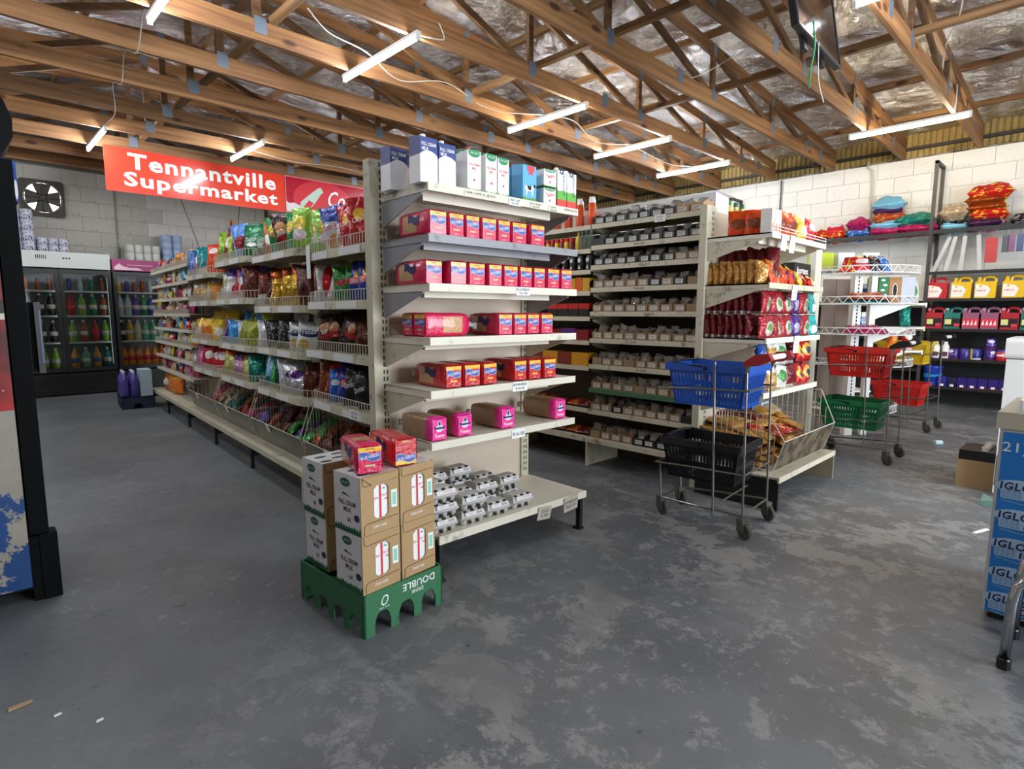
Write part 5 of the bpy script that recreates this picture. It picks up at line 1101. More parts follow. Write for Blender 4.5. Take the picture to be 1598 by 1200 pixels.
def cart(loc, rz, label, gripc, endm, dims=(0.40, 0.53)):
    Wc, Lc = dims; t = thing('shopping_cart', label, 'shopping cart', loc, rz, 'basket carts')
    r = .0065
    # posts: near pair at the handle end run to the handle; front pair shorter
    posts = [((0, 0), 1.0), ((Wc, 0), 1.0), ((.0, .17), .98)]
    for (x, y), h in posts: obj('post', MB().tube([(x, y, .10), (x + .01, y + (.02 if y == 0 else .03), h - .04), (x + .01, y + (.0 if y == 0 else .03), h)], r, 8), chrome, t)
    for x in (.06, Wc - .06): obj('front_post', MB().tube([(x, Lc, .10), (x, Lc + .01, .335)], r, 8), chrome, t)
    for z, sag in ((.83, .0), (.36, .0)):
        fr = [(0.0, .0, z), (Wc, 0, z), (Wc - .02, Lc * .6, z - .01), (Wc - .06, Lc + .04, z - .03), (.06, Lc + .04, z - .03), (.02, Lc * .6, z - .01)]
        obj('basket_hoop', MB().tube(fr, r * .9, 7, closed=True), chrome, t)
    obj('bottom_rail', MB().tube([(0, 0, .13), (.02, Lc * .5, .12), (.06, Lc, .11), (Wc - .06, Lc, .11), (Wc - .02, Lc * .5, .12), (Wc, 0, .13)], r, 7, closed=True), chrome, t)
    obj('cross_bar', MB().tube([(.0, .12, .19), (Wc, .12, .19)], r * .8, 6), chrome, t)
    for (x, y) in ((0, 0), (Wc, 0), (.07, Lc), (Wc - .07, Lc)):
        c = obj('castor', MB().box((-.022, -.022, .085), (.022, .022, .115)).box((-.022, -.03, .04), (-.016, .02, .09)).box((.016, -.03, .04), (.022, .02, .09)), castm, t, (x, y, 0), R(-25))
        w_ = MB().lathe([(.030, -.011), (.043, -.011), (.046, -.006), (.046, .006), (.043, .011), (.030, .011)], 18); obj('wheel', w_, tyrem, c, (0, -.018, .046), (0, R(90), 0), smooth=False)
    for x in (.01, Wc + .01): obj('handle_arm', MB().tube([(x, .02, .93), (x, -.0, .985), (x, -.06, 1.01)], r, 7), chrome, t)
    obj('handle_grip', MB().tube([(.06, -.06, 1.01), (Wc - .04, -.06, 1.01)], .016, 12), gripc, t)
    for x in (-.0, Wc - .04): obj('handle_end', MB().prism([(-.11, 1.005), (-.05, .975), (.035, .965), (.04, .985), (-.02, 1.03), (-.09, 1.04)], x - .004, x + .045, 'x'), endm, t)
    return t
bluep, redp, greenp2, yelp, blkp = mat('blue_basket_plastic', '#1450ad', .32), mat('red_basket_plastic', '#c4231c', .35), mat('green_basket_plastic', '#0d6b3f', .35), mat('yellow_basket_plastic', '#d6b01c', .35), mat('navy_black_basket_plastic', '#0c1018', .3)
redend = mat('red_handle_plastic', '#9c1f26', .35)
C1 = (3.085, 1.325); a1 = R(4)
cart((C1[0], C1[1], 0), a1, 'chrome basket cart with red handle ends holding the blue and black baskets', white, redend)
basket((C1[0] + .185, C1[1] + .275, .715), a1, bluep, 'blue plastic basket on the upper tier of the nearest cart')
basket((C1[0] + .185, C1[1] + .30, .262), a1, blkp, 'black plastic basket on the lower tier of the nearest cart')
C2 = (5.50, 1.19); a2 = R(0)
cart((C2[0], C2[1], 0), a2, 'chrome basket cart with black handle ends holding a red basket over a green one', white, blackp)
basket((C2[0] + .19, C2[1] + .285, .715), a2, redp, 'red plastic basket on the upper tier of the middle cart')
basket((C2[0] + .19, C2[1] + .31, .262), a2, greenp2, 'green plastic basket on the lower tier of the middle cart')
C3 = (7.35, 1.25)
cart((C3[0], C3[1], 0), R(-4), 'chrome basket cart with black handle ends holding a yellow basket over a red one', white, blackp)
basket((C3[0] + .20, C3[1] + .285, .715), R(-4), yelp, 'yellow plastic basket on the upper tier of the farthest cart')
basket((C3[0] + .20, C3[1] + .30, .262), R(-4), redp, 'red plastic basket on the lower tier of the farthest cart')

# ------------------------------------------------------------------ third gondola: beige panel, white post and half-round wire end shelves
t3 = thing('half_round_shelf_stand', 'white slotted post with half round lattice wire shelves behind the carts', 'shelf stand', (6.6, 1.78, 0), R(-44))
obj('post', MB().box((-.04, 0, 0), (.04, .08, 1.80)), white, t3); 
sm = MB()
for k in range(40): sm.box((-.006, -.002, .2 + .036 * k), (.006, .001, .222 + .036 * k))
stuff(obj('slots', sm, slotm, t3))
for i, z in enumerate((1.70, 1.415, 1.12, .82, .36)):
    rad = .50 if i < 4 else .40
    sh = obj('wire_shelf', MB().tube([(rad * math.cos(PI + PI * k / 16), rad * math.sin(PI + PI * k / 16), z) for k in range(17)], .006, 6).tube([(rad * math.cos(PI + PI * k / 16), rad * math.sin(PI + PI * k / 16), z - .065) for k in range(17)], .006, 6), whitewire, t3)
    g = MB()
    for k in range(32):
        a0, a1_ = PI + PI * k / 32, PI + PI * (k + 1) / 32; za, zb2 = (z, z - .065) if k % 2 else (z - .065, z)
        g.bar((rad * math.cos(a0), rad * math.sin(a0), za), (rad * math.cos(a1_), rad * math.sin(a1_), zb2), .005)
    for k in range(15):
        x = -rad + rad * 2 * (k + 1) / 16; g.bar((x, 0, z - .065), (x, -math.sqrt(max(0, rad * rad - x * x)), z - .065), .004)
    g.bar((-rad, 0, z - .065), (rad, 0, z - .065), .012)
    stuff(obj('lattice', g, whitewire, sh))
for i, (des, z, n_) in enumerate((('redy', 1.635, 5), ('darkteal', 1.35, 5), ('rust', 1.35, 4), ('magenta', 1.055, 6), ('gold', .755, 4), ('pinkpk', .295, 3))):
    for k in range(n_):
        a = R(200 - 44 + 140 * (k + .5) / n_ + i * 7); rr = .28
        packet('foil_packet', 'packet', 'small', ['redy', 'redpk', 'blackgrey', 'blue', 'whitebag'][k] if i == 0 else des, (6.6 + rr * math.cos(a), 1.78 + rr * math.sin(a), z + .012 + .03 * (i == 2)), (R(-70 if i else -35), 0, a + PI / 2), f'{CN[["redy", "redpk", "blackgrey", "blue", "whitebag"][k] if i == 0 else des]} packet on the half round wire stand, {["highest", "second", "second", "third", "fourth", "lowest"][i]} tier, {ORD[k + (5 if i == 2 else 0)]} from the left', 'packets on the wire stand', (1.1, 1.1, 1.0), k, word=False)
t4 = thing('grocery_shelf_bay', 'cream shelf bay with a black carton between the end unit and wire stand', 'shelf unit', (5.85, 1.95, 0), 0)
obj('upright', MB().box((0, 0, 0), (.16, .06, 1.86)), cream, t4)
for z in (1.55, 1.25, .95, .65, .2): obj('shelf', MB().box((-.66, .0, z - .03), (0.0, .95, z)), cream, t4)
kb = box_thing('hygiene_box', .40, .20, .15, blackm, (5.36, 1.96, 1.552), 'black carton with white lettering on the shelf behind the end unit', 'box')
text('kotex', .27, .06, paper, kb, (.20, -.001, .085), bold=.03); text('dry', .09, .022, redprint, kb, (.20, -.001, .035))
A5 = R(-44)
def L5(x, y, z): return (6.73 + x * math.cos(A5) - y * math.sin(A5), 1.67 + x * math.sin(A5) + y * math.cos(A5), z)
t5 = thing('grocery_shelf_bay', 'white shelf unit with brackets and a dusty beige board behind the wire stand', 'shelf unit', L5(0, 0, 0), A5)
obj('side_board', MB().box((-.34, .34, .0), (-.20, .35, 1.62)).box((-.195, .34, .0), (-.04, .35, 1.62)), mat('dusty_pink_board', '#9b8a80', .8, var=.08), t5)
obj('upright', MB().box((-.02, .02, 0), (.04, .08, 1.72)), white, t5)
for i, z in enumerate((1.36, 1.12, .88)):
    sh = obj('shelf', MB().box((.04, 0, z - .02), (.54, .35, z)).box((.53, 0, z - .04), (.545, .35, z + .005)), cream, t5); obj('bracket', MB().prism([(.04, z - .16), (.04, z - .02), (.40, z - .02)], .02, .03, 'y'), white, sh)
obj('shelf', MB().box((-.03, .36, 1.38), (.27, .7, 1.40)), white, t5); obj('shelf', MB().box((-.03, .36, 1.08), (.27, .7, 1.10)), white, t5); obj('shelf', MB().box((-.03, .36, .80), (.27, .7, .82)), white, t5); obj('shelf', MB().box((-.03, .36, .4), (.27, .7, .42)), white, t5)
gb = [('#2e7a46', .10, .26, 'green carton with white leaves'), ('#a7784a', .12, .26, 'brown carton with an oval hole'), ('#b9bcc6', .14, .26, 'grey carton')]
for i, (c_, wx, hz, lab) in enumerate(gb):
    o = box_thing('grocery_box', wx, .2, hz, mat('carton_' + str(i), c_, .7), L5(.06 + sum(q[1] for q in gb[:i]) + .004 * i, .03, 1.362), lab + ' on the white shelf unit above the carts', 'box', rz=A5)
    if i == 1: plate('hole', disc(16, .020, .06), slotm, o, (.06, -.001, .13), key='ovh', t=.001); plate('hole_rim', disc(16, .027, .067), paper, o, (.06, -.0004, .13), key='ovr', t=.0005)
    if i == 0:
        for q in range(5): plate('leaf_print', disc(8, .024, .012), paper, o, (.05 + (.012 if q % 2 else -.01), -.001, .03 + .05 * q), key='leafp', t=.0008)
for i, (x, z, c_, lab) in enumerate(((.48, 1.362, 'greenpk', 'clear and green packet standing at the shelf end'), (.42, 1.122, 'tealg', 'teal packet standing at the second shelf end'), (.46, .882, 'redpk', 'red packet at the third shelf end'), (.30, .882, 'orangebag', 'orange jar shaped packet on the third shelf'))):
    packet('grocery_packet', 'packet', 'crisp', c_, L5(x, .12, z), (R(-4), 0, A5), lab + ' of the white unit', None, (.6, 1, .85), i, word=False)
for i, z in enumerate((1.402, 1.102)):
    for k in range(2):
        o = box_thing('tissue_pack', .13, .2, .17, pack('#3457a6', top='#dfe3ea', tz=.72, bot='#dfe3ea', bz=.12, spots='#c9d4ea', foil=0), L5(-.02 + .14 * k, .38, z), f'white and blue tissue pack, {["left", "right"][k]}, {["upper", "lower"][i]} shelf behind the wire stand', 'tissue pack', 'tissue packs behind the wire stand', rz=A5)
for i, (x, c_, lab) in enumerate(((-.44, '#c9d92e', 'lime green carton'), (-.22, '#e6e6e8', 'white tissue roll pack'), (.04, '#dfe6dc', 'white pack with green writing'))):
    o = box_thing('tissue_pack', .17, .22, .17, mat('topbox_' + str(i), c_, .6, var=.05), L5(x, .30, 1.722), lab + ' on top behind the wire stand', 'box', rz=A5)
obj('top_shelf', MB().box((-.55, .28, 1.70), (.25, .7, 1.72)), white, t5)
gbag = inst('plastic_bag', bagm('slab', 2), None, L5(.12, .66, .43), (R(-60), 0, A5), (.8, 1.1, .7), mat('grey_plastic_bag', '#8d9094', .4)); tag(gbag, 'grey plastic bag on the low white shelf behind the green basket', 'bag')

# ------------------------------------------------------------------ black steel rack along the right wall
KX = 9.6
rk = thing('steel_rack', 'black steel rack along the white block wall with oil cans, tins and puffy bags', 'rack', (KX, 1.77, 0), 0)
for (y, zt) in ((0, 3.28), (2.85, 3.2), (-2.15, 2.42)):
    obj('post', MB().box((-.02, y - .02, 0), (.02, y + .02, zt)).box((.40, y - .02, 0), (.44, y + .02, zt - .0)).box((-.02, y - .02, zt - .04), (.44, y + .02, zt)), mat('dark_grey_steel', '#3b3835', .5, .2), rk)
for z in (.28, .66, 1.06, 1.46, 1.82): obj('shelf', MB().box((-.02, -2.13, z - .04), (.0, -.02, z)).box((.0, -2.13, z - .02), (.42, -.02, z - .004)), blackm, rk)
for z in (1.40, .95, .5): obj('shelf', MB().box((-.02, .02, z - .04), (.0, 2.83, z)).box((.0, .02, z - .02), (.42, 2.83, z - .004)), blackm, rk)
obj('top_shelf', MB().box((-.04, -2.15, 2.32), (.0, 2.9, 2.37)).box((.0, -2.15, 2.35), (.42, 2.9, 2.366)), blackm, rk)
obj('shade_sheet', MB().box((.425, -2.1, .0), (.435, 2.8, 1.44)), mat('painted_rack_shade', '#1b1a19', .8), rk)  # near-black sheet stands for the shade behind and under the rack
def jerry_mesh():
    mb = MB(); w_, d, h = .215, .13, .215
    body = [(-w_ / 2, 0), (w_ / 2, 0), (w_ / 2, h * .78), (w_ / 2 - .03, h * .86), (-w_ / 2 + .05, h), (-w_ / 2, h)]
    mb.prism(rrect(-w_ / 2, 0, w_ / 2, h, .018, 3), 0, d, 'y')
    mb.tube([(-w_ / 2 + .075, d / 2, h - .01), (-w_ / 2 + .085, d / 2, h + .045), (-w_ / 2 + .12, d / 2, h + .06), (w_ / 2 - .045, d / 2, h + .055), (w_ / 2 - .014, d / 2, h + .03), (w_ / 2 - .012, d / 2, h - .03)], .017, 8)
    mb.lathe([(.026, h - .005), (.026, h + .03), (.022, h + .032)], 12, (-w_ / 2 + .035, d / 2, 0))
    return fix(mb.mesh('body', [None]))
jm = cached('jerry', jerry_mesh)
def jerry(y, z, m_, capm, label, kind):
    t = thing('oil_can', label, 'oil can', (KX + .01, y, z), -PI / 2, 'plastic cans on the wall rack'); inst('body', jm, t, m=m_)
    obj('cap', MB().lathe([(.024, 0), (.024, .028), (.020, .03)], 12), capm, t, (-.0725, .065, .246))
    if kind == 'helix':
        plate('label', [(-.10, .02), (.02, .02), (.055, .11), (.02, .16), (-.10, .185)], mat('white_can_label', '#e9e4dc', .4), t, (0, -.001, 0), key='hlab', t=.001)
        text('HELIX', .10, .022, redprint, t, (-.035, -.0025, .10), bold=.03); plate('shell_mark', disc(10, .014, .013, -.05, .155), mat('amber_mark', '#d99a24', .4), t, (0, -.0025, 0), key='shm', t=.0008)
    else:
        plate('label', rrect(-.085, .03, .085, .14, .006), ink if kind == 'dark' else redprint, t, (0, -.001, 0), key=('jlab', kind), t=.001)
        if kind == 'dark': plate('label_panel', rrect(-.08, .06, -.01, .13, .004), mat('yellow_white_label', '#d9d48a', .5), t, (0, -.0025, 0), key='jlab2', t=.0008); plate('label_panel', rrect(.02, .035, .08, .075, .004), redprint, t, (0, -.0025, 0), key='jlab3', t=.0008)
        else:
            for q in range(4): plate('label_burst', [(-.08 + .04 * q, .05), (-.05 + .04 * q, .06), (-.06 + .04 * q, .12)], paper, t, (0, -.0025, 0), key=('jlab4', q), t=.0008)
yellowcan, redcan = mat('yellow_can_plastic', '#e0b512', .35), mat('red_can_plastic', '#b81a20', .35)
for i, (y, m_, n_) in enumerate(((1.645, redcan, 'red'), (1.39, yellowcan, 'yellow'), (1.14, yellowcan, 'yellow'), (.865, yellowcan, 'yellow'), (.60, yellowcan, 'yellow'))): jerry(y, 1.457, m_, m_, f'{n_} motor oil can with white label, {ORD[i]} from the rack post', 'helix')
fl = [mat('coolant_red', '#a8242e', .3), mat('coolant_teal', '#2a6f66', .3), mat('coolant_mauve', '#8d5570', .3)]
for i, (y, k, kd) in enumerate(((1.65, 0, 'dark'), (1.45, 1, 'dark'), (1.26, 2, 'red'), (1.065, 2, 'red'), (.87, 0, 'dark'), (.67, 1, 'dark'))): jerry(y, 1.057, fl[k], [mat('pink_neck', '#c98088', .4), mat('pale_teal_neck', '#8fb3b0', .4), mat('mauve_neck', '#a8849c', .4)][k], f'{["red", "teal", "mauve"][k]} coolant can, {ORD[i]} from the rack post on the middle shelf', kd)
BIGB = [(.040, 0), (.043, .006), (.043, .15), (.030, .185), (.022, .19, 1), (.022, .225, 1)]
for i, y in enumerate((1.605, 1.50)):
    o = lathe_thing('white_bottle', BIGB, [white, white], (KX + .06, y, .657), f'white bottle with dark red and blue label, {["left", "right"][i]} one of two on the rack', 'bottle', 'white bottles on the rack'); o.rotation_euler = (0, 0, 0)
    plate('label', rrect(-.03, .03, .03, .09, .004), mat('maroon_blue_label', '#5a2348', .5), o, (-.044, 0, 0), (0, 0, -PI / 2), key='wbl', t=.001)
purp, purpr = pack('#2f2269', blob='#d9d4e8', bc=(.5, .72), br=(.3, .14), bot='#b0222c', bz=.06, blob2='#6b4a9c', b2c=(.5, .42), b2r=(.42, .14), foil=0), None
TN = [(.058, 0), (.060, .004), (.060, .135), (.056, .14), (.050, .142)]
tins = [(1.405, 'blue', .0), (1.29, 'lime and purple', 0), (1.175, 'blue and yellow', 0), (1.035, 'purple', 0), (1.035, 'purple', .143), (.915, 'red', 0), (.78, 'purple', 0)]
tinm = {'blue': purp, 'lime and purple': pack('#b9c92a', blob='#3a2a80', bc=(.8, .5), br=(.42, 1.0), foil=0), 'blue and yellow': pack('#2a2f86', blob='#cfd03a', bc=(.85, .5), br=(.22, .7), bot='#e0dccf', bz=.15, foil=0), 'purple': purp, 'red': pack('#b8202c', top='#4a2a80', tz=.78, blob='#e6dcd4', bc=(.5, .5), br=(.36, .1), foil=0)}
for i, (y, k, dz) in enumerate(tins):
    key = 'boxtin'; lathe_thing('polish_tin', TN, [tinm[k]], (KX + .07, y, .657 + dz), f'{k} tin, {ORD[i]} from the white bottles{", stacked on another" if dz else ""}', 'tin', 'tins on the rack')
for i in range(7):
    y = 1.50 - .108 * i
    o = box_thing('soap_box', .12, .100, .135, purp if i > 1 else pack('#1f1b45' if i else '#2b2a86', blob='#b9b6d0', bc=(.5, .6), br=(.4, .3), foil=.2), (KX + .01, y - .05, .277), f'purple boxed pack with white tag, {ORD[i]} from the blue bucket on the lowest shelf', 'box', 'purple packs on the lowest shelf')
    plate('tag', rrect(-.02, 0, .02, .028, .002), paper, o, (-.001, .05, .008), (0, 0, -PI / 2), key='ptag', t=.001)
bb = lathe_thing('bucket', [(.09, 0), (.10, .005), (.115, .24), (.12, .25), (.12, .27), (.10, .275)], [pack('#1d3a9c', blob='#2fa0dc', bc=(.5, .5), br=(.5, .12), bot='#2a55c0', bz=.2, foil=0)], (KX + .12, 1.63, .277), 'large blue bucket at the left end of the lowest rack shelf', 'bucket', None, 18)
# puffy bags on the top
TOPB = [(3.26, 0, 'redy', .55, .8), (3.02, 0, 'redy', .55, .8), (3.02, 1, 'redpk', .55, .7), (2.72, 0, 'blue', .6, 1), (2.72, 1, 'magenta', .6, 1.15), (2.33, 0, 'magenta', .85, .9), (2.33, 1, 'lightblue', .85, .9), (2.33, 2, 'rust', .9, .9), (2.33, 3, 'silverp', .8, .8), (2.33, 4, 'lightblue', .85, .9), (1.98, 0, 'magenta', 1.0, 1.0), (1.98, 1, 'tealg', 1.0, 1.05), (1.55, 0, 'lightblue', .62, .7), (1.55, 1, 'blackgrey', .62, .7), (1.55, 2, 'beige', .62, 1.2), (1.22, 0, 'silverp', .78, .95), (1.22, 1, 'redy', .82, .95), (1.22, 2, 'gold', .85, .9), (1.22, 3, 'gold', .9, .9), (1.22, 4, 'redy', 1.0, .9), (.78, 0, 'blackgrey', .9, .8), (.35, 0, 'rust', .9, .9)]
hgt = {}
random.seed(4)
for i, (y, lv, des, sx, th) in enumerate(TOPB):
    z = 2.385 + hgt.get(y, 0); dz = .115 * th; hgt[y] = hgt.get(y, 0) + dz * .92
    o = inst('pillow_bag', bagm('pillow', i), None, (KX + .36, y + random.uniform(-.03, .03), z + dz / 2), (R(90), 0, -PI / 2 + R(random.uniform(-8, 8))), (sx, 1.15, th * .9), D[des]); o.rotation_euler = (R(90), 0, -PI / 2 + R(random.uniform(-8, 8)))
    o.scale = (sx * 1.15, 1.3, th * .82)
    tag(o, f'puffy {CN[des]} bag on the rack, {["bottom", "second", "third", "fourth", "fifth"][lv]} layer, {ORD[sorted(set(q[0] for q in TOPB), reverse=True).index(y)]} pile from left', 'bag', 'puffy bags on the rack top')
# hanging tools
for i, (y, lean) in enumerate(((1.56, .16), (1.50, .08), (1.40, .02), (1.26, -.04))):
    o = obj('wiper_blade', MB().bar((0, 0, 0), (0, lean, -.46), .012, .045).bar((0, 0, .0), (0, 0, .05), .005), [mat('grey_white_plastic', '#b9b9b8', .4)], loc=(KX + .03, y, 2.27)); tag(o, f'pale wiper blade hanging under the rack top, {ORD[i]} from the post', 'tool', 'wiper blades on hooks')
o = obj('red_tool_pack', MB().box((-.02, -.07, -.36), (.02, .05, -.06)).tube([(0, 0, -.06), (0, .0, .05)], .004, 5).box((-.025, -.06, -.10), (.025, .06, -.05)), [mat('red_clear_pack', '#b3393a', .3, coat=.6)], loc=(KX + .03, 1.13, 2.27)); tag(o, 'red tool in a clear pack hanging under the rack top', 'tool')
for i, (y, c_) in enumerate(((.99, '#4a4a50'), (.93, '#7a4a70'), (.85, '#3a4a78'))):
    o = obj('blister_pack', MB().box((-.012, -.035, -.24), (.012, .03, -.03)).tube([(0, 0, -.03), (0, .0, .05)], .004, 5), [mat('blister_' + str(i), c_, .3, coat=.5)], loc=(KX + .03, y, 2.27)); tag(o, f'small blister pack hanging right of the red tool, {ORD[i]} of three', 'tool', 'blister packs on hooks')

# ------------------------------------------------------------------ drinks fridges at the back wall
glass = clear('fridge_glass', '#20262a', .03, .03)
frame_m = mat('fridge_black_frame', '#191b1c', .35)
glowm = emit('fridge_added_glow', '#e8fff4', 3.0)  # hidden glowing strips added behind the door frames to brighten the bottles
inner = mat('fridge_inner', '#a8b5b0', .5)
def fridge(x0, x1, ztop, hdr_mats, label, doors, zhdr, name='drinks_fridge'):
    t = thing(name, label, 'fridge', (x0, 10.80, 0), 0); Wd = x1 - x0; D_ = .66
    obj('cabinet', MB().box((0, .05, 0), (.03, D_, ztop)).box((Wd - .03, .05, 0), (Wd, D_, ztop)).box((.03, D_ - .03, 0), (Wd - .03, D_, ztop)).box((0, .05, ztop - .02), (Wd, D_, ztop)).box((.03, .05, .36), (Wd - .03, D_ - .03, .38)), [frame_m], t)
    obj('lining', MB().box((.032, .08, .385), (.04, D_ - .035, zhdr)).box((Wd - .04, .08, .385), (Wd - .032, D_ - .035, zhdr)).box((.04, D_ - .045, .385), (Wd - .04, D_ - .032, zhdr)).box((.03, .08, zhdr - .02), (Wd - .03, D_ - .035, zhdr)), inner, t)
    h = obj('header', MB().box((0, 0, zhdr + .02), (Wd, .06, ztop)), hdr_mats, t)
    gm_ = MB()
    k_ = obj('grille', MB().box((0, .03, .02), (Wd, .06, .34)), blackm, t)
    for q in range(7): obj('slat', MB().box((.02, .012, .05 + .04 * q), (Wd - .02, .03, .07 + .04 * q)), frame_m, k_)
    dw = Wd / doors
    for q in range(doors):
        a = q * dw
        d = obj('door', MB().box((a + .004, 0, .36), (a + .05, .05, zhdr)).box((a + dw - .05, 0, .36), (a + dw - .004, .05, zhdr)).box((a + .05, 0, .36), (a + dw - .05, .05, .42)).box((a + .05, 0, zhdr - .06), (a + dw - .05, .05, zhdr)), frame_m, t)
        obj('glass_pane', MB().box((a + .05, .018, .42), (a + dw - .05, .024, zhdr - .06)), glass, d)
        obj('added_glow_strip', MB().box((a + dw - .046, .07, .45), (a + dw - .036, .08, zhdr - .08)), glowm, t)
    return t, h
f1, h1 = fridge(.56, 1.85, 2.13, [mat('pale_fridge_header', '#d5dbd6', .4, var=.04)], 'black double door drinks fridge with a pale header at the back wall', 2, 1.88)
for q in range(3): obj('badge', MB().lathe([(.012, 0), (.012, .004)], 10), ink, h1, (.72 + .035 * q, 0, 2.04), (R(90), 0, 0))
for q in range(6): obj('vent', MB().box((.40 + .022 * q, -.003, 2.02), (.408 + .022 * q, 0, 2.075)), slotm, h1)
f2, h2 = fridge(1.87, 2.62, 2.07, [mat('magenta_fridge_header', '#a01468', .35, var=.15, vscale=2)], 'black drinks fridge with a magenta header beside the snack shelves', 1, 1.88)
plate('splash_print', [(.03, 1.91), (.03, 1.955), (.07, 1.985), (.10, 2.01), (.12, 1.985), (.16, 1.96), (.24, 1.945), (.34, 1.95), (.40, 1.92), (.42, 1.91)], mat('pale_pink_print', '#f0c9d6', .4), h2, (0, -.001, 0), t=.002)
plate('line_print', [(.20, 1.985), (.55, 1.985), (.55, 1.992), (.20, 1.992)], mat('pale_pink_print', '#f0c9d6', .4), h2, (0, -.001, 0), t=.002)
SH1 = [.385, .80, 1.20, 1.57]
whiteshelf = mat('fridge_wire_shelf', '#c9d2cf', .5)
for f, wd in ((f1, 1.29), (f2, .75)):
    for z in SH1[1:]: obj('shelf', MB().box((.045, .12, z - .014), (wd - .045, .60, z - .002)).box((.045, .115, z - .022), (wd - .045, .125, z + .004)), whiteshelf, f)
PET = [(.044, 0), (.052, .008), (.052, .11), (.048, .14), (.052, .17), (.052, .205), (.036, .26), (.016, .295), (.016, .31, 1), (.018, .312, 1), (.018, .33, 1)]
SML = [(.028, 0), (.032, .006), (.032, .12), (.024, .165), (.012, .19), (.013, .192, 1), (.013, .21, 1)]
drink = {k: mat('drink_' + k, c, .15, coat=.7) for k, c in (('amber', '#c98a1c'), ('lime', '#7fb030'), ('green', '#128050'), ('red', '#a81f24'), ('rust', '#9c4424'), ('teal', '#0f6a6c'), ('paleg', '#58b088'), ('orange', '#e08a14'), ('water', '#b9cdd8'), ('cola', '#2a1410'), ('yellow', '#d3b43a'), ('cream', '#d8cdb0'), ('purple', '#4d3f98'))}
lblw = mat('bottle_label', '#d9d6cf', .5)
def bottle(fx, x, z, kind, small, label, grp):
    t = inst('drink_bottle', cached(('pet', small), lambda: fix(MB().lathe(SML if small else PET, 14).mesh('drink_bottle', [None, None], True))), None, (fx + x, 10.80 + .19, z), 0, m=[drink[kind], mat('cap_' + kind, {'amber': '#d8a53a', 'lime': '#d9dfe0', 'green': '#dfe6e0', 'red': '#c22', 'rust': '#dedede', 'orange': '#d9401c'}.get(kind, '#d5d8d8') if kind != 'red' else '#cc2222', .4)])
    tag(t, label, 'bottle', grp)
    if not small: inst('label', cached('petlab', lambda: fix(MB().lathe([(.0528, .10), (.0528, .165)], 14).mesh('label', [lblw], True))), t, m={'orange': redprint, 'red': redprint, 'amber': mat('blue_label', '#3f5a9c', .5)}.get(kind, lblw))
    return t
ROWB = {0: ['lime', 'yellow', 'lime', 'lime', 'amber', 'paleg', 'amber', 'teal'], 1: ['rust', 'amber', 'cola', 'cola', 'lime', 'rust', 'red', 'lime'], 2: ['purple', 'water', 'cola', 'cola', 'red', 'lime', 'green', 'rust'], 3: ['rust', 'orange', 'rust', 'rust', 'purple', 'water', 'green', 'rust']}
SHN = ['bottom', 'second lowest', 'second highest', 'top']
for r_, L_ in ROWB.items():
    for i, k in enumerate(L_):
        x = .135 + (i % 4) * .137 + (.645 if i > 3 else 0)
        bottle(.56, x, SH1[r_], k, r_ == 3, f'{ {"paleg": "pale green", "cola": "dark cola", "water": "clear water"}.get(k, k) } drink bottle, {ORD[i]} from left, {SHN[r_]} shelf of the double fridge', 'bottles in the double fridge')
ROWC = {0: ['orange'] * 6, 1: ['cola', 'yellow', 'cream', 'paleg', 'paleg', 'cream'], 2: ['water', 'water', 'purple', 'green', 'purple', 'yellow'], 3: ['yellow', 'purple', 'rust', 'rust', 'water', 'rust']}
for r_, L_ in ROWC.items():
    for i, k in enumerate(L_): bottle(1.87, .10 + i * .108, SH1[r_], k, r_ == 3, f'{ {"paleg": "pale green", "cola": "dark cola", "water": "clear water"}.get(k, k) } drink bottle, {ORD[i]} from left, {SHN[r_]} shelf, magenta headed fridge', 'bottles in the magenta headed fridge')
rollw = mat('toilet_roll_wrap', '#d9dae2', .45, coat=.5); rollp = pack('#d5d6e2', spots='#3c4a8c', foil=.05)
def rolls(x, z, nx, nz, m_, label, y=11.12, r=.055, h=.10):
    t = thing('toilet_roll_pack', label, 'toilet rolls', (x, y, z), 0, 'toilet roll packs on the fridges')
    me = cached(('roll', r, h), lambda: fix(MB().lathe([(r * .9, 0), (r, .006), (r, h - .006), (r * .9, h)], 14).mesh('roll', [None], True)))
    for i in range(nx):
        for k in range(nz):
            for j in range(2): inst('roll', me, t, (r + i * 2 * r, r + j * 2 * r - .12, k * h), m=m_)
    return t
rolls(.70, 2.131, 2, 4, rollp, 'tall stack of blue patterned toilet rolls above the fridge, next to the fan', r=.075, h=.15); rolls(1.02, 2.131, 3, 2, rollp, 'wide blue patterned toilet roll pack on the double fridge', r=.062, h=.105)
rolls(2.12, 2.071, 4, 2, mat('green_white_wrap', '#d6dcd2', .45, coat=.5), 'white toilet roll pack with green print on the magenta headed fridge', r=.06, h=.13); rolls(2.64, 2.071, 2, 4, mat('pale_blue_wrap', '#a9bddc', .45, coat=.5), 'pale blue toilet roll stack at the right end of the fridges', r=.075, h=.115)
obj('bracket_shelf', MB().box((.0, .2, 2.05), (.40, .6, 2.069)), frame_m, f2, (.72, 0, 0))
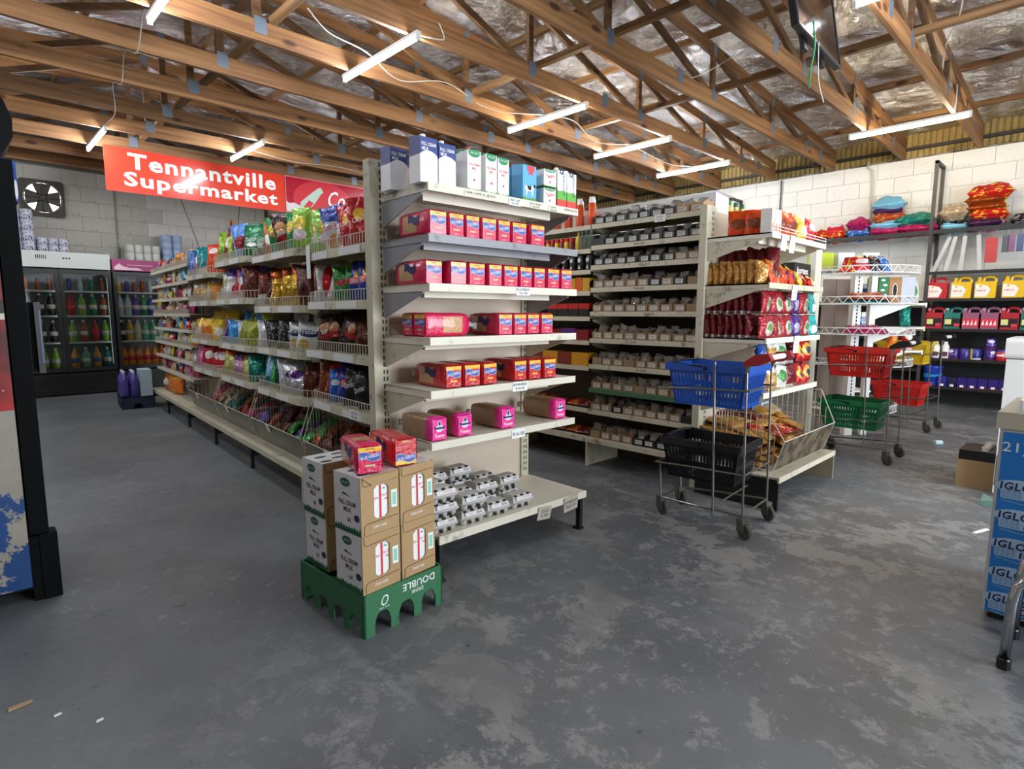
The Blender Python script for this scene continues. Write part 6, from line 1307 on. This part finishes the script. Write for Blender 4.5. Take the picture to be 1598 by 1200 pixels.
# pallet crate and drinks on the floor by the snack run
cr2 = thing('drinks_crate', 'dark blue plastic crate on the floor at the far end of the snack run', 'crate', (1.50, 8.75, 0), R(-6))
obj('crate_body', arch_wall(.36, .16, [(.18, .1, .07)], 0, 0, .01, 'y'), mat('navy_crate_plastic', '#1c2b44', .5), cr2); obj('crate_body', arch_wall(.66, .16, [(.18, .12, .08), (.46, .12, .08)], 0, 0, .01, 'x'), mat('navy_crate_plastic', '#1c2b44', .5), cr2)
obj('crate_top', MB().box((0, 0, .145), (.36, .66, .16)), mat('navy_crate_plastic', '#1c2b44', .5), cr2); obj('crate_back', MB().box((.35, 0, 0), (.36, .66, .145)).box((0, .65, 0), (.36, .66, .145)), mat('navy_crate_plastic', '#1c2b44', .5), cr2)
for i in range(2):
    for j in range(4):
        x, y = .052 + i * .104, .07 + j * .105
        o = inst('drink_bottle', cached(('pet', False), lambda: None), None, (1.50 + x * math.cos(R(-6)) - y * math.sin(R(-6)), 8.75 + x * math.sin(R(-6)) + y * math.cos(R(-6)), .1615), 0, m=[drink['purple'], mat('pale_lilac_cap', '#c9c4e6', .4)]); tag(o, f'purple drink bottle on the blue crate, {ORD[i]} across, {["front", "second", "third", "rear"][j]} row', 'bottle', 'purple bottles on the blue crate')
for k in range(2):
    o = box_thing('drinks_pack', .135, .34, .17, mat('pale_blue_pack', '#b4cbd8', .4, var=.06), (1.722, 8.75, .1615 + .172 * k), f'pale blue drinks pack on the blue crate, {["lower", "upper"][k]} of two', 'box', 'pale blue drinks packs', rz=R(-6))
for k in range(3):
    for q in range(2):
        packet('pet_food_bag', 'bag', 'crisp', ['orangebag', 'snacko', 'orange'][k], WC(.16, 5.62 + .26 * k, .221 + .13 * q * 0 + q * .0), (R(-6), 0, PH - PI / 2 + R(20)), f'orange bag on the base shelf of the farthest snack bay, {ORD[k]} from the right', 'orange bags at the far end', (1.1, 1.6, 1.0), k, word=False) if q == 0 else None

# ------------------------------------------------------------------ foreground cooler at the left
def decal_mat():
    m, nt, b = newmat('torn_cooler_decal'); b.inputs['Roughness'].default_value = .35
    tc = N(nt, 'ShaderNodeTexCoord'); sp = N(nt, 'ShaderNodeSeparateXYZ'); nt.links.new(tc.outputs['Object'], sp.inputs[0])
    def nz(sc, det, off=0, rough=.6):
        mp = N(nt, 'ShaderNodeMapping'); mp.inputs['Location'].default_value = (off, off, off); nt.links.new(tc.outputs['Object'], mp.inputs[0])
        n = N(nt, 'ShaderNodeTexNoise'); n.inputs['Scale'].default_value = sc; n.inputs['Detail'].default_value = det; n.inputs['Roughness'].default_value = rough; nt.links.new(mp.outputs[0], n.inputs['Vector']); return n.outputs['Fac']
    def mr(f, a, c):
        r = N(nt, 'ShaderNodeMapRange'); r.inputs['From Min'].default_value = a; r.inputs['From Max'].default_value = c; nt.links.new(f, r.inputs['Value']); return r.outputs[0]
    def mix(a, c, f):
        x = N(nt, 'ShaderNodeMix', data_type='RGBA'); nt.links.new(f, x.inputs['Factor'])
        for v, k in ((a, 'A'), (c, 'B')):
            if isinstance(v, tuple): x.inputs[k].default_value = v
            else: nt.links.new(v, x.inputs[k])
        return x.outputs['Result']
    blue = mix(lin('#1b4a88'), lin('#132f58'), nz(4, 3, 7)); torn = mix(lin('#a8a193'), lin('#7d776b'), nz(7, 8, 1))
    lowmask = N(nt, 'ShaderNodeMath', operation='MULTIPLY_ADD'); lowmask.inputs[1].default_value = -0.16; nt.links.new(sp.outputs['Z'], lowmask.inputs[0]); nt.links.new(nz(5.0, 10, 3, .72), lowmask.inputs[2])
    base = mix(torn, blue, mr(lowmask.outputs[0], .440, .452))
    base = mix(base, lin('#3c3a38'), mr(nz(16, 8, 5, .7), .64, .72))
    vo = N(nt, 'ShaderNodeTexVoronoi'); vo.inputs['Scale'].default_value = 24; nt.links.new(tc.outputs['Object'], vo.inputs['Vector'])
    red = mix(lin('#a81a1c'), lin('#4a0e10'), mr(nz(3.2, 3, 9), .42, .62)); red = mix(lin('#d4625a'), red, mr(vo.outputs['Distance'], .10, .14))
    g = N(nt, 'ShaderNodeMath', operation='GREATER_THAN'); g.inputs[1].default_value = .845; nt.links.new(sp.outputs['Z'], g.inputs[0])
    col = mix(base, red, g.outputs[0])
    for z0, z1, cc in ((1.22, 1.245, '#c9c3b4'), (1.47, 1.95, '#a01c1e'), (1.245, 1.30, '#2a1a14')):
        a = N(nt, 'ShaderNodeMath', operation='GREATER_THAN'); a.inputs[1].default_value = z0; nt.links.new(sp.outputs['Z'], a.inputs[0]); c2 = N(nt, 'ShaderNodeMath', operation='LESS_THAN'); c2.inputs[1].default_value = z1; nt.links.new(sp.outputs['Z'], c2.inputs[0])
        q = N(nt, 'ShaderNodeMath', operation='MULTIPLY'); nt.links.new(a.outputs[0], q.inputs[0]); nt.links.new(c2.outputs[0], q.inputs[1]); col = mix(col, lin(cc), q.outputs[0])
    nt.links.new(col, b.inputs['Base Color']); return m
cl = thing('drinks_cooler', 'tall black drinks cooler with torn red and blue side decal, close at the left edge', 'fridge', (0.0, 3.14, 0), 0)
obj('cabinet', MB().box((-.62, 0.004, .06), (.165, .66, 1.86)), [mat('cooler_black', '#08090a', .5)], cl)
obj('side_decal', MB().box((-.62, 0, .07), (.163, .004, 1.84)), decal_mat(), cl)
obj('door', MB().box((.17, -.004, .30), (.235, .66, 1.86)), [mat('cooler_door_black', '#050506', .7)], cl)
obj('header', MB().prism([(-.62, 1.86), (.17, 1.86), (.215, 1.89), (.245, 1.95), (.248, 2.02), (.225, 2.09), (.17, 2.13), (-.62, 2.15)], -.006, .66, 'y'), [mat('header_black', '#060708', .4)], cl)
for m_ in (mat('cooler_door_black', ''), mat('cooler_black', ''), mat('header_black', '')): m_.node_tree.nodes['Principled BSDF'].inputs['Specular IOR Level'].default_value = .12
obj('foot_panel', MB().box((.165, .005, .0), (.20, .65, .29)).box((.20, -.002, .0), (.262, .08, .295)), mat('cooler_door_black', ''), cl)
hp = [(-.62, 1.86), (.17, 1.86), (.215, 1.89), (.245, 1.95), (.248, 2.02), (.225, 2.09), (.17, 2.13), (-.62, 2.15)]
obj('header_screen', MB().box((.236, .02, 1.70), (.246, .64, 1.86)), [pack('#2a4b9c', blob='#e6e9f0', bc=(.5, .3), br=(.5, .25), foil=0)], cl)
hh = obj('door_handle', MB().box((.235, .60, .95), (.30, .63, 1.30)).box((.30, .52, .95), (.325, .63, 1.30)), [blackp], cl); obj('handle_reflection', MB().box((.315, .517, 1.0), (.324, .5195, 1.26)), [mat('lilac_reflection', '#565a78', .3)], hh)  # lilac piece on the handle is a reflection put in as colour

# ------------------------------------------------------------------ ice freezer, white freezer and stool at the right edge
fz = thing('chest_freezer', 'blue fronted chest freezer with repeated ice logos at the right edge', 'freezer', (2.985, .262, 0), R(-1))
fzw = mat('freezer_white', '#c9c8c2', .4, var=.05, dirt='#8a877e', dscale=5, dthr=.66)
obj('cabinet', MB().box((.0, -1.55, .03), (.56, 0, .80)), fzw, fz)
obj('front_panel', MB().box((-.006, -1.55, .035), (0.0, -.012, .785)), mat('freezer_blue', '#1c78c8', .35, var=.10, vscale=2), fz)
obj('rim', MB().box((-.012, -1.56, .80), (.575, .012, .865)), mat('freezer_rim_cream', '#bdb6a2', .5, var=.06), fz)
obj('lid', MB().box((-.014, -1.50, .866), (.54, -.055, .915)), white, fz)
obj('lid_edge', MB().box((-.017, -.062, .862), (.545, -.052, .918)), white, fz)
obj('hinge_block', MB().box((.44, .012, .46), (.52, .05, .60)), mat('hinge_grey', '#8d8a84', .5), fz)
obj('base', MB().box((.02, -1.53, 0), (.54, -.02, .03)), blackm, fz)
text('21) 5', .125, .05, paper, fz, (-.0065, -.076, .722), (0, 0, -PI / 2)); 
icew = mat('ice_logo_white', '#a9c3dc', .5); icen = mat('ice_logo_navy', '#14235e', .5); iceb = mat('ice_logo_pale', '#7fa3c9', .5)
for c_ in range(3):
    for k, z in enumerate((.555, .435, .315, .195, .085)):
        y = -.088 - .24 * c_ - (.0 if k % 2 == 0 else .004)
        if c_ and k == 4: continue
        lg = plate('ice_logo', disc(18, .086, .030, 0, .014) , icew, fz, (-.0065, y, z), (0, 0, -PI / 2), key='icelogo', t=.0008)
        plate('logo_block', rrect(-.066, -.036, .088, .012, .006), icew, lg, (0, 0, 0), key='iceblk', t=.0009)
        text('IGLOO', .135, .032, icen, lg, (-.002, -.0018, .016), bold=.03, shear=.1); text('ICE', .07, .027, icen, lg, (.045, -.0018, -.018), bold=.03, shear=.1)
        g = MB()
        for a in range(4):
            for bq in range(3): g.box((-.062 + .016 * a, -.002, -.032 + .011 * bq), (-.049 + .016 * a, -.0012, -.023 + .011 * bq))
        inst('igloo_blocks', cached('igb', lambda: fix(g.mesh('igloo_blocks', [iceb]))), lg)['kind'] = 'stuff'
        plate('swoosh', [(-.06, -.042), (0, -.050), (.07, -.044), (.07, -.047), (0, -.053), (-.06, -.045)], iceb, lg, (0, 0, 0), key='swsh', t=.0006)
f3 = thing('chest_freezer', 'white freezer with rounded lid standing behind the blue one', 'freezer', (5.1, .455, 0), 0)
obj('cabinet', MB().box((0, -1.2, .02), (.6, 0, .95)), white, f3); obj('lid', MB().prism(rrect(-.01, .955, .61, 1.09, .03, 4), -1.21, .01, 'y'), white, f3); obj('drawing', MB().tube([(-.003, -.12, .70), (-.003, -.20, .78), (-.003, -.28, .72), (-.003, -.22, .62), (-.003, -.12, .66)], .003, 4), mat('grey_scribble', '#9aa0a6', .6), f3)
lb = obj('label_frame', MB().box((-.004, -.52, .66), (0, -.30, .90)), ink, f3); obj('label_sheet', MB().box((-.006, -.505, .675), (-.003, -.315, .885)), paper, lb)
tinr = lathe_thing('red_pot', [(.05, 0), (.06, .01), (.07, .13), (.072, .14)], [mat('red_pot_paint', '#a02020', .4)], (5.2, .13, 1.0905), 'red pot standing on the white freezer lid', 'pot', None)
st = thing('stool', 'chrome tubular stool with its legs reaching into the right edge', 'stool', (2.62, .02, 0), 0)
chr2 = mat('bright_chrome', '#b9bcc0', .18, 1.0)
for (x, y, dx) in ((-.03, .13, .0), (.25, .13, .0)): obj('leg', MB().tube([(x, y, .02), (x + .012, y - .004, .24), (x + .02, y - .012, .30), (x + .03, y - .05, .345), (x + .04, y - .12, .355), (x + .05, -.30, .355), (x + .05, -.38, .34), (x + .04, -.42, .29), (x + .03, -.44, .02)], .0165, 12), chr2, st, smooth=True)
for (x, y, dx) in ((-.03, .13, .0), (.25, .13, .0), (.0, -.44, 0), (.28, -.44, 0)): obj('rubber_foot', MB().lathe([(.021, 0), (.021, .035), (.018, .04)], 12), blackp, st, (x, y, 0))
obj('cross_tube', MB().tube([(.02, -.20, .355), (.30, -.20, .355)], .014, 10), chr2, st, smooth=True); obj('seat', MB().prism(rrect(-.02, -.42, .33, -.02, .05), .375, .42, 'z'), mat('black_seat_vinyl', '#1a1a1c', .45), st)
cb = thing('cardboard_box', 'brown cardboard box with black tray and white capped bottles on the floor', 'box', (5.22, .44, 0), 0)
obj('carton', MB().box((0, 0, 0), (.36, .24, .20)), board, cb); obj('tray', MB().box((.01, .005, .201), (.35, .235, .27)), blackp, cb)
for i in range(4): obj('bottle_cap', MB().lathe([(.022, 0), (.022, .03)], 12), white, cb, (.05 + .075 * i, .09 - .0 * i, .271))

# ------------------------------------------------------------------ signs
redsign = mat('red_sign_board', '#d63a26', .25, coat=.5); whitep = mat('sign_white_letters', '#efece8', .4)
sg = thing('shop_sign', 'long red sign board with white shop name hanging under the trusses', 'sign', (1.66, 9.527, 2.885), 0)
obj('board', MB().box((0, 0, 0), (2.43, .02, .585)), redsign, sg)
text('Tennantville', 2.02, .215, whitep, sg, (1.28, -.001, .425), bold=.028); text('Supermarket', 2.10, .25, whitep, sg, (1.26, -.001, .155), bold=.028)
cola = pack('#a8142c', blob='#c8333f', bc=(.3, .4), br=(.24, .6), foil=0, rough=.25, spots='#8e0f24')
s2 = thing('drinks_sign', 'dark red cola sign board with a drawn bottle, right of the shop sign', 'sign', (4.10, 9.527, 2.885), 0)
obj('board', MB().box((0, 0, .0), (2.2, .02, .585)), cola, s2); obj('frame', MB().box((0, -.003, .0), (2.2, 0, .012)).box((0, -.003, .573), (2.2, 0, .585)).box((0, -.003, .012), (.012, 0, .573)), [mat('sign_pink_edge', '#d98a90', .4)], s2)
text('Coca-Cola', 1.15, .27, whitep, s2, (1.32, -.001, .31), bold=.01, shear=.35)
plate('bottle_print', [(.20, .02), (.34, .02), (.50, .20), (.62, .37), (.66, .40), (.62, .47), (.57, .46), (.42, .34), (.26, .20)], mat('pale_green_bottle_print', '#b9cfc0', .4), s2, (0, -.001, 0), t=.002); plate('bottle_label', [(.30, .12), (.40, .10), (.48, .20), (.40, .24)], redprint, s2, (0, -.0035, 0), t=.001); plate('snow_print', [(.012, .02), (.38, .02), (.30, .07), (.22, .14), (.14, .17), (.06, .15), (.012, .18)], mat('pale_snow_print', '#d9cfd6', .5), s2, (0, -.004, 0), t=.001)
o = obj('fire_sign', MB().box((0, 0, 0), (.19, .008, .19)), mat('cream_sign', '#d9cfb0', .6), loc=(3.80, YB - .0105, 2.80)); tag(o, 'cream square sign with a red fire extinguisher on the back wall', 'sign')
plate('extinguisher_mark', [(.075, .03), (.115, .03), (.115, .12), (.10, .135), (.10, .15), (.125, .15), (.125, .158), (.09, .158), (.09, .135), (.075, .12)], redprint, o, (0, -.001, 0), t=.002)
# exhaust fan
fn = thing('exhaust_fan', 'square wall exhaust fan with daylight between its blades', 'fan', (1.17, YB - .012, 2.97), 0)
fdark = mat('fan_dark_metal', '#3a352c', .5, .3, var=.2)
obj('frame', MB().prism(rrect(-.27, -.27, .27, .27, .05), -.05, -.03, 'y'), fdark, fn)
obj('daylight_opening', MB().prism(disc(28, .225, .225), -.056, -.051, 'y'), emit('fan_daylight', '#f4f7ff', 5.0), fn)
obj('ring', MB().tube([(.23 * math.cos(a * PI / 14), -.075, .23 * math.sin(a * PI / 14)) for a in range(28)], .014, 6, closed=True), mat('fan_ring', '#8a8172', .4, .5), fn)
for k in range(4):
    a = PI / 4 * 0 + k * PI / 2; pts = [(.04, -.06), (.20, -.115), (.215, .0), (.20, .115), (.04, .06)]
    obj('blade', MB().prism([(u * math.cos(a) - v * math.sin(a), u * math.sin(a) + v * math.cos(a)) for u, v in pts], -.078, -.072, 'y'), fdark, fn)
obj('hub', MB().lathe([(.055, 0), (.05, .03), (.03, .04)], 16), fdark, fn, (0, -.07, 0), (R(90), 0, 0)); obj('guard_bar', MB().bar((0, -.105, -.25), (0, -.105, .25), .008).bar((-.25, -.105, 0), (.25, -.105, 0), .008), fdark, fn)
# wall conduits, pipes, cords
for x, lab, m_, r_ in ((2.1, 'grey conduit running down the back wall above the fridges', mat('grey_conduit', '#8b897f', .6), .012), (4.55, 'brown timber batten on the back wall under the cola sign', pineY, .035)):
    o = obj('wall_conduit', MB().box((-r_, -.02, 2.0), (r_, 0, 3.42)), m_, loc=(x, YB - .008, 0)); tag(o, lab, 'pipe')
o = obj('wall_conduit', MB().tube([(0, .30, 3.5), (0, .30, 3.42), (0, .24, 3.36), (0, .22, 3.2), (0, .22, 2.4)], .014, 7), mat('pale_conduit', '#bdbab0', .5), loc=(XW - .03, 2.62 - .22, 0), smooth=True); tag(o, 'pale conduit running down the white block wall left of the rack', 'pipe')
o = obj('wall_conduit', MB().tube([(0, 0, 3.43), (0, 0, 2.3)], .012, 7), mat('dark_conduit', '#56534d', .5), loc=(XW - .03, 3.95, 0)); tag(o, 'thin dark pipe on the white block wall behind the oil bottles', 'pipe')
for pts, lab, m_ in (([(2.75, 11.18, 3.47), (2.3, 11.3, 2.7), (1.84, 11.2, 2.14)], 'pale cord running down to the top of the double fridge', cabm), ([(2.78, 11.18, 3.47), (2.80, 11.3, 2.9), (2.86, 11.25, 2.2)], 'pale cord hanging above the magenta headed fridge', cabm), ([(2.9, 11.18, 3.47), (3.15, 11.3, 2.8), (3.3, 11.3, 2.3)], 'dark cord hanging behind the pale blue toilet rolls', mat('dark_cord', '#33312e', .6)), ([(4.0, 11.18, 3.47), (3.95, 11.35, 2.7), (3.92, 11.35, 2.3)], 'dark cord hanging left of the fire sign', mat('dark_cord', '#33312e', .6))): cable(pts, lab, .006, m_)
# hanging television
tv = thing('television', 'thin black television hanging from the trusses at the upper right', 'television', (3.84, 1.46, 3.0), (R(-10), 0, R(2)))
obj('case', MB().box((0, .012, 0), (.90, .05, .52)), blackp, tv); obj('screen', MB().box((.012, .008, .012), (.888, .0125, .51)), mat('black_glossy_screen', '#06070c', .06, coat=1.0), tv); obj('bezel', MB().box((0, .002, 0), (.90, .014, .012)).box((.888, .002, .012), (.90, .014, .52)).box((0, .002, .012), (.012, .014, .52)), mat('silver_bezel', '#6c7078', .25, .8), tv)
for x in (.25, .6): obj('bracket', MB().box((x, .05, .06), (x + .05, .09, .60)).box((x - .01, .05, -.05), (x + .06, .08, .06)), blackm, tv)
cable([(4.0, 1.44, 3.05), (3.99, 1.42, 2.9), (4.0, 1.44, 2.75), (4.0, 1.44, 2.66)], 'green cord hanging from the television', .006, mat('green_cord', '#1f8a55', .5)); cable([(4.2, 1.47, 3.0), (4.12, 1.44, 2.9), (4.1, 1.42, 2.72), (4.15, 1.4, 2.6)], 'thin pale cord hanging from the television', .0035)
# litter
o = obj('paper_roll', MB().lathe([(.022, 0), (.022, .07)], 12), mat('pale_blue_paper', '#b9d3d9', .7), loc=(6.72, 1.06, .022), rot=(R(90), 0, R(50))); tag(o, 'pale blue paper roll lying on the open floor', 'litter')
o = obj('paper_strip', MB().hexa([(0, 0, 0.001), (.14, 0, .001), (.14, .02, .001), (0, .02, .001)], [(0, 0, .003), (.14, .0, .006), (.14, .02, .006), (0, .02, .003)]), paper, loc=(4.12, .42, 0), rot=(0, 0, R(-20))); tag(o, 'white paper strip lying near the ice freezer', 'litter')
o = obj('card_scrap', MB().hexa([(0, 0, 0.001), (.06, .01, .001), (.06, .025, .001), (0, .018, .001)], [(0, 0, .006), (.06, .01, .004), (.06, .025, .004), (0, .018, .006)]), mat('tan_card', '#a58c66', .8), loc=(.03, 2.30, 0)); tag(o, 'small tan card scrap on the floor at the lower left', 'litter')
for i, (x, y) in enumerate(((.13, 2.17), (.22, 2.05), (1.44, .55), (1.30, .42))):
    o = obj('paper_scrap', MB().hexa([(0, 0, 0.001), (.02, .004, .001), (.018, .014, .001), (.002, .01, .001)], [(0, 0, .004), (.02, .004, .003), (.018, .014, .003), (.002, .01, .004)]), paper, loc=(x, y, 0)); tag(o, f'tiny white paper scrap on the near floor, {ORD[i]} from the left', 'litter', 'paper scraps')
o = obj('plastic_scrap', MB().hexa([(0, 0, .001), (.12, .02, .001), (.15, .10, .001), (.03, .09, .001)], [(.01, 0, .05), (.10, .03, .02), (.14, .08, .06), (.03, .08, .03)]), clear('teal_film', '#8fc0b4', .5, .2), loc=(4.75, .40, 0)); tag(o, 'crumpled pale green plastic beside the ice freezer', 'litter')
